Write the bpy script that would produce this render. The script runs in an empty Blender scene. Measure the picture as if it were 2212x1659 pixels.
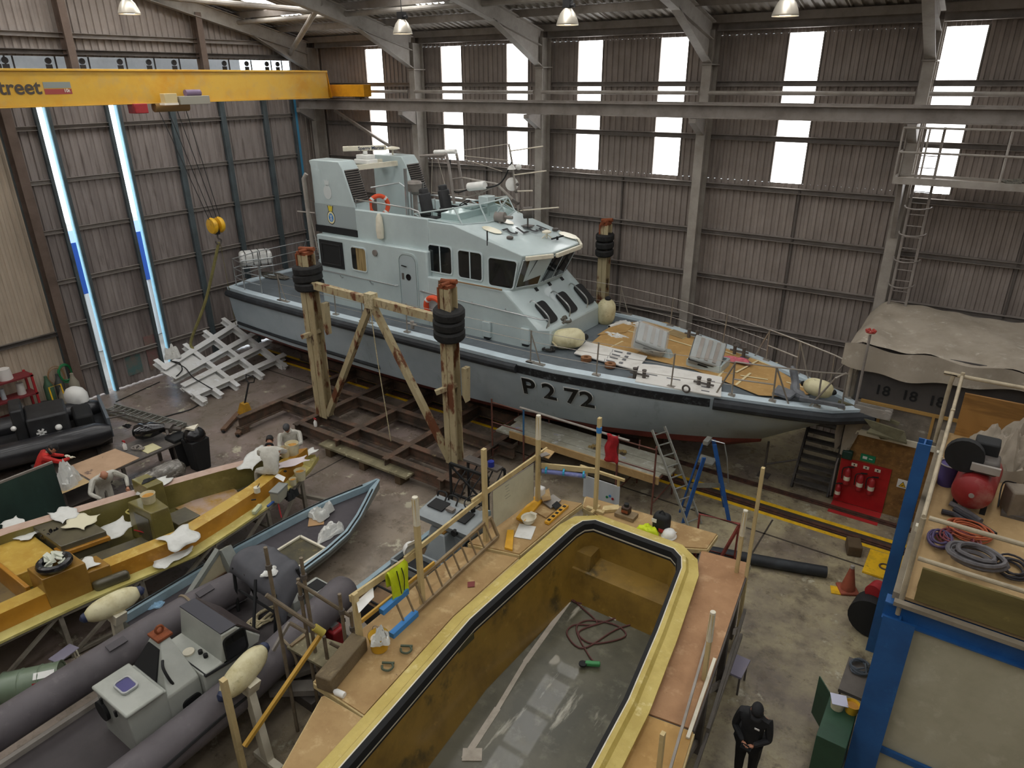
SKY_E, WIN_E, LAMP_E, WORLD_E, EXPO = 5.0, 5.0, 12, 4.0, 0.15
import bpy, bmesh, math, random
from mathutils import Vector, Matrix, Euler, noise
random.seed(7)
PI = math.pi
SC = bpy.context.scene
COL = SC.collection
R = math.radians

# ---------------------------------------------------------------- camera model (photo frame 2212 x 1659)
FPX, YAW, PITCH, ROLL, HCAM = 1519.08, -.609203, .408732, -.00692953, 10.0
_f = Vector((math.sin(YAW) * math.cos(PITCH), math.cos(YAW) * math.cos(PITCH), -math.sin(PITCH)))
_r0 = Vector((math.cos(YAW), -math.sin(YAW), 0))
_u0 = _r0.cross(_f)
_r = _r0 * math.cos(ROLL) + _u0 * math.sin(ROLL)
_u = -_r0 * math.sin(ROLL) + _u0 * math.cos(ROLL)
CAMP = Vector((0, 0, HCAM))
def _ray(x, y): return _r * ((x - 1106) / FPX) - _u * ((y - 829.5) / FPX) + _f
def pz(x, y, z=0.0):
    d = _ray(x, y); return CAMP + d * ((z - HCAM) / d.z)
def px(x, y, X):
    d = _ray(x, y); return CAMP + d * (X / d.x)
def py(x, y, Y):
    d = _ray(x, y); return CAMP + d * (Y / d.y)

# ---------------------------------------------------------------- materials
def lin(c):
    if isinstance(c, str):
        c = c.lstrip('#'); c = tuple(int(c[i:i + 2], 16) / 255 for i in (0, 2, 4))
    return tuple((v / 12.92 if v <= .04045 else ((v + .055) / 1.055) ** 2.4) for v in c) + (1.0,)
_mats = {}
def mat(name, base, layers=(), rough=.6, metal=0.0, bump=0.0, bscale=40, emit=0, trans=0, alpha=1, coat=0, stretch=None):
    """layers: (colour, noise scale, low, high[, stretch xyz]) mixed over the base colour in turn"""
    if name in _mats: return _mats[name]
    m = bpy.data.materials.new(name); m.use_nodes = True
    nt = m.node_tree; N = nt.nodes; L = nt.links
    b = N['Principled BSDF']
    tc = N.new('ShaderNodeTexCoord')
    cur = None
    bc = lin(base)
    for k, ly in enumerate(layers):
        col, sc, lo, hi = ly[:4]
        vec = tc.outputs['Object']
        st = ly[4] if len(ly) > 4 else stretch
        if st:
            mp = N.new('ShaderNodeMapping'); mp.inputs['Scale'].default_value = st
            L.new(vec, mp.inputs['Vector']); vec = mp.outputs['Vector']
        mo = N.new('ShaderNodeMapping'); mo.inputs['Location'].default_value = (k * 3.7, k * 1.3, k * 5.1)
        L.new(vec, mo.inputs['Vector'])
        nz = N.new('ShaderNodeTexNoise'); nz.inputs['Scale'].default_value = sc
        nz.inputs['Detail'].default_value = 6; nz.inputs['Roughness'].default_value = .65
        L.new(mo.outputs['Vector'], nz.inputs['Vector'])
        mr = N.new('ShaderNodeMapRange'); mr.inputs['From Min'].default_value = lo; mr.inputs['From Max'].default_value = hi
        L.new(nz.outputs['Fac'], mr.inputs['Value'])
        mx = N.new('ShaderNodeMix'); mx.data_type = 'RGBA'
        L.new(mr.outputs['Result'], mx.inputs[0])
        if cur is None: mx.inputs[6].default_value = bc
        else: L.new(cur, mx.inputs[6])
        mx.inputs[7].default_value = lin(col)
        cur = mx.outputs[2]
    if cur is None: b.inputs['Base Color'].default_value = bc
    else: L.new(cur, b.inputs['Base Color'])
    b.inputs['Roughness'].default_value = rough; b.inputs['Metallic'].default_value = metal
    if coat: b.inputs['Coat Weight'].default_value = coat
    if trans:
        b.inputs['Transmission Weight'].default_value = trans
        b.inputs['IOR'].default_value = 1.1
    if alpha < 1: b.inputs['Alpha'].default_value = alpha
    if emit:
        b.inputs['Emission Strength'].default_value = emit
        if cur is None: b.inputs['Emission Color'].default_value = bc
        else: L.new(cur, b.inputs['Emission Color'])
    if bump:
        nz = N.new('ShaderNodeTexNoise'); nz.inputs['Scale'].default_value = bscale; nz.inputs['Detail'].default_value = 5
        L.new(tc.outputs['Object'], nz.inputs['Vector'])
        bp = N.new('ShaderNodeBump'); bp.inputs['Strength'].default_value = bump; bp.inputs['Distance'].default_value = .02
        L.new(nz.outputs['Fac'], bp.inputs['Height']); L.new(bp.outputs['Normal'], b.inputs['Normal'])
    _mats[name] = m
    return m

# ---------------------------------------------------------------- mesh builder
def V(*a):
    return Vector(a[0]) if len(a) == 1 else Vector(a)
def frame(d, up=None):
    d = Vector(d).normalized(); up = Vector(up) if up is not None else Vector((0, 0, 1))
    if abs(d.dot(up)) > .98: up = Vector((0, 1, 0)) if abs(d.y) < .9 else Vector((1, 0, 0))
    s = d.cross(up).normalized(); u = s.cross(d).normalized()
    return d, s, u
class MB:
    def __init__(self): self.bm = bmesh.new()
    def face(self, pts):
        vs = [self.bm.verts.new(p) for p in pts]
        return self.bm.faces.new(vs)
    def hexa(self, a, b):
        """a, b: four points each"""
        va = [self.bm.verts.new(p) for p in a]; vb = [self.bm.verts.new(p) for p in b]
        n = len(va); F = self.bm.faces.new
        F(va[::-1]); F(vb)
        for i in range(n): F((va[i], va[(i + 1) % n], vb[(i + 1) % n], vb[i]))
        return self
    def box(self, c, s, rot=None):
        c = Vector(c); hx, hy, hz = s[0] / 2, s[1] / 2, s[2] / 2
        M = Matrix.Identity(3) if rot is None else (Euler(rot).to_matrix() if not isinstance(rot, Matrix) else rot)
        p = lambda x, y, z: c + M @ Vector((x, y, z))
        return self.hexa([p(-hx, -hy, -hz), p(hx, -hy, -hz), p(hx, hy, -hz), p(-hx, hy, -hz)], [p(-hx, -hy, hz), p(hx, -hy, hz), p(hx, hy, hz), p(-hx, hy, hz)])
    def bx(self, x0, x1, y0, y1, z0, z1):
        return self.box(((x0 + x1) / 2, (y0 + y1) / 2, (z0 + z1) / 2), (abs(x1 - x0), abs(y1 - y0), abs(z1 - z0)))
    def bar(self, p, q, w, h=None, up=None):
        h = h or w; p = Vector(p); q = Vector(q); d, s, u = frame(q - p, up)
        c = lambda o: [o - s * w / 2 - u * h / 2, o + s * w / 2 - u * h / 2, o + s * w / 2 + u * h / 2, o - s * w / 2 + u * h / 2]
        return self.hexa(c(p), c(q))
    def ibeam(self, p, q, w, h, t=.02, up=None):
        p = Vector(p); q = Vector(q); d, s, u = frame(q - p, up)
        self.bar(p + u * (h / 2 - t / 2), q + u * (h / 2 - t / 2), w, t, up)
        self.bar(p - u * (h / 2 - t / 2), q - u * (h / 2 - t / 2), w, t, up)
        self.bar(p, q, t, h - 2 * t, up)
        return self
    def chan(self, p, q, w, h, t=.015, up=None, side=1):
        p = Vector(p); q = Vector(q); d, s, u = frame(q - p, up); s = s * side
        self.bar(p + u * (h / 2 - t / 2), q + u * (h / 2 - t / 2), w, t, up)
        self.bar(p - u * (h / 2 - t / 2), q - u * (h / 2 - t / 2), w, t, up)
        self.bar(p - s * (w / 2 - t / 2), q - s * (w / 2 - t / 2), t, h - 2 * t, up)
        return self
    def cyl(self, p, q, r, r2=None, n=12):
        r2 = r if r2 is None else r2; p = Vector(p); q = Vector(q); d, s, u = frame(q - p)
        a = [p + (s * math.cos(2 * PI * i / n) + u * math.sin(2 * PI * i / n)) * r for i in range(n)]
        b = [q + (s * math.cos(2 * PI * i / n) + u * math.sin(2 * PI * i / n)) * r2 for i in range(n)]
        return self.hexa(a, b)
    def tube(self, pts, r, n=8, closed=False):
        pts = [Vector(p) for p in pts]; k = len(pts); rings = []; pu = None
        for i, p in enumerate(pts):
            if closed: d = pts[(i + 1) % k] - pts[i - 1]
            else: d = pts[min(i + 1, k - 1)] - pts[max(i - 1, 0)]
            if d.length < 1e-6: d = Vector((0, 0, 1))
            d.normalize()
            if pu is None: _, s, pu = frame(d)
            pu = (pu - d * pu.dot(d))
            if pu.length < 1e-4: _, s, pu = frame(d)
            pu.normalize(); s = d.cross(pu)
            rr = r[i] if isinstance(r, (list, tuple)) else r
            rings.append([self.bm.verts.new(p + (s * math.cos(2 * PI * j / n) + pu * math.sin(2 * PI * j / n)) * rr) for j in range(n)])
        F = self.bm.faces.new
        rng = range(k) if closed else range(k - 1)
        for i in rng:
            a, b = rings[i], rings[(i + 1) % k]
            for j in range(n): F((a[j], a[(j + 1) % n], b[(j + 1) % n], b[j]))
        if not closed: F(rings[0][::-1]); F(rings[-1])
        return self
    def loft(self, rings, caps=True, closed=True):
        R_ = [[self.bm.verts.new(p) for p in r] for r in rings]; n = len(R_[0]); F = self.bm.faces.new
        for a, b in zip(R_[:-1], R_[1:]):
            for j in range(n if closed else n - 1):
                F((a[j], a[(j + 1) % n], b[(j + 1) % n], b[j]))
        if caps and closed: F(R_[0][::-1]); F(R_[-1])
        return self
    def lathe(self, prof, o=(0, 0, 0), n=16, ax=(0, 0, 1)):
        o = Vector(o); d, s, u = frame(ax)
        rings = [[o + d * z + (s * math.cos(2 * PI * j / n) + u * math.sin(2 * PI * j / n)) * max(r, 1e-4) for j in range(n)] for r, z in prof]
        return self.loft(rings)
    def ball(self, c, r, n=12, m=8):
        c = Vector(c); r = (r, r, r) if isinstance(r, (int, float)) else r
        rings = []
        for i in range(m + 1):
            t = PI * (i + .02) / (m + .04); 
            rings.append([c + Vector((r[0] * math.sin(t) * math.cos(2 * PI * j / n), r[1] * math.sin(t) * math.sin(2 * PI * j / n), -r[2] * math.cos(t))) for j in range(n)])
        return self.loft(rings)
    def torus(self, c, R_, r, ax=(0, 0, 1), n=28, m=10, sx=1):
        c = Vector(c); d, s, u = frame(ax)
        pts = [c + (s * math.cos(2 * PI * i / n) * sx + u * math.sin(2 * PI * i / n)) * R_ for i in range(n)]
        return self.tube(pts, r, m, closed=True)
    def prism(self, pts, vec):
        vec = Vector(vec); a = [Vector(p) for p in pts]
        return self.hexa(a, [p + vec for p in a])
    def grid(self, f, nu, nv):
        g = [[self.bm.verts.new(f(i / nu, j / nv)) for j in range(nv + 1)] for i in range(nu + 1)]
        for i in range(nu):
            for j in range(nv): self.bm.faces.new((g[i][j], g[i + 1][j], g[i + 1][j + 1], g[i][j + 1]))
        return self
    def build(self, name, m, parent=None, bevel=0, solid=0, ang=35, org=None, sub=0, seg=2):
        bm = self.bm
        bmesh.ops.recalc_face_normals(bm, faces=bm.faces)
        me = bpy.data.meshes.new(name)
        if org is None:
            if parent is not None: org = WORLD.get(parent.name, Vector((0, 0, 0)))
            else:
                xs = [v.co for v in bm.verts]
                org = Vector((sum(v.x for v in xs) / len(xs), sum(v.y for v in xs) / len(xs), min(v.z for v in xs)))
        org = Vector(org)
        for v in bm.verts: v.co -= org
        bm.to_mesh(me); bm.free()
        me.shade_smooth(); me.set_sharp_from_angle(angle=R(ang))
        o = bpy.data.objects.new(name, me); COL.objects.link(o)
        if m is not None: me.materials.append(m)
        if parent is None: o.location = org
        else:
            o.parent = parent
            o.location = org - WORLD.get(parent.name, Vector((0, 0, 0)))
        WORLD[o.name] = org
        if solid:
            md = o.modifiers.new('s', 'SOLIDIFY'); md.thickness = solid; md.offset = 0
        if bevel:
            md = o.modifiers.new('b', 'BEVEL'); md.width = bevel; md.segments = seg; md.limit_method = 'ANGLE'; md.angle_limit = R(40); md.harden_normals = False
        if sub:
            md = o.modifiers.new('sub', 'SUBSURF'); md.levels = sub; md.render_levels = sub
        return o
WORLD = {}
def tag(o, label=None, cat=None, group=None, kind=None):
    if label: o['label'] = label
    if cat: o['category'] = cat
    if group: o['group'] = group
    if kind: o['kind'] = kind
    return o
def thing(name, label, cat, loc, group=None):
    o = bpy.data.objects.new(name, None); COL.objects.link(o); o.empty_display_size = .2
    o.location = Vector(loc); WORLD[o.name] = Vector(loc)
    return tag(o, label, cat, group)
def struct(name, mb, m, **k):
    o = mb.build(name, m, **k); o['kind'] = 'structure'; return o
def solo(name, mb, m, label, cat, group=None, **k):
    return tag(mb.build(name, m, **k), label, cat, group)
def dup(root, loc, rz=0, label=None, group=None, scale=None):
    def cp(o, par):
        c = o.copy(); COL.objects.link(c)
        if par is not None: c.parent = par
        for ch in list(o.children): cp(ch, c)
        return c
    r = cp(root, None); r.location = Vector(loc); r.rotation_euler = (0, 0, rz)
    if scale: r.scale = (scale,) * 3
    if label: r['label'] = label
    if group: r['group'] = group
    return r
FONT = None
def text(name, s, size, loc, xd, yd, m, parent, depth=.006, align='CENTER', sx=1.0):
    """lettering as a mesh part; xd = reading direction, yd = up direction of the letters"""
    cu = bpy.data.curves.new(name, 'FONT'); cu.body = s; cu.size = size; cu.extrude = depth / 2
    cu.align_x = align; cu.align_y = 'CENTER'
    cu.offset = .018 * size
    tmp = bpy.data.objects.new(name + '_t', cu); COL.objects.link(tmp)
    dg = bpy.context.evaluated_depsgraph_get()
    me = bpy.data.meshes.new_from_object(tmp.evaluated_get(dg))
    bpy.data.objects.remove(tmp); bpy.data.curves.remove(cu)
    me.name = name
    o = bpy.data.objects.new(name, me); COL.objects.link(o)
    me.materials.clear(); me.materials.append(m)
    xd = Vector(xd).normalized(); yd = Vector(yd); yd = (yd - xd * yd.dot(xd)).normalized(); zd = xd.cross(yd)
    M = Matrix((xd * sx, yd, zd)).transposed()
    me.transform(M.to_4x4())
    o.parent = parent; o.location = Vector(loc) - WORLD.get(parent.name, Vector((0, 0, 0))) if parent else Vector(loc)
    return o
def jit(a): return random.uniform(-a, a)
def lerp(a, b, t): return Vector(a) * (1 - t) + Vector(b) * t
def arc(pts, n=6):
    """Catmull-Rom through points"""
    P_ = [Vector(p) for p in pts]; out = []
    for i in range(len(P_) - 1):
        p0 = P_[max(i - 1, 0)]; p1 = P_[i]; p2 = P_[i + 1]; p3 = P_[min(i + 2, len(P_) - 1)]
        for k in range(n):
            t = k / n
            out.append(.5 * ((2 * p1) + (p2 - p0) * t + (2 * p0 - 5 * p1 + 4 * p2 - p3) * t * t + (3 * p1 - p0 - 3 * p2 + p3) * t ** 3))
    out.append(P_[-1]); return out
def interp(tab, x):
    if x <= tab[0][0]: return tab[0][1]
    for (a, u), (b, v) in zip(tab[:-1], tab[1:]):
        if x <= b: return u + (v - u) * (x - a) / (b - a)
    return tab[-1][1]
# ================================================================ the hall
M_clad = mat('cladding_brown', '#958b84', [('#80766f', 1.2, .35, .7), ('#6a615b', 3, .55, .8, (1, 1, .15))], rough=.65)
M_cladblue = mat('cladding_door', '#938a86', [('#6c635f', .9, .4, .62, (1, 1.5, .2)), ('#453a34', 1.6, .55, .75, (1, 1.4, .22))], rough=.7)
M_cladcream = mat('cladding_cream', '#b9ab98', [('#a29483', 2, .4, .7, (1, 1, .2))], rough=.7)
M_steelgrey = mat('steel_grey', '#8d8680', [('#756d66', 2, .4, .7)], rough=.6)
M_steeldark = mat('steel_dark', '#5f5954', [('#4a443f', 2, .4, .7)], rough=.6)
M_steelpale = mat('steel_pale', '#a09a92', [('#837c74', 1.5, .4, .7)], rough=.6)
M_doorframe = mat('door_frame_blue', '#4f5a5e', [('#3c4446', 2, .4, .7)], rough=.6)
M_skyblue = mat('door_edge_blue', '#a5d9ee', [('#8cc8e2', 3, .4, .7)], rough=.5)
M_roof = mat('roof_sheet', '#8f887f', [('#7a736a', 1.5, .4, .7)], rough=.6)
M_skylight = mat('rooflight', '#ffffff', [('#ece6d2', 2.5, .5, .75)], emit=SKY_E)
M_pane = mat('window_pane', '#ffffff', [('#e8e4da', 6, .6, .8)], emit=WIN_E)
M_railred = mat('rail_rust', '#5a3a2c', [('#3d2a22', 6, .4, .6)], rough=.8)

def corr(f, n0, n1, pitch, depth, v0, v1):
    """corrugated sheet; f(u, v, d) -> point; u along the sheet, d the depth"""
    mb = MB(); us = []; u = n0
    while u < n1:
        for a, d in ((0, 0), (.12, 0), (.22, 1), (.62, 1), (.72, 0)):
            x = u + a * pitch
            if x < n1: us.append((x, d * depth))
        u += pitch
    us.append((n1, 0))
    lo = [mb.bm.verts.new(f(x, v0(x) if callable(v0) else v0, d)) for x, d in us]
    hi = [mb.bm.verts.new(f(x, v1(x) if callable(v1) else v1, d)) for x, d in us]
    for i in range(len(us) - 1): mb.bm.faces.new((lo[i], lo[i + 1], hi[i + 1], hi[i]))
    return mb

XL, XR, YB, YF = -24.5, 12.0, 21.2, -7.2
RIDGE_Y, RIDGE_Z, EAVE_Z = 7.0, 14.75, 11.45
def roofz(y): return EAVE_Z + (RIDGE_Z - EAVE_Z) * (1 - abs(y - RIDGE_Y) / (YB - RIDGE_Y))

# floor
def floor_mat():
    m = bpy.data.materials.new('floor_concrete'); m.use_nodes = True
    nt = m.node_tree; N = nt.nodes; L = nt.links; b = N['Principled BSDF']
    tc = N.new('ShaderNodeTexCoord')
    def noise(sc, det, ofs, st=(1, 1, 1)):
        mp = N.new('ShaderNodeMapping'); mp.inputs['Location'].default_value = ofs; mp.inputs['Scale'].default_value = st
        L.new(tc.outputs['Object'], mp.inputs['Vector'])
        n = N.new('ShaderNodeTexNoise'); n.inputs['Scale'].default_value = sc; n.inputs['Detail'].default_value = det; n.inputs['Roughness'].default_value = .7
        L.new(mp.outputs['Vector'], n.inputs['Vector']); return n.outputs['Fac']
    def rng(s, a, c):
        r = N.new('ShaderNodeMapRange'); r.inputs['From Min'].default_value = a; r.inputs['From Max'].default_value = c; L.new(s, r.inputs['Value']); return r.outputs['Result']
    def mix(f, a, c):
        x = N.new('ShaderNodeMix'); x.data_type = 'RGBA'; L.new(f, x.inputs[0])
        for i, v in ((6, a), (7, c)):
            if isinstance(v, str): x.inputs[i].default_value = lin(v)
            else: L.new(v, x.inputs[i])
        return x.outputs[2]
    # worn painted concrete by the doors, bare yellowish concrete towards the aisle
    sep = N.new('ShaderNodeSeparateXYZ'); L.new(tc.outputs['Object'], sep.inputs['Vector'])
    c = mix(rng(sep.outputs['X'], -13, -5), '#8a7b74', '#a89d7e')
    c = mix(rng(noise(.5, 8, (3, 1, 0)), .42, .62), c, '#7b7064')
    c = mix(rng(noise(1.6, 8, (9, 4, 0)), .5, .68), c, '#675c4e')
    c = mix(rng(noise(4.5, 9, (1, 8, 0)), .56, .72), c, '#584d40')
    c = mix(rng(noise(1.1, 9, (5, 2, 0)), .60, .64), c, '#b9b29c')
    c = mix(rng(noise(7, 6, (2, 2, 0)), .70, .74), c, '#ccc6b4')
    c = mix(rng(noise(11, 4, (7, 7, 0)), .70, .76), c, '#3e352c')
    L.new(c, b.inputs['Base Color'])
    L.new(rng(noise(1.2, 6, (4, 4, 0)), .2, 1.1), b.inputs['Roughness'])
    bp = N.new('ShaderNodeBump'); bp.inputs['Strength'].default_value = .25; bp.inputs['Distance'].default_value = .01
    L.new(noise(18, 6, (0, 0, 0)), bp.inputs['Height']); L.new(bp.outputs['Normal'], b.inputs['Normal'])
    return m
struct('floor', MB().bx(-24.9, XR, YF, YB, -.3, 0), floor_mat(), org=(0, 0, 0))
# floor joints and painted slipway lines
M_joint = mat('floor_joint', '#3a332b', rough=.9)
M_yellow = mat('line_yellow', '#e8b818', [('#c39a1e', 5, .45, .7), ('#6b5a2a', 9, .62, .72)], rough=.6)
mb = MB()
mb.bx(-24, 6, 15.7, 15.82, 0, .006); mb.bx(-24, 6, 16.18, 16.32, 0, .006)
struct('trim_1', mb, M_yellow)
mb = MB(); mb.bx(-24, 6, 15.82, 16.18, 0, .004); struct('trim_2', mb, M_joint)
for nm, y in (('trim_3', 15.96), ('trim_4', 17.0)):
    mb = MB(); mb.bx(-24, 6, y - .05, y + .05, .001, .05); mb.bx(-24, 6, y - .11, y - .07, .001, .03); struct(nm, mb, M_railred)
mb = MB(); mb.bx(-24, 6, 14.88, 14.93, 0, .004); mb.bx(-3.1, -3.06, 3, 15.6, 0, .004); mb.bx(-14.2, -14.16, 3, 12, 0, .004); struct('trim_5', mb, M_joint)

# back (long) wall with its window strips
WINX = [(-21.5, -20.6), (-17.75, -16.82), (-14.9, -14.03), (-12.15, -11.28), (-9.39, -8.53), (-5.76, -4.89), (-2.16, -1.3), (1.5, 2.4), (5.1, 6.0), (8.8, 9.7)]
WZ0, WZ1 = 7.27, 11.08
cuts = [XL] + [x for w in WINX for x in w] + [XR]
back = []
mb = corr(lambda u, v, d: V(u, YB - d, v), XL, XR, .2, .04, 0, WZ0)
tmp = corr(lambda u, v, d: V(u, YB - d, v), XL, XR, .2, .04, WZ1, 11.6)
def join(a, b_):
    me = bpy.data.meshes.new('t'); b_.bm.to_mesh(me); a.bm.from_mesh(me); bpy.data.meshes.remove(me); b_.bm.free(); return a
join(mb, tmp)
for i in range(0, len(cuts), 2): join(mb, corr(lambda u, v, d: V(u, YB - d, v), cuts[i], cuts[i + 1], .2, .04, WZ0, WZ1))
struct('wall_back', mb, M_clad)
for i, (a, c) in enumerate(WINX):
    w = struct('window_%d' % (i + 1), MB().bx(a, c, YB + .01, YB + .03, WZ0, WZ1), M_pane)
    fr = MB()
    fr.bx(a - .02, a + .01, YB - .05, YB + .02, WZ0, WZ1); fr.bx(c - .01, c + .02, YB - .05, YB + .02, WZ0, WZ1)
    fr.build('window_frame', M_steelgrey, w)
# right and front walls (behind the camera)
struct('wall_right', corr(lambda u, v, d: V(XR - d, u, v), YF, YB, .2, .04, 0, lambda y: roofz(y)), M_clad)
struct('wall_front', corr(lambda u, v, d: V(u, YF + d, v), XL, XR, .2, .04, 0, 11.6), M_clad)
# girts on the back wall, between the columns
COLX = [-24.1, -18.6, -13.2, -7.7, -2.3, 3.1, 8.5]
k = 6
for z in (9.85, 8.44, 7.08, 5.72, 4.37, 2.95, 1.5):
    for a, c in zip(COLX[:-1], COLX[1:]):
        mb = MB(); mb.chan((a + .12, YB - .13, z), (c - .12, YB - .13, z), .16, .14, .012)
        struct('trim_%d' % k, mb, M_steelgrey); k += 1
for a, c in zip(COLX[:-1], COLX[1:]):     # sag rods between girts
    x = (a + c) / 2 + .1
    mb = MB(); mb.bar((x, YB - .09, 0), (x, YB - .09, 7.1), .05, .06); struct('trim_%d' % k, mb, M_steeldark); k += 1
    mb = MB(); mb.ibeam((a + .1, YB - .3, 11.3), (c - .1, YB - .3, 11.3), .2, .24, .02); struct('trim_%d' % k, mb, M_steelgrey); k += 1
    mb = MB(); mb.tube([(a + .15, YB - .75, 9.62), (c - .15, YB - .75, 9.62)], .055, 8); struct('trim_%d' % k, mb, M_steelpale); k += 1
# portal frames
def hz(p, q, mb, z0, z1): pass
for x in COLX:
    mb = MB(); mb.ibeam((x, YB - .42, 0), (x, YB - .42, 11.2), .26, .52, .025, up=(0, 1, 0))
    mb.bx(x - .17, x + .17, YB - .72, YB - .12, 10.33, 10.36)
    struct('column', mb, M_steelpale)
    mb = MB(); s = .262
    def rl(y): return roofz(y) - .42
    mb.ibeam((x, YB - .65, rl(YB - .65)), (x, RIDGE_Y, rl(RIDGE_Y)), .24, .46, .025)
    mb.ibeam((x, YF + .6, rl(YF + .6)), (x, RIDGE_Y, rl(RIDGE_Y)), .24, .46, .025)
    # haunch
    y0, y1 = YB - .68, YB - 3.2
    pts = [V(x - .012, y0, 10.38), V(x - .012, y0, rl(y0)), V(x - .012, y1, rl(y1) - .2)]
    mb.prism(pts, (.024, 0, 0))
    mb.bar((x, y0, 10.39), (x, y1, rl(y1) - .2), .24, .03)
    struct('rafter', mb, M_steelpale)
    mb = MB(); mb.ibeam((x, YF + .4, 0), (x, YF + .4, 11.0), .26, .5, .025, up=(0, 1, 0)); struct('column', mb, M_steelgrey)
# purlins, eave tubes and roof sheets
for sgn in (1, -1):
    for t in (.04, .135, .25, .36, .47, .58, .69, .80, .91, .99):
        y = RIDGE_Y + sgn * (YB - RIDGE_Y) * (1 - t); z = roofz(y) - .12
        if y < YF: continue
        mb = MB(); mb.bar((XL, y, z), (XR, y, z), .07, .2, up=(0, -.23 * sgn, 1)); struct('purlin', mb, M_steelgrey)
for a, c in zip(COLX[:-1], COLX[1:]):
    y = 17.6
    mb = MB(); mb.tube([(a, y, roofz(y) - .36), (c, y, roofz(y) - .36)], .08, 10); struct('purlin', mb, M_steelpale)
mb = MB(); mb.tube([(-24.2, 19.8, 10.95), (-18.6, 16.6, roofz(16.6) - .35)], .09, 10)
mb.tube([(-24.2, 14.4, roofz(14.4) - .5), (-18.6, 17.6, roofz(17.6) - .35)], .09, 10); struct('purlin', mb, M_steelpale)
# rooflight strips are gaps in the sheets filled by translucent panels
LX = []
for a, c in zip(COLX[:-1], COLX[1:]): LX += [((a + c) / 2 - .35, (a + c) / 2 + .75)]
LX[0] = (-22.6, -21.6); LX.insert(1, (-20.5, -19.5))
SPAN = [(8.2, 18.4), (-5.4, 5.8)]
roof = MB(); lights_ = []
ridges = [(YB + .3, RIDGE_Y), (RIDGE_Y, YF - .3)]
def sheet(x0, x1, y0, y1): join(roof, corr(lambda u, v, d: V(u, v, roofz(v) - .0 + d), x0, x1, .25, .045, y0, y1))
cuts = [XL - .3] + [x for w in LX for x in w] + [XR]
for (y0, y1), (l0, l1) in zip(((RIDGE_Y, YB + .3), (YF - .3, RIDGE_Y)), SPAN):
    for i in range(0, len(cuts), 2): sheet(cuts[i], cuts[i + 1], y0, y1)
    for w in LX: sheet(w[0], w[1], y0, l0); sheet(w[0], w[1], l1, y1)
    for w in LX: lights_.append(corr(lambda u, v, d: V(u, v, roofz(v) + d), w[0], w[1], .25, .045, l0, l1))
struct('ceiling', roof, M_roof)
for i, l in enumerate(lights_): struct('window_%d' % (20 + i), l, M_skylight)
# crane runway beam on brackets
mb = MB(); mb.ibeam((XL + .3, 19.95, 9.17), (XR - .2, 19.95, 9.17), .3, .36, .03); mb.bar((XL + .3, 19.95, 9.375), (XR - .2, 19.95, 9.375), .06, .05)
struct('trim_%d' % k, mb, M_steelgrey); k += 1
for x in COLX:
    mb = MB(); mb.prism([V(x - .1, 20.52, 8.98), V(x - .1, 19.8, 8.98), V(x - .1, 19.8, 8.86), V(x - .1, 20.52, 8.5)], (.2, 0, 0)); struct('trim_%d' % k, mb, M_steelgrey); k += 1
mb = MB(); mb.ibeam((XL + .3, -5.9, 9.17), (XR - .2, -5.9, 9.17), .3, .36, .03); struct('trim_%d' % k, mb, M_steelgrey); k += 1
# sloping wind brace on the first bay
mb = MB(); mb.bar((-23.2, YB - .3, 8.9), (-18.8, YB - .3, 7.0), .1, .1); struct('trim_%d' % k, mb, M_steelpale); k += 1

# ---- left end wall: gable cladding, sliding doors
mb = corr(lambda u, v, d: V(XL + d, u, v), YF, YB, .22, .04, 10.72, lambda y: roofz(y))
join(mb, corr(lambda u, v, d: V(XL + d, u, v), 19.95, YB, .22, .04, 0, 10.72))
struct('wall_left', mb, M_clad)
mb = corr(lambda u, v, d: V(XL + d, u, v), YF, 9.25, .2, .035, 0, 10.72)
struct('wall_left_cream', mb, M_cladcream)
mb = MB(); mb.chan((XL + .12, YF, 2.55), (XL + .12, 9.25, 2.55), .1, .14); struct('trim_%d' % k, mb, M_steeldark); k += 1
for z in (11.3, 10.84): 
    mb = MB(); mb.chan((XL + .14, YF, z), (XL + .14, 20.2 if z < 11 else 19.0, z), .12, .14); struct('trim_%d' % k, mb, M_steelgrey if z > 11 else M_steeldark); k += 1
for y in (5.5, 11.6, 16.0):
    z0 = 10.72 if y > 9 else 0
    mb = MB(); mb.ibeam((XL + .3, y, z0 - .9 if z0 else 0), (XL + .3, y, roofz(y) - .5), .22, .35, .02, up=(1, 0, 0)); struct('column', mb, M_railred if False else mat('steel_brown', '#6a5a50', [('#54463d', 2, .4, .7)], rough=.7))
mb = MB(); mb.ibeam((XL + .3, 9.4, 0), (XL + .3, 9.4, 10.72), .26, .35, .02, up=(1, 0, 0)); struct('column', mb, mat('steel_brown', '#6a5a50'))
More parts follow.
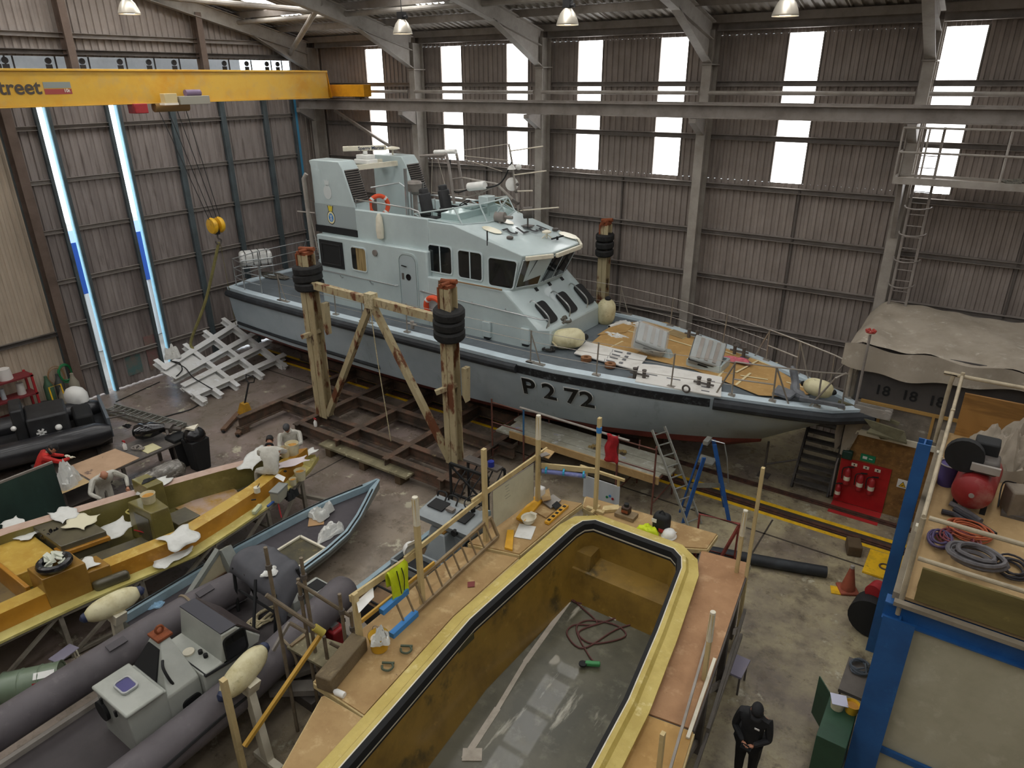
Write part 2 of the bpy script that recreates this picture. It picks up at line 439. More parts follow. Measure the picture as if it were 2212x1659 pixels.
# header of the door opening outside, seen over the crane
mb = MB(); mb.bx(XL - .75, XL - .7, YF, 18.2, 9.6, 11.2); struct('trim_%d' % k, mb, mat('header_grey', '#dfe6ea', [('#c9d2d6', 1.5, .4, .7)], rough=.6)); k += 1
GZ = [8.75, 7.2, 5.7, 4.12, 2.7, 1.2]
DP = [(9.25, 10.36, 0.0), (10.62, 12.5, .0), (12.78, 14.65, .0), (14.65, 16.6, 0), (16.6, 18.45, 0), (18.45, 19.85, 0)]
for i, (a, c, o) in enumerate(DP):
    t = thing('door_%d' % (i + 1), None, None, (XL, (a + c) / 2, 0)); t['kind'] = 'structure'
    corr(lambda u, v, d: V(XL - .05 + d, u, v), a, c, .24, .035, .04, 10.3).build('door_panel', M_cladblue, t)
    fr = MB()
    for y in (a + .05, c - .05): fr.chan((XL + .06, y, .02), (XL + .06, y, 10.3), .12, .1, .012, up=(0, 1, 0))
    fr.build('door_frame', M_doorframe, t)
    if i in (1, 2):
        e = MB().bx(XL - .06, XL + .11, a - .03, a + .0, .02, 10.3); e.build('door_edge', M_skyblue, t)
    for z in GZ:
        MB().chan((XL + .05, a + .08, z), (XL + .05, c - .08, z), .1, .13, .012).build('rail', M_steelgrey, t)
    for y in (a + .45, c - .45):
        h = MB(); h.bx(XL - .02, XL + .0, y - .09, y + .09, 10.3, 10.5); h.cyl((XL - .03, y, 10.6), (XL + .02, y, 10.6), .09); h.bx(XL - .05, XL - .02, y + .2, y + .24, 10.3, 10.72)
        h.build('hanger', mat('dark_iron', '#2b2725', rough=.7), t)
mb = MB().bx(XL - .06, XL + .1, 19.87, 19.98, 0, 10.4); struct('trim_%d' % k, mb, mat('edge_blue', '#3f8fb8', rough=.5)); k += 1
for nm, y0, y1, z0, z1, cc in (('teal', 11.2, 11.75, .35, 1.05, '#4d6a68'), ('pink', 12.0, 12.4, .3, 1.6, '#7d5a58')):
    MB().bx(XL - .012, XL - .008, y0, y1, z0, z1).build('paint_blotch', mat('blotch_' + nm, cc, [('#75695f', 2.5, .4, .6)], rough=.8), bpy.data.objects['door_2'])
# yard outside
M_yard = mat('yard_concrete', '#8d8a84', [('#77736c', 1, .4, .7)], rough=.9)
struct('ground', MB().bx(-60, XL - .1, -20, 40, -.32, -.02), M_yard)
M_bluebox = mat('container_blue', '#2457b5', rough=.5)
M_whitebox = mat('container_white', '#dfe6ea', rough=.5)
t = thing('shipping_container', 'blue and white container in the yard seen through the gap of the sliding doors', 'container', (-30, 13.5, 0))
c_ = corr(lambda u, v, d: V(-29 + d, u, v), 9, 18.6, .3, .05, .0, 2.4); c_.bx(-31.4, -29.05, 9, 18.6, 0, 2.4); c_.build('body', M_whitebox, t)
MB().bx(-31.5, -28.95, 8.95, 18.65, 2.4, 4.4).build('upper_side', M_bluebox, t)

# ---- high bay lamps
M_lampshell = mat('lamp_aluminium', '#cfc8ba', rough=.35, metal=.4)
M_lampglow = mat('lamp_glow', '#fff3df', emit=LAMP_E)
M_black = mat('black_plastic', '#1c1c1d', rough=.5)
def make_lamp(loc, label):
    x, y, z = loc
    t = thing('pendant_lamp', label, 'lamp', loc, 'high bay lamps under the roof')
    sh = MB(); n = 24
    prof = [(.285, 0), (.28, .04), (.25, .14), (.19, .27), (.10, .38), (.07, .40)]
    sh.loft([[V(x + r * math.cos(2 * PI * j / n), y + r * math.sin(2 * PI * j / n), z + h) for j in range(n)] for r, h in prof], caps=False)
    sh.build('lamp_shade', M_lampshell, t, solid=.008)
    MB().lathe([(.24, .03), (.24, .06), (.05, .07)], (x, y, z), 20).build('bulb', M_lampglow, t)
    g = MB(); g.bx(x - .1, x + .1, y - .1, y + .1, z + .4, z + .58); g.cyl((x, y, z + .44), (x + .2, y, z + .44), .05)
    g.build('ballast', M_black, t)
    MB().tube([(x, y, z + .58), (x, y, roofz(y) - .02)], .012, 6).build('cable', M_black, t)
    return t
lamps = [((-21.2, 12.0, 11.72), 'pendant lamp above the yellow crane, glowing, nearest the end wall'), ((-15.85, 17.2, 11.25), 'pendant lamp nearest above the radar of the patrol boat'),
         ((-10.45, 17.6, 11.28), 'pendant lamp hanging between the third and fourth window strips'), ((-5.0, 17.8, 11.24), 'pendant lamp hanging near the sixth window strip, second from the right wall side')]
for a, l in lamps: make_lamp(a, l)

# ---- overhead crane
M_crane = mat('crane_yellow', '#dcae3e', [('#d09722', .8, .45, .7), ('#c9a55a', 2.2, .5, .75), ('#8a6a30', 6, .68, .78)], rough=.45)
M_craneor = mat('crane_orange', '#e8a21e', [('#c98717', 2, .45, .7)], rough=.45)
M_red = mat('red_paint', '#a3262b', [('#83191f', 3, .45, .7)], rough=.5)
t = thing('bridge_crane', 'yellow overhead bridge crane girder spanning the hall', 'crane', (-21.6, 12, 9.4))
g = MB(); x = -21.72
ya, yb = -5.6, 19.35
g.bx(x - .5, x, ya, yb, 9.43, 10.28); g.bx(x - .56, x + .06, ya, yb, 10.28, 10.34); g.bx(x - .56, x + .06, ya, yb, 9.4, 9.43)
g.build('girder', M_crane, t, bevel=.01)
e = MB(); e.prism([V(x + .02, 19.35, 10.32), V(x + .02, 19.5, 9.42), V(x - .52, 19.5, 9.42), V(x - .52, 19.35, 10.32)], (0, -.02, 0)); e.build('end_plate', M_craneor, t)
e = MB(); e.bx(x - 1.9, -20.25, 19.72, 20.1, 9.45, 9.86); e.build('end_truck', M_craneor, t, bevel=.01)
for dx in (-1.4, 1.0):
    MB().cyl((x + dx, 19.83, 9.42), (x + dx, 20.05, 9.42), .13, n=16).build('wheel', M_steeldark, t)
# lettering on the girder face (faces +X)
M_letters = mat('letter_brown', '#4c443d', rough=.6)
M_flash1 = mat('flash_grey', '#8f9691', rough=.6); M_flash2 = mat('flash_red', '#a34742', rough=.6); M_cream = mat('cream_paint', '#e8e0d0', rough=.6)
def onG(u, v): return px(u, v, x + .008)
a = onG(2, 190); b_ = onG(92, 190)
text('lettering', 'street', .50, onG(34, 190), (0, 1, 0), (0, 0, 1), M_letters, t, depth=.006)
p0, p1 = onG(92, 179), onG(157, 203)
MB().bx(x, x + .006, p0.y, p1.y, (p0.z + p1.z) / 2 + .01, p0.z + .02).build('stripe', M_flash1, t)
MB().bx(x, x + .006, p0.y, p1.y, p1.z, (p0.z + p1.z) / 2 - .01).build('stripe', M_flash2, t)
text('lettering', '10t', .12, (x + .012, p1.y - .13, p1.z + .085), (0, 1, 0), (0, 0, 1), M_cream, t)
# hoist trolley
t = thing('crane_hoist', 'hoist trolley slung under the yellow crane girder with grey control boxes', 'hoist', (-21.3, 13, 9.2))
xx = -21.45
MB().bx(xx - .1, xx + .25, 13.05, 14.05, 9.36, 9.6).build('gearbox', mat('box_grey', '#9a9688', rough=.5), t, bevel=.01)
MB().bx(xx - .05, xx + .2, 12.6, 13.0, 9.42, 9.68).build('control_box', mat('box_cream', '#cbb98a', rough=.5), t, bevel=.01)
MB().bx(xx - .05, xx + .22, 12.55, 13.0, 9.36, 9.42).build('tray', M_cream, t)
MB().cyl((xx, 13.4, 9.68), (xx, 13.9, 9.68), .1, n=14).build('motor', mat('motor_violet', '#6d5a74', rough=.5), t)
MB().bx(xx - .5, xx - .1, 11.8, 12.2, 9.15, 9.42).build('hoist_motor', M_red, t, bevel=.02)
MB().cyl((xx - .3, 12.5, 9.3), (xx - .3, 13.6, 9.3), .14, n=16).build('drum', mat('drum_ochre', '#8a6a3a', rough=.6), t)
# hook block, ropes
M_hook = mat('hook_yellow', '#e7b322', [('#b98a1c', 6, .5, .7)], rough=.45)
hb = V(-21.5, 13.7, 5.62)
t = thing('hook_block', 'yellow crane hook block hanging on wire ropes', 'hook block', hb)
for dy in (-.13, .13):
    MB().lathe([(.05, -.09), (.24, -.07), (.27, 0), (.24, .07), (.05, .09)], hb + V(0, dy, 0), 20, (0, 1, 0)).build('sheave_guard', M_hook, t)
MB().bx(hb.x - .08, hb.x + .08, hb.y - .06, hb.y + .06, hb.z - .3, hb.z + .05).build('yoke', M_black, t)
hk = MB(); hk.tube(arc([hb + V(0, 0, -.3), hb + V(0, 0, -.42), hb + V(0, .1, -.5), hb + V(0, .05, -.62), hb + V(0, -.09, -.58), hb + V(0, -.1, -.5)], 5), [.03] * 25 + [.015], 8)
hk.build('hook', M_steeldark, t)
for i, (dy, ty) in enumerate(((-.2, 12.6), (-.08, 12.9), (.08, 13.2), (.2, 13.5))):
    MB().tube([hb + V(0, dy, .2), V(-21.75, ty, 9.3)], .012, 6).build('wire_rope', M_black, t)
# ================================================================ the grey patrol boat on its cradle
def hull_mb(*groups):
    mb = MB()
    for pts in groups:
        b2 = bmesh.new(); [b2.verts.new(p) for p in pts]
        bmesh.ops.convex_hull(b2, input=b2.verts[:])
        me = bpy.data.meshes.new('t'); b2.to_mesh(me); b2.free(); mb.bm.from_mesh(me); bpy.data.meshes.remove(me)
    return mb
def rr_pts(w, h, r, n=4, skew=0):
    """rounded rectangle outline in 2D; skew shifts the bottom right corner in"""
    out = []
    for cx, cy, a0 in ((w / 2 - r, h / 2 - r, 0), (-w / 2 + r, h / 2 - r, 90), (-w / 2 + r, -h / 2 + r, 180), (w / 2 - r, -h / 2 + r, 270)):
        for i in range(n + 1):
            a = R(a0 + 90 * i / n); x = cx + r * math.cos(a); y = cy + r * math.sin(a)
            if skew and x > 0: x -= skew * (.5 - y / h)
            out.append((x, y))
    return out
def panel(o, u, v, pts, d, off=0.0):
    """flat plate of outline pts on plane (o,u,v), thickness d outward"""
    u = Vector(u).normalized(); v = Vector(v).normalized(); n = u.cross(v); o = Vector(o)
    return MB().prism([o + u * a + v * b + n * off for a, b in pts], n * d)
def ringpanel(o, u, v, pts, wdt, d):
    u = Vector(u).normalized(); v = Vector(v).normalized(); n = u.cross(v); o = Vector(o)
    mb = MB(); k = len(pts)
    cx = sum(p[0] for p in pts) / k; cy = sum(p[1] for p in pts) / k
    def sc(p):
        x, y = p[0] - cx, p[1] - cy; L_ = math.hypot(x, y); f = (L_ + wdt) / L_; return (cx + x * f, cy + y * f)
    q = [sc(p) for p in pts]; P3 = lambda p, h: o + u * p[0] + v * p[1] + n * h
    rings = [[P3(pts[i], 0), P3(q[i], 0), P3(q[i], d), P3(pts[i], d)] for i in range(k)]
    rings.append(rings[0]); mb.loft(rings, caps=False); bmesh.ops.remove_doubles(mb.bm, verts=mb.bm.verts, dist=1e-5)
    return mb

M_hull = mat('boat_hull_grey', '#a9b6bd', [('#9aa8b0', .8, .4, .7), ('#8b979c', 2.5, .58, .75, (1, 1, .3))], rough=.45, coat=.2)
M_boatlight = mat('boat_gunwale_light', '#c9d8e0', [('#b7c6ce', 1.5, .45, .7)], rough=.45)
M_super = mat('boat_superstructure', '#bccaca', [('#aebcbd', .7, .4, .7)], rough=.42, coat=.2)
M_deck = mat('boat_deck', '#60686d', [('#52595d', 1.5, .4, .7), ('#737a7e', 4, .6, .75)], rough=.8)
M_antifoul = mat('antifoul_red', '#7a352b', [('#5a2a24', 1.5, .4, .7)], rough=.75)
M_rubber = mat('rubber_black', '#23262a', [('#3a3f44', 3, .5, .8)], rough=.65)
M_wornstrip = mat('worn_strip', '#1c1d1f', [('#4c5156', 9, .5, .62), ('#15161a', 4, .4, .6)], rough=.8)
M_glass = mat('dark_glass', '#14181a', [('#23282a', 1.5, .4, .7)], rough=.08, coat=.5)
M_rim = mat('window_rim', '#c4d0d2', rough=.4)
M_chrome = mat('stainless', '#b9bcbc', rough=.28, metal=.85)
M_white = mat('white_paint', '#e6e6e2', [('#d2d2cc', 3, .5, .75)], rough=.5)
M_offwhite = mat('off_white', '#ded8c4', [('#c9c2ac', 4, .5, .75)], rough=.5)
M_orange = mat('lifebuoy_orange', '#e2532a', [('#c8431f', 4, .5, .7)], rough=.55)
M_blackm = mat('matt_black', '#161718', rough=.75)
M_seat = mat('seat_black', '#2a2a2b', [('#1d1d1e', 5, .4, .7)], rough=.6)
M_wire = mat('wire_cream', '#cfc6b4', rough=.6)
YC = 17.5
HT = [(-23.3, 2.62), (-22, 2.72), (-18, 2.8), (-10.5, 2.8), (-9, 2.7), (-7.86, 2.5), (-6.5, 2.17), (-4.88, 1.64), (-3.36, 1.06), (-2.4, .62), (-1.78, .02)]
ZG = [(-23.3, 2.97), (-10, 2.95), (-7.9, 2.92), (-4.9, 2.81), (-1.78, 2.62)]
hb = lambda x: interp(HT, x); zg = lambda x: interp(ZG, x)
WLH = [(-23.3, 2.42), (-20, 2.58), (-15, 2.58), (-11, 2.38), (-8, 1.8), (-6.5, 1.28), (-5, .62), (-4.08, .06)]
WLZ = [(-23.3, 1.32), (-12, 1.22), (-8, 1.15), (-4.08, 1.15)]
STEM = [(-4.08, 1.15), (-3, 1.8), (-2.26, 2.2), (-1.95, 2.4), (-1.78, 2.5)]
_before = set(o.name for o in bpy.data.objects)
boat = thing('patrol_boat', 'grey patrol boat numbered P272 standing on the rusty cradle along the back wall', 'boat', (-12.5, YC, .5))
xs = [-23.3, -22, -20, -18, -16, -14, -12, -10.5, -9, -7.86, -6.5, -5.6, -4.88, -4.08, -3.36, -2.8, -2.4, -2.05, -1.78]
rings = []
for x in xs:
    H_, z1 = hb(x), zg(x) - .06
    if x <= -4.08: h0, z0 = interp(WLH, x), interp(WLZ, x)
    else: h0, z0 = .03, interp(STEM, x)
    h0 = min(h0, H_)
    prof = [(H_, z1), (h0 + (H_ - h0) * .97, z1 - (z1 - z0) * .2), (h0 + (H_ - h0) * .6, z0 + (z1 - z0) * .4), (h0, z0)]
    rings.append([V(x, YC - a, b) for a, b in prof] + [V(x, YC + a, b) for a, b in prof[::-1]])
mb = MB().loft(rings, caps=False, closed=False)
mb.face(rings[0])
mb.build('hull', M_hull, boat)
rings = []
for x in (-23.3, -22, -20, -18, -15, -12, -10, -8, -6.5, -5.6, -5, -4.5, -4.08):
    h0, z0 = interp(WLH, x), interp(WLZ, x)
    zk = interp([(-23.3, .8), (-20, .66), (-6, .55), (-5, .68), (-4.08, 1.05)], x)
    hc = h0 * .9; zc = zk + (z0 - zk) * .62
    prof = [(h0, z0), (hc, zc), (.12 if x < -5 else .03, zk)]
    rings.append([V(x, YC - a, b) for a, b in prof] + [V(x, YC + a, b) for a, b in prof[::-1]])
mb = MB().loft(rings, caps=False, closed=False); mb.face(rings[0]); mb.build('antifouling', M_antifoul, boat)
# deck and gunwale cap
dk = MB(); rr = []
for x in xs: rr.append([V(x, YC - hb(x) + .02, zg(x) - .08), V(x, YC, zg(x) - .04), V(x, YC + hb(x) - .02, zg(x) - .08)])
dk.loft(rr, caps=False, closed=False); dk.build('deck', M_deck, boat)
for sg in (-1, 1):
    g = MB(); rr = []
    for x in xs:
        h_ = hb(x); w_ = min(.26, h_ * .9)
        rr.append([V(x, YC + sg * h_, zg(x) - .12), V(x, YC + sg * (h_ + .02), zg(x)), V(x, YC + sg * (h_ - w_), zg(x) + .01), V(x, YC + sg * (h_ - w_), zg(x) - .1)])
    g.loft(rr); g.build('gunwale', M_boatlight, boat)
    # rubber fendering
    f = MB(); pth = [V(-23.3 + i * 1.2, YC + sg * (hb(-23.3 + i * 1.2) + .02), zg(-23.3) - .24) for i in range(12)]
    f.tube([V(-23.42, YC + sg * 2.4, 2.73)] + pth, .13, 10); f.build('fender_rail', M_rubber, boat)
    f = MB(); rr = []
    for i in range(12):
        x = -10.1 + i * .46; y = YC + sg * (hb(x) + .012); z = zg(x)
        rr.append([V(x, y - sg * .03, z - .12), V(x, y + sg * .03, z - .12), V(x, y, z - .34), V(x, y - sg * .06, z - .34)])
    f.loft(rr); f.build('worn_fender_strip', M_wornstrip, boat)
    f = MB(); f.tube([V(x, YC + sg * (hb(x) + .03), zg(x) - .22) for x in (-4.95, -4.4, -3.8, -3.36, -2.9, -2.4, -2.1, -1.8)] + [V(-1.55, YC, 2.42)], .15, 10); f.build('bow_fender', M_rubber, boat)
    f = MB(); f.tube([V(x, YC + sg * (interp(WLH, x) + .02 + .012), interp(WLZ, x) + .22) for x in (-23.2, -22, -20, -18, -16.6, -15.6)], .075, 8); f.build('rubbing_strake', M_rubber, boat)
f = MB(); f.tube([V(-23.4, YC - 2.5, 2.73), V(-23.6, YC - 1.5, 2.75), V(-23.66, YC, 2.75), V(-23.6, YC + 1.5, 2.75), V(-23.4, YC + 2.5, 2.73)], .13, 10); f.build('fender_rail', M_rubber, boat)
t_ = hull_mb([V(-23.3, YC - 2.62, 2.85), V(-23.3, YC + 2.62, 2.85), V(-23.62, YC - 1.4, 2.85), V(-23.62, YC + 1.4, 2.85), V(-23.3, YC - 2.62, 2.97), V(-23.3, YC + 2.62, 2.97), V(-23.62, YC - 1.4, 2.97), V(-23.62, YC + 1.4, 2.97)])
t_.build('transom_cap', M_boatlight, boat)
# pennant numbers on the bow
def onhull(x, z):
    H_, z1 = hb(x), zg(x) - .06; h0, z0 = interp(WLH, x), interp(WLZ, x)
    tb = [(z0, h0), (z0 + (z1 - z0) * .4, h0 + (H_ - h0) * .6), (z1 - (z1 - z0) * .2, h0 + (H_ - h0) * .97), (z1, H_)]
    return V(x, YC - interp(tb, z), z)
M_numb = mat('number_black', '#101112', [('#6b7172', 3, .68, .72)], rough=.6); M_numw = mat('number_white', '#dfe3e2', rough=.6)
for i, (ch, u) in enumerate(zip('P272', (1146, 1188, 1232, 1262))):
    c = py(u, 842 + i * 9.5, 14.95)
    x = c.x; z = 2.2 - i * .015
    a = onhull(x - .2, z); b_ = onhull(x + .2, z); up = onhull(x, z + .2) - onhull(x, z - .2)
    n = (b_ - a).cross(up).normalized(); n = n if n.y < 0 else -n
    mid = (onhull(x, z + .22) + onhull(x, z - .22)) / 2
    text('number_outline', ch, .86, mid + n * .03, b_ - a, up, M_numw, boat, depth=.012, sx=1.12)
    text('number', ch, .78, mid + n * .04, b_ - a, up, M_numb, boat, depth=.012, sx=1.1)

# ---- deckhouse
yn, yf = YC - 1.68, YC + 1.68
d = hull_mb([V(x, y, z) for x in (-19.1, -14.15) for y in (yn, yf) for z in (2.8, 5.24)],
            [V(-14.2, YC + s * 1.68, z) for s in (-1, 1) for z in (2.8, 4.48)] + [V(-11.3, YC + s * 1.68, 4.48) for s in (-1, 1)] + [V(-10.95, YC + s * 1.1, 4.48) for s in (-1, 1)]
            + [V(-9.85, YC + s * 1.45, z) for s in (-1, 1) for z in (2.8, 3.45)] + [V(-10.15, YC + s * 1.68, z) for s in (-1, 1) for z in (2.8, 3.5)])
d.build('deckhouse', M_super, boat, bevel=.05, seg=3)
# upper storey: cockpit walls + wheelhouse
u_ = MB()
u_.bx(-19.0, -14.18, YC - 1.5, YC - 1.36, 5.2, 6.2); u_.bx(-17.4, -14.18, YC + 1.36, YC + 1.5, 5.2, 6.2)
u_.bx(-19.0, -14.18, YC - 1.36, YC + 1.36, 5.2, 5.42)
u_.build('flybridge_sides', M_super, boat, bevel=.04)
wh = hull_mb([V(-14.2, YC + s * 1.5, z) for s in (-1, 1) for z in (4.4, 6.12)] + [V(-13.3, YC + s * 1.5, 6.12) for s in (-1, 1)] + [V(-12.9, YC + s * 1.42, 6.1) for s in (-1, 1)]
             + [V(-10.8, YC + s * 1.48, 5.5) for s in (-1, 1)] + [V(-10.25, YC + s * .72, 5.52) for s in (-1, 1)] + [V(-11.15, YC + s * 1.5, 4.4) for s in (-1, 1)] + [V(-10.85, YC + s * .72, 4.4) for s in (-1, 1)])
wh.build('wheelhouse', M_super, boat, bevel=.03)
# side windows
def window(o, w, h, u, v, parent=boat, r=.09, skew=0, mull=False, pane=M_glass, blind=None):
    pts = rr_pts(w, h, r, 4, skew)
    f = ringpanel(o, u, v, pts, .045, .03).build('window_frame', M_rim, parent)
    panel(o, u, v, pts, .012).build('window_pane', pane, f)
    if mull:
        n = Vector(u).cross(Vector(v)).normalized()
        MB().bar(Vector(o) - Vector(v) * h / 2 + n * .02, Vector(o) + Vector(v) * h / 2 + n * .02, .035, .02).build('mullion', M_rim, f)
    return f
def sidepos(px_, py_, Y): return py(px_, py_, Y)
U_, V_ = V(1, 0, 0), V(0, 0, 1)
ys = YC - 1.5 - .002
for (a, c, m_, sk) in (((926, 528), (977, 593), True, 0), ((990, 540), (1042, 607), True, 0), ((1056, 556), (1118, 617), False, .16)):
    p = py(*a, ys); q = py(*c, ys); q.z = p.z - .8
    window((p + q) / 2, abs(q.x - p.x), .8, U_, V_, mull=m_, skew=sk)
ys = yn - .002
p, q = py(692, 517, ys), py(743, 581, ys)
panel((p + q) / 2, U_, V_, [(-.56, -.45), (.56, -.45), (.56, .45), (-.56, .45)], .03).build('intake_grille', M_blackm, boat)
ringpanel((p + q) / 2 + V(0, -.03, 0), U_, V_, [(-.42, -.32), (.42, -.32), (.42, .32), (-.42, .32)], .06, .02).build('grille_frame', M_seat, boat)
p, q = py(757, 531, ys), py(795, 589, ys)
M_curt = mat('curtain_beige', '#a58f63', [('#6d5b3a', 14, .4, .6, (1, 1, .05))], rough=.3)
f = window((p + q) / 2, .66, .74, U_, V_, pane=M_curt)
panel((p + q) / 2 + V(-.22, -.014, 0), U_, V_, [(-.1, -.35), (.1, -.35), (.1, .35), (-.1, .35)], .004).build('dark_gap', M_glass, f)
# door
p = py(884, 617, ys); dz = 1.95
pts = rr_pts(.72, dz, .24, 5)
fr = ringpanel(V(p.x, ys, 4.08), U_, V_, pts, .07, .03).build('door_surround', M_super, boat)
dd = panel(V(p.x, ys, 4.08), U_, V_, rr_pts(.66, dz - .06, .22, 5), .02).build('side_door', mat('door_grey', '#aab6b8', rough=.4), boat)
MB().cyl((p.x + .02, ys - .02, 4.35), (p.x + .02, ys - .04, 4.35), .1, n=18).build('porthole', M_glass, dd)
MB().bar((p.x - .22, ys - .06, 4.7), (p.x - .02, ys - .06, 4.68), .03).build('door_handle', M_blackm, dd)
MB().bx(p.x - .26, p.x - .17, ys - .03, ys - .02, 4.25, 4.45).build('lock_plate', M_steeldark, dd)
# front windows with cream sunshade bars
tops = [V(-10.8, YC - 1.48, 5.5), V(-10.25, YC - .72, 5.52), V(-10.25, YC + .72, 5.52), V(-10.8, YC + 1.48, 5.5)]
bots = [V(-11.15, YC - 1.5, 4.4), V(-10.85, YC - .72, 4.4), V(-10.85, YC + .72, 4.4), V(-11.15, YC + 1.5, 4.4)]
for i in range(3):
    A, B, Cc, D = bots[i], bots[i + 1], tops[i + 1], tops[i]
    halves = ((0.06, .94),) if i != 1 else ((.04, .49), (.51, .96))
    for a, b_ in halves:
        q = [lerp(lerp(A, B, a), lerp(D, Cc, a), .16), lerp(lerp(A, B, b_), lerp(D, Cc, b_), .16), lerp(lerp(A, B, b_), lerp(D, Cc, b_), .88), lerp(lerp(A, B, a), lerp(D, Cc, a), .88)]
        n = (B - A).cross(D - A).normalized(); n = n if n.x > 0 else -n
        o = (q[0] + q[1] + q[2] + q[3]) / 4; u = (q[1] - q[0]).normalized(); v = n.cross(u)
        pts = [((k_ - o).dot(u), (k_ - o).dot(v)) for k_ in q]
        f = ringpanel(o + n * .002, u, v, pts, .03, .02).build('window_frame', M_rim, boat)
        panel(o + n * .002, u, v, pts, .01).build('window_pane', M_glass, f)
        s = MB(); s.bar(lerp(D, Cc, a) + n * .08 + V(0, 0, -.05), lerp(D, Cc, b_) + n * .08 + V(0, 0, -.05), .09, .12); s.build('sunshade_bar', M_offwhite, boat, bevel=.015)
        w_ = MB(); w_.bar(lerp(q[0], q[1], .3) + n * .03, lerp(q[2], q[3], .45) + n * .03, .015); w_.build('wiper', M_blackm, boat)
def rz_(x): return 5.525 + (x + 10.25) * -.2189
# roof lettering, tops towards the bow
rn = (V(-12.9, YC, 6.1) - V(-10.25, YC, 5.52)).normalized()   # up-slope
for i, ch in enumerate('P272'):
    c = [(1163, 489), (1143, 497), (1118, 505), (1101, 514)][i]
    y = YC + .62 - i * .4
    x = -11.55 - .1 * i; z = rz_(x)
    text('roof_number', ch, .62, (x, y, z + .055), (0, -1, 0), -rn, M_numb, boat, depth=.01)
M_sheen = mat('sheen_cream', '#d8d2b6', [('#cbc8b0', 3, .5, .7)], rough=.3)  # sheen on the wheelhouse roof, painted as thin cream patches
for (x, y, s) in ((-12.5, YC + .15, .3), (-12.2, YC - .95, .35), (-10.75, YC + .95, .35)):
    MB().prism([V(x + s * math.cos(a) * (1 + jit(.15)), y + .6 * s * math.sin(a), rz_(x + s * math.cos(a)) + .012 + (.02 if abs(y-YC)>.7 else .01)) for a in [i * .6 for i in range(10)]], (0, 0, .004)).build('sheen_patch', M_sheen, boat)
def onroof(x, y): return V(x, y, rz_(x) + .01)
b = MB(); o = onroof(-11.0, YC + .1); b.cyl(o, o + V(0, 0, .16), .03); b.lathe([(.14, .16), (.14, .2), (.05, .24)], o, 16); b.tube([o + V(-.1, -.1, 0), o + V(0, 0, .12), o + V(.1, .1, 0)], .02, 6); b.build('nav_light', M_offwhite, boat)
b = MB(); o = onroof(-11.9, YC + .45); b.bx(o.x - .15, o.x + .15, o.y - .15, o.y + .15, o.z, o.z + .03); b.cyl(o, o + V(0, 0, .25), .025); b.cyl(o + V(-.12, -.05, .4), o + V(.14, .07, .42), .17, n=18); b.build('searchlight', M_steeldark, boat)
b = MB(); o = onroof(-12.45, YC - .05); b.cyl(o + V(-.25, -.05, .18), o + V(.05, 0, .18), .15, n=18); b.cyl(o + V(.05, 0, .18), o + V(.3, .05, .18), .05); b.bx(o.x - .12, o.x - .04, o.y - .1, o.y + .1, o.z - .05, o.z + .1); b.build('horn', M_steelgrey, boat)
for x, y in ((-11.55, YC - 1.0), (-11.25, YC + 1.0)):
    b = MB(); o = onroof(x, y); b.lathe([(.1, 0), (.1, .05), (.07, .07)], o, 16); b.build('vent', M_steeldark, boat)
b = MB(); o = onroof(-10.75, YC + .3); b.bar(o + V(-.05, -.25, .06), o + V(.05, .25, .08), .04); b.bar(o, o + V(0, 0, .1), .05); b.build('cleat', M_blackm, boat)
b = MB(); o = V(-12.0, YC - 1.48, 5.65); b.cyl(o, o + V(0, 0, .42), .02); b.build('whip_aerial', M_blackm, boat)
# sill grab bar, name board
b = MB(); b.tube([V(-13.6, yn - .03, 4.5), V(-11.35, yn - .03, 4.5)], .022, 8); b.build('sill_bar', mat('teak', '#8a6a45', rough=.6), boat)
p = py(962, 617, yn - .01); nb = MB().bx(p.x - .26, p.x + .34, yn - .03, yn, p.z - .12, p.z + .12).build('name_board', mat('name_board_brown', '#6a4a30', rough=.6), boat)
text('name_letters', 'SM', .17, (p.x - .08, yn - .035, p.z), U_, V_, mat('brass', '#b98c4a', rough=.4, metal=.5), nb)
# portholes/vent discs and boxes on the side
b = MB(); p = py(811, 546, yn); b.cyl(p + V(0, -.05, 0), p, .1, n=16); b.build('floodlight', M_steelgrey, boat)
for u, v in ((1131, 707), (1106, 713)):
    pass
for u, v in ((1054, 710), (1137, 725)):
    p = py(u, v, yn); b = MB().bx(p.x - .14, p.x + .14, yn - .1, yn, p.z - .24, p.z + .24).build('locker_box', M_super, boat, bevel=.02)
    MB().bx(p.x - .1, p.x + .1, yn - .08, yn - .01, p.z - .3, p.z - .24).build('vent_slot', M_blackm, boat)
p = py(988, 688, yn); MB().bx(p.x - .2, p.x - .06, yn - .06, yn, p.z - .14, p.z + .14).build('switch_box', M_steelgrey, boat); 
p = py(825, 487, YC - 1.5); b = MB(); b.lathe([(.04, -.42), (.11, -.38), (.13, -.1), (.1, .25), (.05, .38)], V(p.x, YC - 1.6, p.z), 14); b.build('float_beacon', M_offwhite, boat)
# handrails along the deckhouse
def rail(pts, r=.022, name='handrail', brackets=True, m=M_chrome):
    MB().tube(pts, r, 8).build(name, m, boat)
hy = yn - .1
a, c = py(686, 581, hy), py(853, 617, hy); rail([a, c, c + V(.06, .08, 0)])
a, c = py(914, 630, hy), py(1150, 686, hy); rail(arc([a + V(-.05, .08, 0), a, lerp(a, c, .5), c, V(-10.0, YC - 1.75, c.z - .02), V(-9.85, YC - 1.6, c.z - .06), V(-9.9, YC - 1.6, c.z - .3)], 5))
for t_x in (-18.0, -16.6, -13.5, -12.4, -11.2):
    MB().tube([V(t_x, hy, 4.0), V(t_x + .03, hy + .04, 3.9), V(t_x + .03, yn, 3.9)], .02, 6).build('rail_bracket', M_chrome, boat)
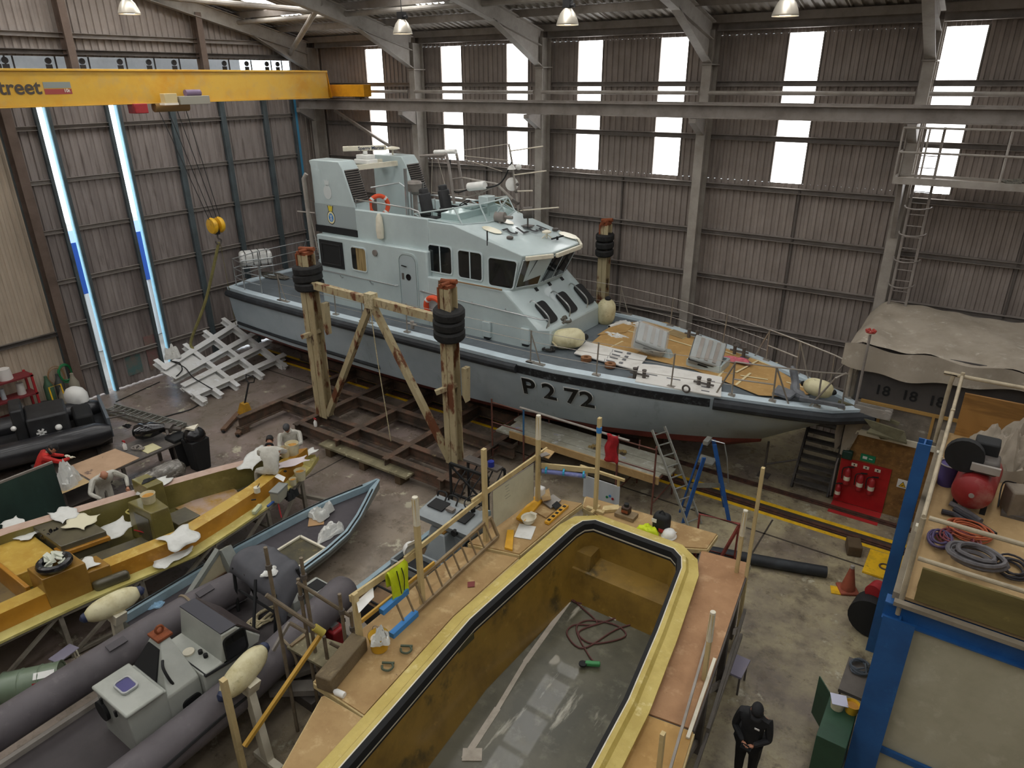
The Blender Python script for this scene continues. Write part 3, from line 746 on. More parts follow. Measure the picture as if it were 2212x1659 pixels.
# front apron: hatches, grab rails, scuttles
An = V(-10.95, 0, 4.48); Bn = V(-9.85, 0, 3.47); sl = (Bn - An).normalized()
def onapron(t, y): return V(0, y, 0) + An * (1 - t) + Bn * t
nrm = V(sl.z * -1, 0, sl.x); nrm = nrm if nrm.x > 0 else -nrm
for y, hh in ((YC - 1.05, .28), (YC + .1, .3), (YC + 1.15, .28)):
    o = onapron(.62, y) + nrm * .004
    panel(o, (0, 1, 0), -sl, rr_pts(.52, .74, .14, 4), .03).build('black_hatch', M_blackm, boat)
    g = MB(); g.tube(arc([onapron(.3, y - .32), onapron(.34, y - .32) + nrm * .12, onapron(.62, y - .34) + nrm * .2, onapron(.8, y - .34) + nrm * .18, onapron(.9, y - .34)], 5), .02, 8); g.build('grab_rail', M_chrome, boat)
for y in (YC - .72, YC, YC + .72):
    o = onapron(.12, y); panel(o + nrm * .004, (0, 1, 0), -sl, [(-.06, -.06), (.06, -.06), (.06, .06), (-.06, .06)], .02).build('scuttle', M_blackm, boat)
# ---- funnels / intake towers
def tower(y0, y1, dx, name):
    prof = [(-19.2, 5.36), (-19.2, 7.42), (-19.26, 7.6), (-19.1, 7.64), (-17.85, 7.64), (-17.68, 7.42), (-17.28, 6.3), (-17.28, 5.36)]
    tw = MB().prism([V(x + dx, y0, z) for x, z in prof], (0, y1 - y0, 0)).build(name, M_super, boat, bevel=.03)
    A, B = V(-17.675 + dx, 0, 7.38), V(-17.30 + dx, 0, 6.36); dn = (B - A).normalized(); nn = V(-dn.z, 0, dn.x); nn = nn if nn.x > 0 else -nn
    panel(V((A.x + B.x) / 2, (y0 + y1) / 2, (A.z + B.z) / 2) + nn * .003, (0, 1, 0), -dn, [(-.3, -.5), (.3, -.5), (.3, .5), (-.3, .5)], .015).build('louvre_back', M_blackm, tw)
    lv = MB()
    for i in range(15):
        p = lerp(A, B, (i + .5) / 15); yy = (y0 + y1) / 2
        lv.box((p.x + nn.x * .035, yy, p.z + nn.z * .035), (.05, .6, .022), (0, .5, 0))
    lv.build('louvres', M_steeldark, tw)
    return tw
t1 = tower(YC - 1.5, YC - .82, 0, 'near_funnel'); t2 = tower(YC + .82, YC + 1.5, .55, 'far_funnel')
MB().bx(-19.24, -17.25, YC - 1.53, YC - 1.42, 5.3, 5.52).build('boot_band', M_blackm, boat)
panel(V(-18.25, YC - 1.503, 5.95), U_, V_, [(-.95, -.42), (.97, -.42), (.97, .3), (-.95, .3)], .004).build('grey_panel', mat('panel_grey', '#9aa5a6', rough=.45), t1)
def crest(c, s, mats, parent):
    o = V(c.x, YC - 1.508, c.z)
    ell = lambda k: [(k * .2 * math.cos(a), k * .24 * math.sin(a)) for a in [2 * PI * i / 20 for i in range(20)]]
    cr = lambda k: [(-.09 * k, .22), (.09 * k, .22), (.13 * k, .4 + .02 * k), (.05 * k, .37), (0, .42 + .02 * k), (-.05 * k, .37), (-.13 * k, .4 + .02 * k)]
    pc = lambda pts: [(a * s, b * s) for a, b in pts]
    c_ = panel(o, U_, V_, pc(ell(1)), .004).build('crest', mats[0], parent)
    panel(o, U_, V_, pc(cr(1.15 if len(mats) > 1 else 1)), .004).build('crest_crown', mats[0], parent)
    if len(mats) > 1:
        panel(o + V(0, -.004, 0), U_, V_, pc(ell(.88)), .003).build('crest_ring', mats[1], c_); panel(o + V(0, -.007, 0), U_, V_, pc(ell(.62)), .003).build('crest_disc', mats[2], c_)
        panel(o + V(0, -.004, 0), U_, V_, pc(cr(.9)), .003).build('crest_crown', mats[3], c_)
        x_ = MB()
        for sg in (-1, 1): x_.bar(o + V(-.06 * s * sg, -.0115, -.09 * s), o + V(.06 * s * sg, -.0115, .1 * s), .014, .003, up=(0, 1, 0))
        x_.bar(o + V(0, -.0115, -.12 * s), o + V(0, -.0115, .1 * s), .012, .003, up=(0, 1, 0))
        x_.build('crest_device', M_white, c_)
crest(py(708, 415, YC - 1.5), .95, [mat('crest_blank', '#c9cfce', rough=.5)], t1)
crest(py(716, 470, YC - 1.5), .95, [M_blackm, mat('crest_cream', '#e3dcae', rough=.5), mat('crest_blue', '#4a86c0', rough=.5), mat('crest_gold', '#d9c43f', rough=.5)], t1)
p = py(678, 380, YC - 1.5); 
for nm, z in (('label_plate', 7.0),):
    MB().bx(-19.05, -18.75, YC - 1.505, YC - 1.5, 6.9, 7.35).build('access_panel', M_super, t1)
# arch beam, radar
b = MB(); b.bar((-18.9, YC - .85, 7.38), (-18.2, YC + .9, 7.42), .1, .16); b.bar((-18.0, YC - .85, 7.36), (-17.5, YC + .9, 7.4), .1, .16)
for i in range(3): b.bar(lerp((-18.9, YC - .85, 7.38), (-18.2, YC + .9, 7.42), .2 + i * .3), lerp((-18.0, YC - .85, 7.36), (-17.5, YC + .9, 7.4), .2 + i * .3), .06, .05)
b.build('radar_arch', M_offwhite, boat)
o = V(-18.15, YC, 7.42)
b = MB(); b.bx(o.x - .35, o.x + .35, o.y - .22, o.y + .22, o.z, o.z + .16); b.bx(o.x - .28, o.x + .28, o.y - .18, o.y + .18, o.z + .16, o.z + .3); b.cyl(o + V(0, 0, .3), o + V(0, 0, .42), .08)
b.build('radar_gearbox', M_white, boat, bevel=.03)
dr = V(.8, 1.09, 0).normalized(); rc = o + V(0, 0, .5)
b = MB(); b.bar(rc - dr * .72, rc + dr * .72, .12, .16); rb = b.build('radar_scanner', M_offwhite, boat, bevel=.02)
nn = V(dr.y, -dr.x, 0)
text('radar_lettering', 'Sperry Marine', .15, rc + dr * .2 + nn * .064, dr, V_, mat('letter_blue', '#1d2c4a', rough=.5), rb, depth=.004)
b = MB(); o = py(848, 328, YC + .9); b.cyl(o + V(0, 0, -.1), o + V(0, 0, .08), .03); b.lathe([(.05, .06), (.26, .1), (.24, .14), (.05, .18)], o, 18); b.build('satellite_dome', M_offwhite, boat)
# stern pole mast
b = MB(); b.tube([V(-19.25, YC - 1.75, 3.9), V(-19.3, YC - 1.75, 7.05), V(-19.2, YC - 1.7, 7.2)], .07, 10); b.tube([V(-19.75, YC - 1.8, 5.95), V(-19.0, YC - 1.7, 5.95)], .025, 6); b.tube([V(-19.25, YC - 1.7, 5.9), V(-19.05, YC - 1.7, 4.6)], .02, 6); b.build('stern_mast', M_steelpale, boat)
# cockpit fittings
def seat(x, y, tag_):
    b = MB(); b.box((x, y, 6.02), (.5, .5, .14)); b.box((x - .25, y, 6.42), (.14, .48, .72), (0, -.18, 0)); b.box((x - .33, y, 6.82), (.12, .36, .2), (0, -.18, 0))
    s_ = b.build('helm_seat', M_seat, boat, bevel=.05, seg=3)
    for k_ in (-1, 1): MB().tube([V(x - .22, y + k_ * .3, 6.22), V(x + .22, y + k_ * .3, 6.2)], .035, 8).build('armrest', M_blackm, s_)
    MB().cyl((x, y, 5.42), (x, y, 5.98), .06).build('pedestal', M_steeldark, s_)
seat(-14.75, YC - .62, 'a'); seat(-14.75, YC + .3, 'b')
b = MB(); b.bx(-14.1, -13.45, YC - .95, YC + .9, 5.42, 6.32); b.bx(-13.9, -13.5, YC - .3, YC + .4, 6.32, 6.42); b.build('helm_console', M_super, boat, bevel=.03)
MB().bx(-13.35, -13.0, YC - .1, YC + .3, 6.45, 6.75).build('instrument_box', M_super, boat, bevel=.02)
MB().cyl((-13.17, YC + .1, 6.1), (-13.17, YC + .1, 6.46), .04).build('instrument_post', M_super, boat)
b = MB(); b.torus((-14.2, YC + .3, 6.42), .18, .015, (-.5, 0, .8), 20, 6); b.bar((-14.1, YC + .3, 6.35), (-14.2, YC + .3, 6.42), .04); b.build('steering_wheel', M_blackm, boat)
b = MB(); b.cyl((-16.2, YC + .2, 5.42), (-16.2, YC + .2, 6.6), .08); b.lathe([(.1, 0), (.22, .1), (.24, .3), (.26, .34), (.2, .42)], V(-16.2, YC + .2, 6.55), 16); b.build('binnacle', M_steelgrey, boat)
# windscreen of the flybridge
M_clear = mat('clear_screen', '#cfdcd8', rough=.05, trans=1.0)
scr = [V(-14.5, YC - 1.42, 6.18), V(-13.0, YC - 1.35, 6.12), V(-12.72, YC - .5, 6.08), V(-12.72, YC + .5, 6.08), V(-13.0, YC + 1.35, 6.12), V(-14.5, YC + 1.42, 6.18)]
scrt = [p + V(-.28, 0, .0) + V(0, 0, h_) for p, h_ in zip(scr, (.1, .45, .5, .5, .45, .1))]
b = MB(); b.tube(scr, .03, 6); b.tube(scrt, .025, 6)
for p, q in zip(scr, scrt): b.tube([p, q], .025, 6)
b.build('windscreen_frame', M_super, boat)
b = MB()
for i in range(5): b.face([scr[i], scr[i + 1], scrt[i + 1], scrt[i]])
b.build('windscreen', M_clear, boat)
rail([V(-17.3, YC - 1.43, 6.25), V(-17.28, YC - 1.43, 6.5), V(-14.9, YC - 1.43, 6.42), V(-14.6, YC - 1.43, 6.36), V(-14.55, YC - 1.43, 6.2)], .025, 'cockpit_rail')
b = MB(); b.tube([V(-17.2, YC - .8, 6.8), V(-16.4, YC - .3, 6.95), V(-16.2, YC - .2, 6.8), V(-16.2, YC - .2, 5.42)], .025, 8); b.tube([V(-16.2, YC, 5.42), V(-16.2, YC, 6.95), V(-16, YC + .4, 6.9), V(-16, YC + .4, 5.42)], .025, 8); b.tube([V(-16.2, YC - .2, 5.42), V(-16.2, YC - .2, 7.4)], .055, 8); b.build('cockpit_posts', M_chrome, boat)
b = MB(); b.tube([V(-15.1, YC - .9, 5.9), V(-15.1, YC - .9, 6.5), V(-15.0, YC - .2, 6.55), V(-15.0, YC - .2, 6.0)], .02, 6); b.tube([V(-17, YC + 1.43, 6.35), V(-13.2, YC + 1.43, 6.3)], .03, 6); b.build('seat_rail', M_chrome, boat)
# goal-post arch and the folded mast
def T(Y, *pts): return [py(a, b_, Y) for a, b_ in pts]
b = MB(); b.tube(arc(T(YC + .2, (981, 440), (978, 415), (966, 340), (957, 335), (908, 337)), 4), .045, 8); b.tube(arc(T(YC + .8, (1003, 440), (1001, 415), (988, 342), (980, 329), (940, 332)), 4), .045, 8)
b.tube(T(YC + .5, (977, 387), (1000, 384)), .03, 6); b.build('goal_post', M_steelgrey, boat)
MB().cyl(*T(YC + .5, (939, 329), (985, 327)), .07, n=12).build('light_tube', M_white, boat)
b = MB(); b.tube(T(YC + .3, (1000, 384), (1072, 397), (1062, 405), (980, 412)), .03, 6); b.tube(T(YC + .3, (1072, 397), (1112, 435)), .04, 6); b.tube(T(YC + .3, (1070, 402), (1035, 418), (1000, 430)), .025, 6); b.tube(T(YC + .3, (1012, 405), (1040, 425)), .02, 6); b.build('mast_frame', M_steelpale, boat)
b = MB(); b.tube(arc(T(YC + .25, (972, 345), (979, 412), (1020, 407), (1078, 398), (1105, 350)), 6), .022, 6); b.build('mast_cable', M_blackm, boat)
b = MB(); b.tube(T(YC + .3, (1099, 311), (1106, 350), (1113, 400), (1120, 460)), .03, 8); b.build('folded_mast', M_steelpale, boat)
for a_, c_ in (((1104, 326), (1173, 316)), ((1110, 378), (1180, 369)), ((1117, 413), (1150, 412)), ((1124, 455), (1207, 448))):
    MB().tube(T(YC + .3, a_, c_), .022, 6).build('mast_aerial', M_wire, boat)
b = MB(); o = T(YC + .3, (1106, 398))[0]; b.lathe([(.02, -.02), (.2, 0), (.02, .03)], o, 20, (1, -.9, .2)); b.build('radar_reflector', M_white, boat)
b = MB(); o = T(YC + .3, (1105, 358))[0]; b.lathe([(.02, .1), (.13, -.1), (.02, -.12)], o, 14); b.ball(o + V(.25, 0, -.02), .09); b.build('mast_lamp', M_white, boat)
b = MB(); b.bar(*T(YC + .3, (1108, 432), (1120, 440)), .12, .1); b.ball(T(YC + .3, (1118, 398))[0], .05); b.ball(T(YC + .3, (1115, 413))[0], .06); b.build('mast_hinge', M_steeldark, boat)
b = MB(); a_, c_ = T(YC + .2, (1012, 404), (1048, 400)); b.cyl(a_, c_, .13, n=14); b.build('loudhailer', M_white, boat, bevel=.02)
for i, (a_, c_) in enumerate((((988, 326), (1098, 311)), ((985, 335), (1103, 347)), ((985, 338), (1085, 370)), ((934, 340), (932, 420)), ((945, 342), (970, 430)), ((1070, 425), (1097, 426)), ((932, 415), (1010, 425)))):
    MB().tube(T(YC + .45, a_, c_), .007, 5).build('stay_wire', M_wire, boat)
b = MB(); b.tube(T(YC - .3, (972, 459), (1097, 427)), .025, 6); b.tube(T(YC - .3, (1097, 427), (1075, 458)), .025, 6); b.tube(T(YC - .3, (1085, 437), (1130, 465)), .01, 5); b.build('screen_rail', M_super, boat)
# ---- guard rails
M_stan = mat('stanchion_steel', '#a49d93', rough=.35, metal=.6)
STX = [-20.2, -17.34, -16.1, -14.2, -9.75, -7.86, -6.0]
def gun(x, sg): return V(x, YC + sg * (hb(x) - .1), zg(x))
for sg in (-1, 1):
    for x in STX:
        b = MB(); p = gun(x, sg); b.tube([p, p + V(.03, 0, .92)], .02, 8); b.bx(p.x - .1, p.x + .1, p.y - .06, p.y + .06, p.z - .02, p.z + .04)
        if x in (-20.2, -16.1, -9.75): b.tube([p + V(.32, 0, .02), p + V(.04, 0, .8)], .017, 6); b.bx(p.x - .12, p.x + .45, p.y - .06, p.y + .06, p.z - .02, p.z + .03)
        b.build('stanchion', M_stan, boat)
    for h_ in (.3, .6, .9):
        pts = [gun(x, sg) + V(.03 * h_, 0, h_) for x in STX] + [gun(-4.6, sg) + V(0, 0, h_ * .98)]
        MB().tube(pts, .008, 5).build('guard_wire', M_stan, boat)
    # bow pulpit
    b = MB(); xs_ = [-4.6, -3.7, -2.75, -2.25]
    for x in xs_: 
        p = gun(x, sg); b.tube([p, p + V(-.02, 0, .9)], .022, 8); b.bx(p.x - .08, p.x + .08, p.y - .05, p.y + .05, p.z - .01, p.z + .05)
    p = gun(-4.95, sg); b.tube([p, gun(-4.6, sg) + V(0, 0, .9)], .022, 8); p = gun(-3.35, sg); b.tube([p, gun(-3.7, sg) + V(-.02, 0, .9)], .022, 8)
    p = gun(-2.9, sg); b.tube([p, p + V(.45, 0, .85), gun(-2.25, sg) + V(-.05, 0, .92)], .022, 8)
    for h_ in (.45, .9): b.tube([gun(x, sg) + V(-.02, 0, h_) for x in (xs_ if h_ > .5 else xs_[:2])], .02, 8)
    b.build('pulpit_rail', M_stan, boat)
    # bitts and fairleads
    for x in (-5.35, -6.9):
        b = MB(); p = V(x, YC + sg * (hb(x) - .42), zg(x) - .06)
        for dx in (-.13, .13): b.cyl(p + V(dx, 0, 0), p + V(dx, 0, .28), .05, n=10); b.cyl(p + V(dx, 0, .28), p + V(dx, 0, .31), .06, n=10)
        b.cyl(p + V(-.26, 0, .16), p + V(.26, 0, .16), .03, n=8); b.bx(p.x - .3, p.x + .3, p.y - .08, p.y + .08, p.z - .01, p.z + .02); b.build('bollard', M_steeldark, boat)
    b = MB(); p = gun(-6.0, sg) + V(.1, 0, 0); b.torus(p + V(.3, 0, .06), .09, .025, (0, 1, 0), 16, 6); b.build('fairlead', M_steeldark, boat)
    b = MB(); p = gun(-15.0, sg) + V(.7, .35 * -sg, 0); b.cyl(p, p + V(0, 0, .25), .06); b.cyl(p + V(-.18, 0, .15), p + V(.18, 0, .15), .04); b.build('bollard', M_steelpale, boat)
# stern rails
b = MB()
sp = [V(-21.4, YC - 2.5, 2.97), V(-22.4, YC - 2.5, 2.97), V(-23.2, YC - 2.3, 2.97), V(-23.45, YC - 1.0, 2.97), V(-23.45, YC + 1.0, 2.97), V(-23.2, YC + 2.3, 2.97), V(-21.8, YC + 2.5, 2.97), V(-20.0, YC + 2.55, 2.97)]
for p in sp: b.tube([p, p + V(0, 0, 1.0)], .022, 8)
for h_ in (.33, .66, 1.0): b.tube([p + V(0, 0, h_) for p in sp], .02, 8)
b.build('stern_rail', M_chrome, boat)
b = MB(); b.tube(arc([V(-22.9, YC + 1.5, 3.95), V(-22.2, YC + .6, 4.35), V(-20.5, YC - .2, 4.8), V(-19.6, YC - .4, 4.75)], 6), .022, 8); b.tube([V(-22.9, YC + .3, 2.97), V(-22.2, YC + .4, 4.35)], .02, 6); b.tube([V(-22.3, YC + .5, 3.9), V(-19.9, YC + .2, 4.25)], .018, 6); b.build('boat_gantry', M_chrome, boat)
b = MB(); b.bx(-20.1, -19.15, YC - .9, YC + 1.1, 2.9, 4.1); b.build('stern_locker', mat('locker_canvas', '#8f979c', [('#7d858a', 2, .4, .7)], rough=.7), boat, bevel=.05)
b = MB(); b.bx(-20.7, -20.15, YC - 1.1, YC - .3, 2.9, 3.6); b.build('stern_box', M_hull, boat, bevel=.03)
# ensign staff with a small crown
b = MB(); b.tube([V(-22.0, YC + 1.75, 2.9), V(-22.35, YC + 1.9, 5.35)], .035, 8); st = b.build('ensign_staff', M_white, boat)
b = MB(); b.lathe([(.05, 0), (.09, .03), (.09, .12), (.03, .16)], V(-22.37, YC + 1.9, 5.34), 12); b.build('staff_crown', mat('crown_red', '#a3362c', rough=.5), st)
# jackstaff and bow roller
b = MB(); p0 = V(-2.0, YC - .05, 2.62); p1 = py(1880, 722, YC - .05); b.tube([p0, p1], .03, 8); js = b.build('jackstaff', M_steelgrey, boat)
b = MB(); b.lathe([(.03, 0), (.1, .02), (.1, .05)], p1, 14); 
b.build('staff_collar', M_offwhite, js)
b = MB()
for i in range(6): b.ball(p1 + V(.09 * math.cos(i * PI / 3), .09 * math.sin(i * PI / 3), .09), .035, 8, 6)
b.torus(p1 + V(0, 0, .06), .09, .025, (0, 0, 1), 16, 6); b.build('staff_crown', mat('crown_red', '#a3362c'), js)
b = MB(); b.bx(-2.0, -1.2, YC - .12, YC - .08, 2.5, 2.72); b.bx(-2.0, -1.2, YC + .08, YC + .12, 2.5, 2.72); b.cyl((-1.3, YC - .14, 2.6), (-1.3, YC + .14, 2.6), .09, n=14); b.build('bow_roller', M_steelpale, boat)
b = MB(); b.prism([V(-1.75, YC - .2, 2.45), V(-.85, YC - .2, 2.35), V(-.95, YC - .2, 2.1), V(-1.3, YC - .2, 2.02)], (0, .05, 0)); b.prism([V(-1.6, YC - .45, 2.2), V(-.75, YC - .1, 2.0), V(-.85, YC + .3, 2.05), V(-1.5, YC + .2, 2.2)], (0, 0, .05)); b.bar((-2.4, YC, 2.66), (-1.0, YC - .05, 2.45), .07, .08); b.build('bow_anchor', mat('anchor_olive', '#6f6a52', [('#57533f', 4, .4, .7)], rough=.6), boat)
# anchor with grey flukes on the foredeck
b = MB(); o = V(-3.55, 16.95, 2.78)
b.tube(arc([o + V(0, .35, .55), o + V(.02, .3, .6), o + V(.15, .2, .3), o + V(.25, 0, .1), o + V(.6, -.15, .08)], 5), [.05] * 6 + [.1] * 6 + [.12] * 6 + [.06] * 3, 8); b.prism([o + V(-.25, -.25, .02), o + V(.2, -.35, .02), o + V(.3, -.1, .1), o + V(-.2, .05, .12)], (0, 0, .06)); b.bar(o + V(.4, -.25, .08), o + V(1.4, -.1, .06), .1, .08)
solo('anchor', b, mat('anchor_grey', '#6d7075', [('#53565a', 4, .4, .7)], rough=.6), 'grey anchor lying on the foredeck beside the bow fender', 'anchor')
# hatch coaming (open) on the foredeck
b = MB(); hx0, hx1, hy0, hy1 = -6.25, -5.35, 17.3, 18.0; zd = 2.82
for a_, c_ in (((hx0, hy0), (hx1, hy0)), ((hx1, hy0), (hx1, hy1)), ((hx1, hy1), (hx0, hy1)), ((hx0, hy1), (hx0, hy0))): b.bar((a_[0], a_[1], zd + .08), (c_[0], c_[1], zd + .08), .07, .2)
hc = b.build('hatch_coaming', M_super, boat); MB().bx(hx0, hx1, hy0, hy1, zd, zd + .03).build('hatch_well', M_blackm, hc)
b = MB(); o = pz(1440, 771, 2.83); b.hexa([o + V(-.17, -.15, 0), o + V(.17, -.15, 0), o + V(.17, .15, 0), o + V(-.17, .15, 0)], [o + V(-.08, -.07, .22), o + V(.08, -.07, .22), o + V(.08, .07, .22), o + V(-.08, .07, .22)]); b.build('mushroom_vent', M_super, boat)

# ---- loose things lying on the boat
def lifebuoy(c, ax, label, R_=.3, r=.075):
    t = thing('lifebuoy', label, 'lifebuoy', c, 'orange lifebuoys on the patrol boat')
    c = Vector(c); MB().torus(c, R_, r, ax, 32, 10).build('ring', M_orange, t)
    d, s, u = frame(ax)
    for k_ in range(4):
        a = PI / 4 + k_ * PI / 2; dirv = s * math.cos(a) + u * math.sin(a); tv = d.cross(dirv)
        MB().cyl(c + dirv * R_ - tv * .035, c + dirv * R_ + tv * .035, r + .006, n=12).build('band', M_white, t)
    return t
c = py(940, 667, yn - .12); lifebuoy(c, (0, 1, .12), 'orange lifebuoy hanging on the deckhouse side right of the cabin door', .36, .085)
lifebuoy(V(-17.35, YC - .35, 6.15), (1, -.5, 0), 'orange lifebuoy propped on the flybridge beside the near funnel', .32)
lifebuoy(V(-19.75, YC + .5, 4.3), (.5, -.5, .7), 'orange lifebuoy lying on the stern locker', .32)
M_fend = mat('fender_cream', '#d6cfa9', [('#b5a97a', 3, .45, .7), ('#8d8258', 7, .6, .75)], rough=.55)
M_fendblue = mat('fender_blue', '#2a3350', rough=.5)
def fender(c, d, L, r, label, endm=M_blackm, name='fender', cat='fender', group='cream fenders'):
    c = Vector(c); d = Vector(d).normalized()
    t = thing(name, label, cat, c - V(0, 0, r), group)
    k = 10; prof = []
    for i in range(k + 1):
        s = -1 + 2 * i / k; prof.append((r * max(.28, (1 - abs(s) ** 3.2) ** .5), s * L / 2))
    MB().lathe(prof, c, 18, d).build('body', M_fend, t)
    for s in (-1, 1):
        MB().lathe([(r * .32, s * L * .49), (r * .3, s * L * .55), (r * .12, s * L * .6)] if s > 0 else [(r * .12, s * L * .6), (r * .3, s * L * .55), (r * .32, s * L * .49)], c, 12, d).build('end', endm, t)
    return t
fender(pz(1228, 731, 3.2), (1, .62, .12), .95, .3, 'cream fender hung at the near front corner of the deckhouse below the heap of rope')
fender(pz(1309, 674, 3.25), (.15, -.1, 1), .9, .3, 'cream fender standing by the far front corner of the deckhouse')
fender(pz(1768, 838, 3.0), (1, -.1, -.05), .72, .22, 'cream fender lying on the foredeck at the bow')
fender(V(-19.7, YC - .5, 4.4), (1, .3, .05), .7, .24, 'cream fender with blue ends lying on the stern locker', M_fendblue)
M_ropeg = mat('rope_grey', '#6e6a60', [('#4c4942', 20, .4, .6)], rough=.9)
M_ropec = mat('rope_cream', '#c9bd9c', [('#a89c7a', 20, .4, .6)], rough=.9)
M_ropek = mat('rope_black', '#2a2825', rough=.9)
def heap(c, rx, ry, h, n, r, seed=1):
    rnd = random.Random(seed); c = Vector(c); pts = []
    for i in range(n):
        a = i * 1.05 + rnd.uniform(-.3, .3); f = rnd.uniform(.35, 1)
        pts.append(c + V(rx * f * math.cos(a), ry * f * math.sin(a), r + h * (1 - f * .8) * rnd.uniform(.3, 1)))
    return MB().tube(arc(pts, 4), r, 6)
solo('rope_heap', heap(pz(1207, 700, 3.35) , .42, .36, .4, 46, .035, 3), M_ropeg, 'heap of grey mooring rope on the slope in front of the wheelhouse', 'rope', 'ropes on the patrol boat')
solo('rope_heap', heap(pz(590, 598, 2.92), .9, .35, .12, 34, .025, 5), M_ropeg, 'loose dark rope heaped on the stern deck', 'rope', 'ropes on the patrol boat')
solo('rope_coil', heap(pz(1185, 757, 2.9), .22, .18, .1, 22, .025, 8), M_ropek, 'small coil of black rope on the side deck under the corner fender', 'rope', 'ropes on the patrol boat')
solo('rope', MB().tube(arc([pz(1178, 704, 3.5), pz(1182, 715, 3.4), pz(1190, 735, 3.15), pz(1203, 748, 3.1)], 5), .025, 6), M_ropec, 'cream rope tying the corner fender to the grab rail', 'rope', 'ropes on the patrol boat')
# liferaft canister
o = pz(552, 556, 3.65)
t = thing('liferaft', 'white ribbed liferaft canister in a tube cradle at the stern rail', 'liferaft', (o.x, o.y, 3.0))
dd = V(.55, 1, 0).normalized(); pp = V(dd.y, -dd.x, 0)
b = MB(); b.bar(o - dd * .6, o + dd * .6, .62, .55); b.build('canister', M_white, t, bevel=.14, seg=4)
b = MB()
for s in (-.4, -.13, .13, .4):
    q = o + dd * s; b.tube([q - pp * .32 - V(0, 0, .28), q + pp * .32 - V(0, 0, .28), q + pp * .32 + V(0, 0, .28), q - pp * .32 + V(0, 0, .28)], .016, 6, closed=True)
b.build('strap', M_ropek, t)
b = MB()
for s in (-.55, .55):
    for k_ in (-.34, .34): q = o + dd * s + pp * k_; b.tube([V(q.x, q.y, 2.97), q + V(0, 0, .05)], .02, 6)
for z in (-.3, 0.0): b.tube([o - dd * .6 - pp * .36 + V(0, 0, z), o + dd * .6 - pp * .36 + V(0, 0, z), o + dd * .6 + pp * .36 + V(0, 0, z), o - dd * .6 + pp * .36 + V(0, 0, z)], .02, 6, closed=True)
b.build('cradle', M_chrome, t)
# cardboard and boards over the foredeck
def zfd(x): return zg(x) - .035
def slab(name, pix, z, th, m, label, cat, group=None, follow=True):
    pts = []
    for a_, c_ in pix:
        p = pz(a_, c_, z)
        if follow: p.z = zfd(p.x) + (z - 2.84)
        pts.append(p)
    return solo(name, MB().prism(pts, (0, 0, th)), m, label, cat, group)
M_card = mat('cardboard', '#b8935a', [('#a8834c', 1.2, .4, .7), ('#c4a06a', 5, .55, .7)], rough=.8)
M_card2 = mat('cardboard_grey', '#a08a62', [('#8c7752', 2, .4, .7)], rough=.8)
M_tape = mat('masking_tape', '#d8caa0', rough=.7)
M_board = mat('white_board', '#dcdad4', [('#c9c6be', 2, .5, .7)], rough=.7)
G_ = 'cardboard laid over the foredeck'
s1 = slab('cardboard_sheet', [(1275, 747), (1312, 716), (1395, 697), (1440, 700), (1560, 742), (1650, 775), (1720, 812), (1765, 836), (1700, 846), (1640, 845), (1585, 826), (1500, 797), (1390, 775)], 2.85, .008, M_card, 'large tan cardboard covering taped over the whole foredeck', 'cardboard', G_)
slab('cardboard_sheet', [(1290, 728), (1330, 703), (1378, 699), (1352, 722)], 2.862, .006, M_card, 'tan cardboard piece lettered in blue next to the plastic wrapping', 'cardboard', G_)
slab('cardboard_sheet', [(1437, 722), (1465, 710), (1500, 721), (1473, 733)], 2.862, .006, M_card2, 'small square of greyer cardboard taped right of the wrapped case', 'cardboard', G_)
slab('cardboard_sheet', [(1320, 754), (1345, 742), (1400, 752), (1370, 770)], 2.862, .006, M_card, 'cardboard piece with a small printed mark left of the wrapped case', 'cardboard', G_)
tp = MB()
for (a_, c_) in (((1320, 754), (1345, 741)), ((1437, 733), (1510, 752)), ((1437, 722), (1468, 709)), ((1473, 733), (1503, 720)), ((1590, 800), (1645, 770)), ((1600, 806), (1660, 812)), ((1590, 826), (1622, 800)), ((1640, 775), (1730, 800)), ((1700, 815), (1760, 830)), ((1550, 752), (1590, 764)), ((1345, 716), (1372, 722)), ((1552, 810), (1562, 798)), ((1370, 750), (1402, 768)), ((1665, 783), (1680, 776))):
    p, q = pz(*a_, 2.858), pz(*c_, 2.858); p.z = zfd(p.x) + .024; q.z = zfd(q.x) + .024; tp.bar(p, q, .06, .004)
tag(tp.build('masking_tape', M_tape), 'strips of cream masking tape holding down the foredeck cardboard', 'tape', kind='stuff')
M_blue = mat('marker_blue', '#34699c', rough=.7)
c = pz(1303, 738, 2.87); xd = (pz(1318, 722, 2.87) - pz(1292, 748, 2.87)); yd = pz(1290, 728, 2.87) - pz(1305, 745, 2.87)
text('lettering', 'NO', .36, pz(1300, 737, 2.86) + V(0, 0, .035), xd, yd, M_blue, s1, depth=.004); text('lettering', 'PA', .36, pz(1320, 741, 2.86) + V(0, 0, .035), xd, yd, M_blue, s1, depth=.004)
G2 = 'white printed boards on the foredeck'
b1 = slab('foam_board', [(1240, 769), (1266, 744), (1398, 773), (1385, 790), (1368, 801)], 2.88, .03, M_board, 'white printed board with four brand lines lying beside the two brown rings', 'board', G2)
b2 = slab('foam_board', [(1372, 826), (1381, 789), (1420, 791), (1560, 812), (1558, 853), (1500, 845)], 2.88, .03, M_board, 'white printed board lying nearest the gunwale under the bollard', 'board', G2)
M_print = mat('print_grey', '#6a6a6c', rough=.7)
pr = MB()
def plate(pix, up=.04):
    pts = []
    for a_, c_ in pix:
        p = pz(a_, c_, 2.9); p.z = zfd(p.x) + .04 + .032; pts.append(p)
    return pts
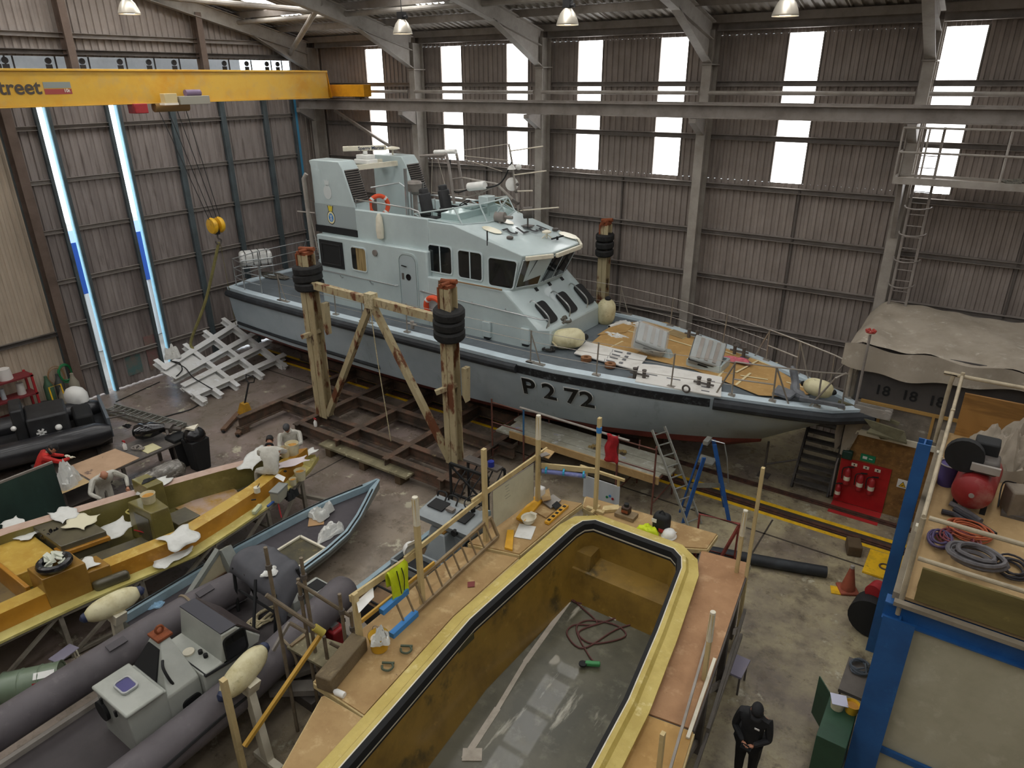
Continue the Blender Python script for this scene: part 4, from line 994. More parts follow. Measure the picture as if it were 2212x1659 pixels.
for (x, y) in ((1335, 763), (1330, 770), (1325, 776), (1318, 783)):
    pr.prism(plate([(x - 8, y - 2), (x + 10, y + 2), (x + 9, y + 4), (x - 9, y)]), (0, 0, .002)); pr.prism(plate([(x + 20, y + 2), (x + 28, y + 3), (x + 26, y + 7), (x + 18, y + 5)]), (0, 0, .002)); pr.prism(plate([(x - 12, y - 4), (x - 11, y - 4), (x - 13, y + 3), (x - 14, y + 3)]), (0, 0, .002))
pr.build('printing', M_print, b1)
pr = MB()
for (x, y, w_) in ((1390, 807, 30), (1440, 815, 30), (1515, 823, 18), (1515, 831, 18), (1515, 839, 18), (1533, 819, 12)):
    pr.prism(plate([(x, y), (x + w_, y + w_ * .14), (x + w_, y + w_ * .14 + 2), (x, y + 2)]), (0, 0, .002))
pr.build('printing', M_print, b2)
M_ring = mat('brown_ring', '#8a5e3a', [('#6d472a', 5, .4, .7)], rough=.7)
for (a_, c_), l in (((1266, 778), 'left brown rubber ring on the foredeck by the white board'), ((1318, 791), 'right brown rubber ring on the foredeck by the white board')):
    o = pz(a_, c_, 2.9); o.z = zfd(o.x)
    solo('rubber_ring', MB().lathe([(.06, 0), (.15, 0), (.15, .1), (.06, .1), (.06, 0)], o, 18), M_ring, l, 'ring', 'brown rings on the foredeck')
# grey cases on the foredeck
M_case = mat('case_grey', '#a6aaa8', [('#979b99', 2, .4, .7)], rough=.5)
def case(c, rot, label, wrapped=False):
    t = thing('deck_hatch_cover', label, 'case', (c.x, c.y, 2.85), 'grey ribbed cases on the foredeck')
    Mx = Euler(rot).to_matrix()
    P = lambda x, y, z: c + Mx @ V(x, y, z)
    MB().box(c, (.85, .75, .34), Mx).build('shell', M_case, t, bevel=.05, seg=3)
    MB().box(P(0, 0, .08), (.87, .77, .03), Mx).build('seal', M_blackm, t)
    r_ = MB()
    for x in (-.22, 0, .22): r_.box(P(x, 0, .18), (.1, .62, .03), Mx)
    r_.build('rib', M_steelpale, t)
    MB().box(P(0, -.39, -.02), (.3, .03, .04), Mx).build('handle', M_blackm, t)
    if wrapped: MB().box(c, (.97, .85, .44), Mx).build('plastic_wrap', mat('plastic_film', '#dfe2e0', rough=.25, alpha=.28), t, bevel=.1)
    return t
o = pz(1405, 733, 3.3); case(o, (.5, .35, .5), 'grey ribbed case wrapped in clear plastic on the foredeck', True)
o = pz(1527, 763, 3.2); case(o, (.75, .25, .35), 'grey ribbed case tilted against the open deck hatch')
def crumple(c, rx, ry, h, seed, n=14, m=10):
    rnd = random.Random(seed); c = Vector(c)
    def f(u, v):
        a = u * 2 * PI; r = v
        k = 1 + .22 * math.sin(a * 3 + seed) + .1 * math.sin(a * 7 + seed * 2)
        q = V(math.cos(a) * r * 2.2 + seed, math.sin(a) * r * 2.2, seed * .7); nz = .62 + .75 * noise.noise(q) + .35 * noise.noise(q * 2.7) + .15 * noise.noise(q * 6)
        return c + V(rx * r * k * math.cos(a), ry * r * k * math.sin(a), h * max(.05, nz) * (1 - r ** 4) ** .5 + .004)
    return MB().grid(f, n * 2, m)
M_plastic = mat('plastic_sheet', '#d9d9d4', [('#bdbcb6', 5, .5, .7)], rough=.25, bump=.6, bscale=8)
solo('plastic_wrapping', crumple(pz(1365, 704, 2.86), .5, .22, .12, 4), M_plastic, 'crumpled clear plastic beside the white tube on the foredeck', 'plastic', 'plastic wrapping on the foredeck')
solo('plastic_wrapping', crumple(pz(1330, 728, 2.86), .4, .18, .1, 6), M_plastic, 'crumpled clear plastic lying over the blue lettered cardboard', 'plastic', 'plastic wrapping on the foredeck')
a_, c_ = pz(1316, 706, 2.93), pz(1352, 695, 2.93); t = thing('cardboard_tube', 'white tube lying on the deck in front of the far fender', 'tube', (a_ + c_) / 2 - V(0, 0, .06))
MB().cyl(a_, c_, .06, n=14).build('tube', M_white, t); dv = (a_ - c_).normalized(); MB().cyl(a_, a_ + dv * .004, .045, n=14).build('bore', M_blackm, t)
solo('pink_sheet', crumple(pz(1588, 778, 2.84), .42, .2, .1, 9), mat('pink_plastic', '#d06a78', [('#b95262', 6, .4, .7)], rough=.4, bump=.5), 'crumpled pink plastic sheet beside the tilted grey case', 'plastic')
for k_, (a_, c_) in enumerate((((1608, 778), (1622, 786)), ((1600, 772), (1612, 778)))):
    solo('caulking_tube', MB().cyl(pz(*a_, 2.87), pz(*c_, 2.87), .035, n=10), mat('tube_purple', '#3e3a66', rough=.5), ('longer' if k_ == 0 else 'shorter') + ' purple tube lying at the end of the pink plastic sheet', 'tube')
# the boat and what lies on it are scaled down about the camera position
for o in list(bpy.data.objects):
    if o.name not in _before and o.parent is None:
        o.location = o.location * .975 + V(0, 0, .25); o.scale = (.975,) * 3
# ================================================================ rusty cradle under the boat
M_rustc = mat('cream_rust', '#b3a582', [('#a2926d', 2, .45, .7, (1, 1, .4)), ('#6a3d22', 2.6, .53, .6, (1, 1, .35)), ('#3f2717', 5, .6, .68, (1, 1, .3))], rough=.75, bump=.4, bscale=25)
M_rust = mat('rust_brown', '#594a3d', [('#6f5140', 3, .45, .65), ('#3d342c', 1.4, .45, .65), ('#857455', 6, .62, .7)], rough=.85, bump=.4, bscale=30)
M_rustor = mat('rust_orange', '#8a4a28', [('#6a3418', 5, .4, .65)], rough=.85, bump=.4)
M_tyre = mat('tyre_rubber', '#232323', [('#161616', 8, .4, .6), ('#33312f', 3, .55, .7)], rough=.8, bump=.3)
cr = thing('boat_cradle', 'rusty steel slipway cradle with cream braced posts under the patrol boat', 'cradle', (-14, 15, 0))
TX = [-18.0, -16.15, -14.4, -12.45, -10.5]
for x in TX:
    y0 = 11.1 if x == TX[0] else 11.75
    MB().ibeam((x, y0, .37), (x, 20.2, .37), .2, .36, .03).build('cross_beam', M_rust, cr)
for y, x0, x1 in ((11.95, -16.2, -9.9), (12.75, -18.0, -9.7), (14.3, -18.0, -9.9), (16.0, -21.0, -7.5), (18.6, -21, -7.5), (20.0, -18, -10)):
    MB().ibeam((x0, y, .37), (x1, y, .37), .2, .35, .03).build('long_beam', M_rust, cr)
for x, y in ((-18, 11.2), (-16.15, 11.9), (-10.0, 12.75), (-10.5, 11.9), (-18, 16), (-10.5, 16), (-14.4, 18.6), (-10.5, 18.6)):
    MB().bx(x - .14, x + .14, y - .14, y + .14, 0, .2).build('foot', M_rust, cr)
for x in (-20, -17, -14, -11.5, -9, -7):
    MB().bx(x - .25, x + .25, 16.75, 17.35, .15, .76).build('keel_block', mat('timber_dark', '#5d4c36', [('#4a3b28', 3, .4, .7)], rough=.85), cr)
MB().bx(-21, -7, 16.75, 17.35, .0, .15).build('keel_beam', M_rust, cr)
PY = 12.75
def post(x, y, w, top, name='post'):
    p = MB(); p.chan((x - w * .28, y, .5), (x - w * .28, y, top), w * .5, .3, .03, up=(0, 1, 0), side=1); p.chan((x + w * .28, y, .5), (x + w * .28, y, top), w * .5, .3, .03, up=(0, 1, 0), side=-1)
    p.bx(x - w * .5, x + w * .5, y - .13, y - .1, .5, top - .3)
    po = p.build(name, M_rustc, cr)
    c = MB(); c.bx(x - w * .42, x + w * .42, y - .16, y + .16, top - .02, top + .07); c.cyl((x - w * .62, y + .05, top + .1), (x + w * .62, y + .1, top + .14), .06, n=10); c.cyl((x, y - .22, top + .08), (x + .05, y + .2, top + .1), .05, n=10); c.bx(x - w * .5, x - w * .36, y - .18, y + .1, top - .55, top)
    c.build('post_cap', M_rustor, po)
    return po
p1, p2 = px(690, 895, -15.95), px(1012, 980, -10.8)
post(-15.95, PY, .44, 5.55); post(-10.8, PY, .36, 5.38); post(-15.95, 20.47, .3, 5.7); post(-10.55, 20.47, .3, 5.7)
MB().bar((-15.75, PY - .1, 4.72), (-10.9, PY - .1, 4.55), .16, .2).build('top_rail', M_rustc, cr)
ap = V(-13.35, PY - .12, 4.6)
MB().bar(ap, (-15.72, PY - .05, .62), .16, .16).build('brace', M_rustc, cr); MB().bar(ap, (-10.95, PY - .05, .6), .16, .16).build('brace', M_rustc, cr)
MB().bx(ap.x - .14, ap.x + .14, PY - .24, PY, 4.45, 4.85).build('rope_lashing', M_ropec, cr)
for x, z in ((-16.0, 3.25), (-10.9, 2.75)):
    MB().bar((x - .15, PY - .35, z - .12), (x + .2, PY + .1, z + .04), .12, .12).build('bracket', M_rustc, cr)
for x, z in ((-15.6, 4.15), (-10.5, 3.3)):
    MB().prism([V(x, PY + .05, z), V(x + .14, PY + .05, z), V(x + .1, PY + .05, z - .95), V(x, PY + .05, z - .75)], (0, .2, 0)).build('pad_timber', M_rustc, cr)
solo('hanging_rope', MB().tube(arc([ap + V(.05, -.1, -.1), ap + V(.2, -.15, -1.5), ap + V(.3, -.1, -3), ap + V(.4, -.1, -4.0)], 5), .014, 6), M_ropec, 'thin cream rope hanging from the peak of the cradle braces', 'rope')
def tyre(c, R_, r, label, ax=(0, 0, 1), group='black tyres on the cradle posts'):
    c = Vector(c); prof = [(R_ - 2 * r, -r * .9), (R_ - .3 * r, -r), (R_, -r * .6), (R_, r * .6), (R_ - .3 * r, r), (R_ - 2 * r, r * .9), (R_ - 1.7 * r, 0), (R_ - 2 * r, -r * .9)]
    mb = MB(); d, s, u = frame(ax); n = 24
    rings = [[c + d * z + (s * math.cos(2 * PI * j / n) + u * math.sin(2 * PI * j / n)) * q for j in range(n)] for q, z in prof]
    mb.loft(rings, caps=False)
    return solo('tyre', mb, M_tyre, label, 'tyre', group)
for i, w_ in enumerate(('top', 'middle', 'lowest')):
    tyre((-15.93 + jit(.03), PY, 5.12 - i * .23), .42, .115, w_ + ' tyre of the stack round the left near cradle post', (jit(.1), -.05, 1))
    tyre((-10.78 + jit(.03), PY, 4.72 - i * .26), .4, .13, w_ + ' tyre of the stack round the right near cradle post', (.12, -.12, 1))
for i, w_ in enumerate(('top', 'middle', 'lowest')):
    tyre((-10.55, 20.45, 5.3 - i * .25), .3, .11, w_ + ' tyre on the far cradle post behind the wheelhouse', (0, -.1, 1))
M_plank = mat('plank_worn', '#8a8266', [('#6a634c', 2, .42, .65, (1, .3, 1)), ('#b8b193', 5, .6, .68)], rough=.85, bump=.4)
t = thing('plank_bench', 'long worn plank on low bearers in front of the cradle', 'plank', (-13, 11.6, 0))
A_, B_ = pz(700, 955, .3), pz(888, 1027, .3)
MB().bar(A_, B_, .42, .06).build('plank', M_plank, t)
for s in (.1, .5, .9): q = lerp(A_, B_, s); MB().bx(q.x - .1, q.x + .1, q.y - .18, q.y + .18, 0, .27).build('bearer', mat('timber_dark', '#5d4c36'), t)
def spray(c, label, lean=0):
    t = thing('spray_bottle', label, 'bottle', c, 'white spray bottles'); c = Vector(c)
    if lean:
        d = Vector((math.cos(lean), math.sin(lean), 0)); MB().lathe([(.045, 0), (.05, .02), (.05, .15), (.02, .2), (.02, .23)], c + V(0, 0, .05), 12, d).build('body', M_white, t); MB().bar(c + d * .23 + V(0, 0, .05), c + d * .3 + V(.03, 0, .05), .035, .04).build('trigger', M_red, t)
    else:
        MB().lathe([(.045, 0), (.05, .02), (.05, .15), (.02, .2), (.02, .23)], c, 12).build('body', M_white, t); MB().bar(c + V(-.04, 0, .25), c + V(.06, 0, .25), .03, .05).build('trigger', M_red, t)
spray(pz(682, 921, .55), 'white spray bottle with red trigger standing on the cradle beam')

# ================================================================ white steel frame slung from the crane
M_whitest = mat('white_steel', '#d8d8d6', [('#c6c4be', 1.5, .45, .7), ('#e4e6ea', 4, .55, .7)], rough=.5)
fa, fb, fc, fd = pz(350, 800, .95), pz(418, 860, .25), pz(618, 772, .25), pz(520, 693, 1.35)
def FF(s, t): return lerp(lerp(fa, fd, s), lerp(fb, fc, s), t)
fn = (fb - fa).cross(fd - fa).normalized(); fn = fn if fn.z > 0 else -fn
wf = thing('white_steel_frame', 'white painted steel grillage lying tilted under the crane hook', 'steel frame', FF(.5, .5) - V(0, 0, .6))
for t_ in (.03, .36, .64, .97):
    MB().ibeam(FF(0, t_), FF(1, t_), .2, .24, .03, up=fn).build('long_beam', M_whitest, wf)
for t_ in (.2, .8): MB().bar(FF(0, t_), FF(.33, t_), .55, .03, up=fn).build('web_plate', M_whitest, wf)
for s in (.34, .6, .86):
    MB().ibeam(FF(s, -.2), FF(s + .03, 1.2), .18, .22, .025, up=fn).build('cross_beam', M_whitest, wf)
for s in (.02, .18):
    for a, b_ in ((-.28, .05), (.95, 1.25)): MB().ibeam(FF(s, a), FF(s + .01, b_), .18, .22, .025, up=fn).build('stub_beam', M_whitest, wf)
for p in (FF(.05, 1.1), FF(.9, 1.1)): MB().bx(p.x - .12, p.x + .12, p.y - .12, p.y + .12, 0, .2).build('foot', M_whitest, wf)
MB().tube(arc([FF(.1, -.03) + fn * .15, FF(.14, .3) + fn * .16, FF(.12, .6) + fn * .16, FF(.16, 1.05) + fn * .15], 5), .018, 6).build('lashing', M_blackm, wf)
MB().tube(arc([FF(.1, .0) + fn * .16, FF(.13, .15) + fn * .2, FF(.11, .3) + fn * .17, FF(.06, .36) + fn * .16, FF(.02, .38) + fn * .16], 5), .02, 6).build('cable', M_blackm, wf)
M_sling = mat('sling_olive', '#8a8350', [('#6f693e', 5, .4, .7)], rough=.8)
q = FF(.36, .02)
solo('lifting_sling', MB().tube(arc([hb_ for hb_ in (V(-21.5, 13.7, 5.05), lerp(V(-21.5, 13.7, 5.05), q, .5) + V(0, 0, -.03), q + V(0, 0, .45), q + V(0, 0, .1))], 5), .05, 6), M_sling, 'olive webbing sling from the crane hook to the white frame', 'sling')
solo('lifting_sling', MB().bar(V(-21.5, 13.75, 5.0), FF(.9, .05) + V(0, 0, .1), .015, .09), M_sling, 'second sling leg dropping behind the stern, faint and olive', 'sling')
solo('plastic_bag', crumple(FF(.16, -.1) + V(0, 0, .05), .25, .25, .4, 12), M_plastic, 'clear plastic bag tied on the far edge of the white frame', 'bag')

# ================================================================ pallet truck, ladder and floor things by the doors
M_ptruck = mat('pallet_yellow', '#b98a24', [('#8f6a1e', 4, .4, .65)], rough=.6)
M_fork = mat('fork_rust', '#6d523e', [('#523c2d', 5, .4, .7)], rough=.8)
bt = pz(530, 897, .1); t = thing('pallet_truck', 'old yellow pallet truck with raised black handle by the cradle corner', 'pallet truck', (bt.x, bt.y, 0))
for u, v in ((482, 929), (513, 938)):
    p = pz(u, v, .1); q = bt + (p - (pz(482, 929, .1) + pz(513, 938, .1)) / 2) * .9
    MB().bar(V(p.x, p.y, .1), V(q.x, q.y, .14), .16, .07).build('fork', M_fork, t)
    MB().cyl(V(p.x, p.y, .05) + V(-.04, 0, 0), V(p.x, p.y, .05) + V(.04, 0, 0), .045).build('roller', M_blackm, t)
MB().hexa([bt + V(-.25, -.15, -.02), bt + V(.25, -.15, -.02), bt + V(.25, .15, -.02), bt + V(-.25, .15, -.02)], [bt + V(-.12, -.05, .42), bt + V(.12, -.05, .42), bt + V(.12, .12, .42), bt + V(-.12, .12, .42)]).build('pump_body', M_ptruck, t)
MB().cyl(bt + V(-.1, .12, -.02), bt + V(.1, .12, -.02), .08).build('steer_wheel', M_blackm, t)
hp = bt + V(.05, .28, 1.05); h = MB(); h.tube([bt + V(0, .05, .4), hp], .03, 8); h.tube([hp, hp + V(-.2, .06, .05), hp + V(-.22, .1, .2), hp + V(.22, .1, .2), hp + V(.2, .06, .05), hp], .02, 6); h.build('handle', M_blackm, t)
M_alu = mat('aluminium', '#a3a39c', [('#88887f', 4, .4, .7)], rough=.45, metal=.5)
def ladder(A, B, w, wdir, n, label, m=M_alu, name='ladder', r=.028, group=None):
    t = thing(name, label, 'ladder', (min(A.x, B.x), min(A.y, B.y), min(A.z, B.z)) if False else V(A.x, A.y, min(A.z, B.z)), group)
    wd = Vector(wdir).normalized() * w / 2
    for s in (-1, 1): MB().bar(A + wd * s, B + wd * s, .03, .075).build('stile', m, t)
    for i in range(n): p = lerp(A, B, (i + .5) / n); MB().cyl(p - wd, p + wd, r * .7, n=8).build('rung', m, t)
    return t
la, lb = V(-23.1, 9.65, .05), V(-19.42, 10.2, .05); lw = V(-.55, 3.68, 0)
ladder(la, lb, .46, lw, 15, 'long aluminium ladder lying on the floor by the doors, lower section', group='ladder sections on the floor')
ladder(la + V(.1, .02, .1), lb + V(-.25, -.02, .1), .38, lw, 14, 'upper section of the long aluminium ladder lying by the doors', group='ladder sections on the floor')
solo('floor_cable', MB().tube(arc([pz(250, 868, .02), pz(300, 845, .02), pz(345, 825, .02)], 5), .015, 6), M_blackm, 'black cable running across the floor to the door gap', 'cable', 'black cables on the floor')
solo('floor_cable', MB().tube(arc([pz(340, 905, .02), pz(375, 895, .02), pz(410, 885, .02), pz(440, 868, .02)], 5), .02, 6), M_blackm, 'black cable from the ladder end to the white frame', 'cable', 'black cables on the floor')
solo('black_glove', crumple(pz(275, 921, .0), .16, .1, .06, 3), M_blackm, 'crumpled black glove on the floor by the ladder', 'glove')

# ---- black RIB on the left with its console
M_ribblack = mat('rib_black', '#212124', [('#2f2f33', 2, .5, .75)], rough=.35, coat=.2)
M_ribdark = mat('rib_console_dark', '#2e2f31', [('#202123', 3, .4, .7)], rough=.5)
ra, rb = pz(-60, 1003, .8), pz(240, 930, .8); rd = (rb - ra).normalized(); rs = V(-rd.y, rd.x, 0)
t = thing('black_rib_boat', 'black inflatable boat with dark console at the left by the wall', 'inflatable boat', ((ra + rb) / 2) * 1 - V(0, 0, .8))
MB().tube([ra, lerp(ra, rb, .5), rb - rd * .35, rb], [.33, .33, .33, .2], 16).build('near_tube', M_ribblack, t)
fa_, fb_ = ra + rs * 2.0, rb + rs * 2.0; MB().tube([fa_, fb_ - rd * .35, fb_], [.32, .32, .2], 16).build('far_tube', M_ribblack, t)
mb = MB(); mb.hexa([ra + V(0, 0, -.2), rb + V(0, 0, -.2), fb_ + V(0, 0, -.2), fa_ + V(0, 0, -.2)], [ra + V(0, 0, -.1), rb + V(0, 0, -.1), fb_ + V(0, 0, -.1), fa_ + V(0, 0, -.1)]); mb.hexa([ra + rs * .7 + V(0, 0, -.75), rb + rs * .7 + V(0, 0, -.7), rb + rs * 1.3 + V(0, 0, -.7), ra + rs * 1.3 + V(0, 0, -.75)], [ra + V(0, 0, -.2), rb + V(0, 0, -.2), fb_ + V(0, 0, -.2), fa_ + V(0, 0, -.2)]); mb.build('hull', M_ribdark, t)
MB().bar(rb + V(0, 0, .1), fb_ + V(0, 0, .1), .08, .6).build('transom', mat('transom_grey', '#5d646a', rough=.5), t)
def RB(l, s, z): return rb - rd * l + rs * s + V(0, 0, z)
def obox(f, l0, l1, s0, s1, z0, z1): return MB().hexa([f(l0, s0, z0), f(l1, s0, z0), f(l1, s1, z0), f(l0, s1, z0)], [f(l0, s0, z1), f(l1, s0, z1), f(l1, s1, z1), f(l0, s1, z1)])
obox(RB, .9, 1.9, .3, 1.5, -.2, .75).build('console', M_ribdark, t, bevel=.06)
obox(RB, 1.9, 2.2, .4, 1.4, -.2, 1.05).build('console_back', M_ribdark, t, bevel=.05)
obox(RB, .3, .8, .6, 1.6, -.2, .4).build('seat', M_blackm, t, bevel=.08)
obox(RB, .3, 1.1, .12, .45, -.1, -.06).build('floor_board', mat('olive_board', '#9a8c4e', rough=.7), t)
MB().ball(RB(1.2, .28, .35), .09, 12, 8).build('white_lamp', M_white, t); MB().ball(RB(2.2, .3, .6), .07, 12, 8).build('white_lamp', M_white, t)
mb = MB()
for a in range(3): mb.bar(RB(1.62, .29, .3) + (rd * math.cos(a * PI / 3) + V(0, 0, math.sin(a * PI / 3))) * -.12, RB(1.62, .29, .3) + (rd * math.cos(a * PI / 3) + V(0, 0, math.sin(a * PI / 3))) * .12, .02, .05)
mb.build('white_emblem', M_white, t)
MB().tube([RB(-.05, .1, .35), RB(-.45, .15, .32), RB(-.5, .5, .3), RB(-.1, .55, .35)], .025, 6).build('grab_rail', M_steeldark, t)
w_ = thing('boat_trolley', 'low steel trolley carrying the black inflatable boat', 'trolley', V(((ra + rb + fa_ + fb_) / 4).x, ((ra + rb + fa_ + fb_) / 4).y, 0))
for l_ in (.4, 2.2): MB().bar(V(*RB(l_, .2, 0).xy, .06), V(*RB(l_, 1.8, 0).xy, .06), .1, .1).build('bearer', M_steeldark, w_)
# outboard engines
def outboard(c, d, label, m, s=1.0, lean=0, stand=True):
    c = Vector(c); d = Vector(d).normalized(); sd = V(-d.y, d.x, 0)
    t = thing('outboard_engine', label, 'outboard', c, None)
    P = lambda a, b_, z: c + d * a * s + sd * b_ * s + V(0, 0, z * s)
    mb = MB(); rings = []
    for z, L0, L1, w in ((.0, -.3, .25, .2), (.08, -.38, .32, .24), (.28, -.36, .3, .24), (.4, -.28, .22, .18), (.46, -.15, .1, .08)):
        rings.append([P((L0 + L1) / 2 + (L1 - L0) / 2 * math.cos(2 * PI * k_ / 16), w * math.sin(2 * PI * k_ / 16), z + .75) for k_ in range(16)])
    mb.loft(rings).build('cowl', m, t)
    MB().loft([[P(.02 + .2 * math.cos(2 * PI * k_ / 10), .12 * math.sin(2 * PI * k_ / 10), z) for k_ in range(10)] for z in (.76, .4)]).build('midsection', M_steeldark, t)
    MB().loft([[P(-.0 + .12 * math.cos(2 * PI * k_ / 10), .05 * math.sin(2 * PI * k_ / 10), z) for k_ in range(10)] for z in (.42, .02)]).build('leg', M_steeldark, t)
    return t
o = pz(168, 862, 1.15); outboard((o.x, o.y, .18), (1, .3, 0), 'white outboard engine on a black stand beside the black inflatable boat', M_white, 1.12)
M_cowl = mat('cowl_black', '#101013', rough=.15, coat=.6)
# cowl lying on the bench
tb = thing('workbench', 'long low workbench with stained cardboard and black outboard on it', 'workbench', (-18, 7.3, 0))
MB().bx(-18.55, -17.4, 5.6, 8.9, .8, .85).build('top', mat('bench_top', '#4f4a47', [('#6b655d', 3, .45, .65)], rough=.6), tb)
for x in (-18.45, -17.5):
    for y in (5.8, 7.3, 8.75): MB().bx(x - .04, x + .04, y - .04, y + .04, 0, .8).build('leg', M_steeldark, tb)
MB().bx(-18.5, -17.45, 5.65, 7.0, .35, .38).build('shelf', M_steeldark, tb)
solo('cardboard_sheet', MB().prism([V(-18.55, 6.45, .855), V(-17.35, 6.45, .855), V(-17.45, 7.75, .855), V(-18.5, 7.65, .855)], (0, 0, .012)), mat('cardboard_stained', '#b5977a', [('#a88b6e', 2, .4, .7), ('#6d5a50', 1.1, .58, .62)], rough=.8), 'stained cardboard sheet on the workbench', 'cardboard')
solo('cardboard_sheet', MB().prism([V(-18.1, 5.65, .855), V(-17.3, 5.65, .855), V(-17.3, 6.4, .855), V(-18.1, 6.4, .855)], (0, 0, .01)), mat('cardboard_pale', '#b89f74', rough=.8), 'paler board on the near end of the workbench', 'cardboard')
solo('cream_board', MB().bx(-17.95, -17.5, 8.0, 8.4, .855, .87), mat('board_cream', '#c9c399', rough=.6), 'small cream square board on the workbench beside the black cowl', 'board')
oc = pz(325, 940, 1.0)
t = thing('outboard_engine', 'glossy black outboard head lying on the far end of the workbench', 'outboard', (oc.x, oc.y, .86))
rings = []
for a, w, h in ((-.42, .1, .08), (-.36, .2, .18), (-.2, .26, .24), (.05, .24, .22), (.25, .17, .16), (.4, .1, .1)):
    rings.append([oc + V(a * .5 + .0 * w, a * .85, .16) + V(.85 * w * math.cos(2 * PI * k_ / 14), -.5 * w * math.cos(2 * PI * k_ / 14), h * math.sin(2 * PI * k_ / 14)) for k_ in range(14)])
MB().loft(rings).build('cowl', M_cowl, t)
q = oc + V(.25, .4, .12); g = MB(); g.box(q, (.22, .2, .18), (.2, .1, .5)); g.cyl(q + V(.05, .1, -.05), q + V(.2, .25, -.08), .06); g.cyl(q + V(-.1, .1, .05), q + V(.0, .25, .02), .05); g.cyl(q + V(.1, -.1, 0), q + V(.2, -.15, -.1), .04); g.build('powerhead', M_steeldark, t)
solo('bench_tools', heap(V(-17.95, 8.0, .86), .25, .16, .1, 14, .018, 21), M_steelgrey, 'tangle of grey metal parts and hose beside the cowl on the bench', 'tools')
spray(V(-18.2, 7.78, .87), 'small spray bottle standing among the tools on the workbench')
t = thing('wrapped_engine', 'engine wrapped in clear film lying under the workbench edge', 'engine', (-16.95, 8.1, 0))
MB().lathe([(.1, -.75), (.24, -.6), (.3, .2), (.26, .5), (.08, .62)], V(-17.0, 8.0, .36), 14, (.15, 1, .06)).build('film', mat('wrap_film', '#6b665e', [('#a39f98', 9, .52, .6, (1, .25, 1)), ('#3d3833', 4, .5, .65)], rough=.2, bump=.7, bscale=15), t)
MB().bx(-17.2, -16.8, 7.5, 8.5, 0, .12).build('pallet', M_plank, t)
def bin_(c, label, s=1.0, w=.5):
    c = Vector(c); t = thing('waste_bin', label, 'bin', c, 'black bins beside the workbench')
    MB().hexa([c + V(-.2 * s, -.2 * s, 0), c + V(.2 * s, -.2 * s, 0), c + V(.2 * s, .2 * s, 0), c + V(-.2 * s, .2 * s, 0)], [c + V(-.27 * s, -.27 * s, .95), c + V(.27 * s, -.27 * s, .95), c + V(.27 * s, .27 * s, .95), c + V(-.27 * s, .27 * s, .95)]).build('bin_body', M_blackm, t, bevel=.03)
    return t
t = bin_((-17.1, 9.15, 0), 'black wheeled bin stuffed with a full black bag', 1.0); MB().ball((-17.1, 9.15, 1.02), (.3, .3, .26), 12, 8).build('bin_bag', mat('bag_black', '#151518', rough=.2, bump=.8, bscale=9), t)
MB().prism([V(-17.3, 9.05, 1.2), V(-17.1, 8.95, 1.3), V(-16.95, 9.1, 1.22), V(-17.05, 9.3, 1.28), V(-17.2, 9.25, 1.2)], (0, 0, .06)).build('rubbish', M_offwhite, t)
bin_((-17.65, 8.95, 0), 'lower black bin behind the bin with the bag', .9)
# ---- left wall clutter
sh = thing('red_shelf', 'red steel shelf with cans and boxes against the cream wall', 'shelf', (-23.9, 6.7, 0))
for x in (-24.25, -23.75):
    for y in (5.4, 8.0): MB().bar((x, y, 0), (x, y, 1.75), .06).build('upright', M_red, sh)
for z in (.5, 1.1, 1.7): MB().bx(-24.28, -23.72, 5.35, 8.05, z - .05, z).build('shelf_board', mat('shelf_red', '#6d2226', rough=.6), sh)
its = [('metal_can', (-24, 5.75, 1.7), .18, .3, '#8a8580'), ('white_box', (-24, 6.2, 1.7), 0, .26, '#c9c6c0'), ('dark_box', (-24, 5.5, 1.1), 0, .34, '#4a4038'), ('helmet_bag', (-24, 7.4, 1.7), .2, .34, '#cfcac4'), ('blue_box', (-24, 6.6, 1.1), 0, .32, '#3d6a96'), ('plastic_bottle', (-24, 7.2, 1.1), .07, .34, '#aeb4b8'), ('white_jug', (-24, 7.7, 1.1), .12, .36, '#d0cdc6'), ('brown_box', (-24, 6.9, 1.7), 0, .3, '#5a4c44'), ('paint_tin', (-24, 7.5, .5), .15, .3, '#a8a29a'), ('red_can', (-24, 6.8, .5), .16, .28, '#8a3a30')]
for nm, c, r, h, colr in its:
    mb = MB().cyl(c, V(*c) + V(0, 0, h), r, r * .85, 14) if r else MB().bx(c[0] - .2, c[0] + .2, c[1] - .2, c[1] + .2, c[2], c[2] + h)
    solo(nm, mb, mat(nm, colr, rough=.55), {'metal_can': 'grey metal can at the left end of the red shelf top', 'white_box': 'white box with dark mark on top of the red shelf', 'dark_box': 'dark box at the left of the middle red shelf', 'helmet_bag': 'pale bundle at the right end of the red shelf top', 'blue_box': 'blue box in the middle of the red shelf', 'plastic_bottle': 'pale plastic bottle beside the blue box on the red shelf', 'white_jug': 'white jug at the right of the middle red shelf', 'brown_box': 'brown box beside the pale bundle on the red shelf top', 'paint_tin': 'grey tin on the bottom red shelf', 'red_can': 'red can on the bottom red shelf'}[nm], nm.split('_')[1], 'things on the red shelf')
for i, (y, x, r, h, cc) in enumerate(((8.45, -24.0, .14, 1.35, '#3f5a44'), (8.8, -24.05, .14, 1.3, '#3c3f3c'), (9.15, -23.85, .15, 1.25, '#8a8474'), (8.65, -23.6, .13, 1.0, '#7a7464'))):
    solo('gas_cylinder', MB().lathe([(r, 0), (r, h * .8), (r * .5, h * .93), (r * .35, h), (r * .35, h * 1.06)], (x, y, 0), 16), mat('cyl%d' % i, cc, rough=.5), ['dark green gas cylinder beside the red shelf', 'black gas cylinder standing next to the green one', 'pale gas cylinder with wide neck under the green hose', 'short buff gas cylinder in front of the black one'][i], 'cylinder', 'gas cylinders by the cream wall')
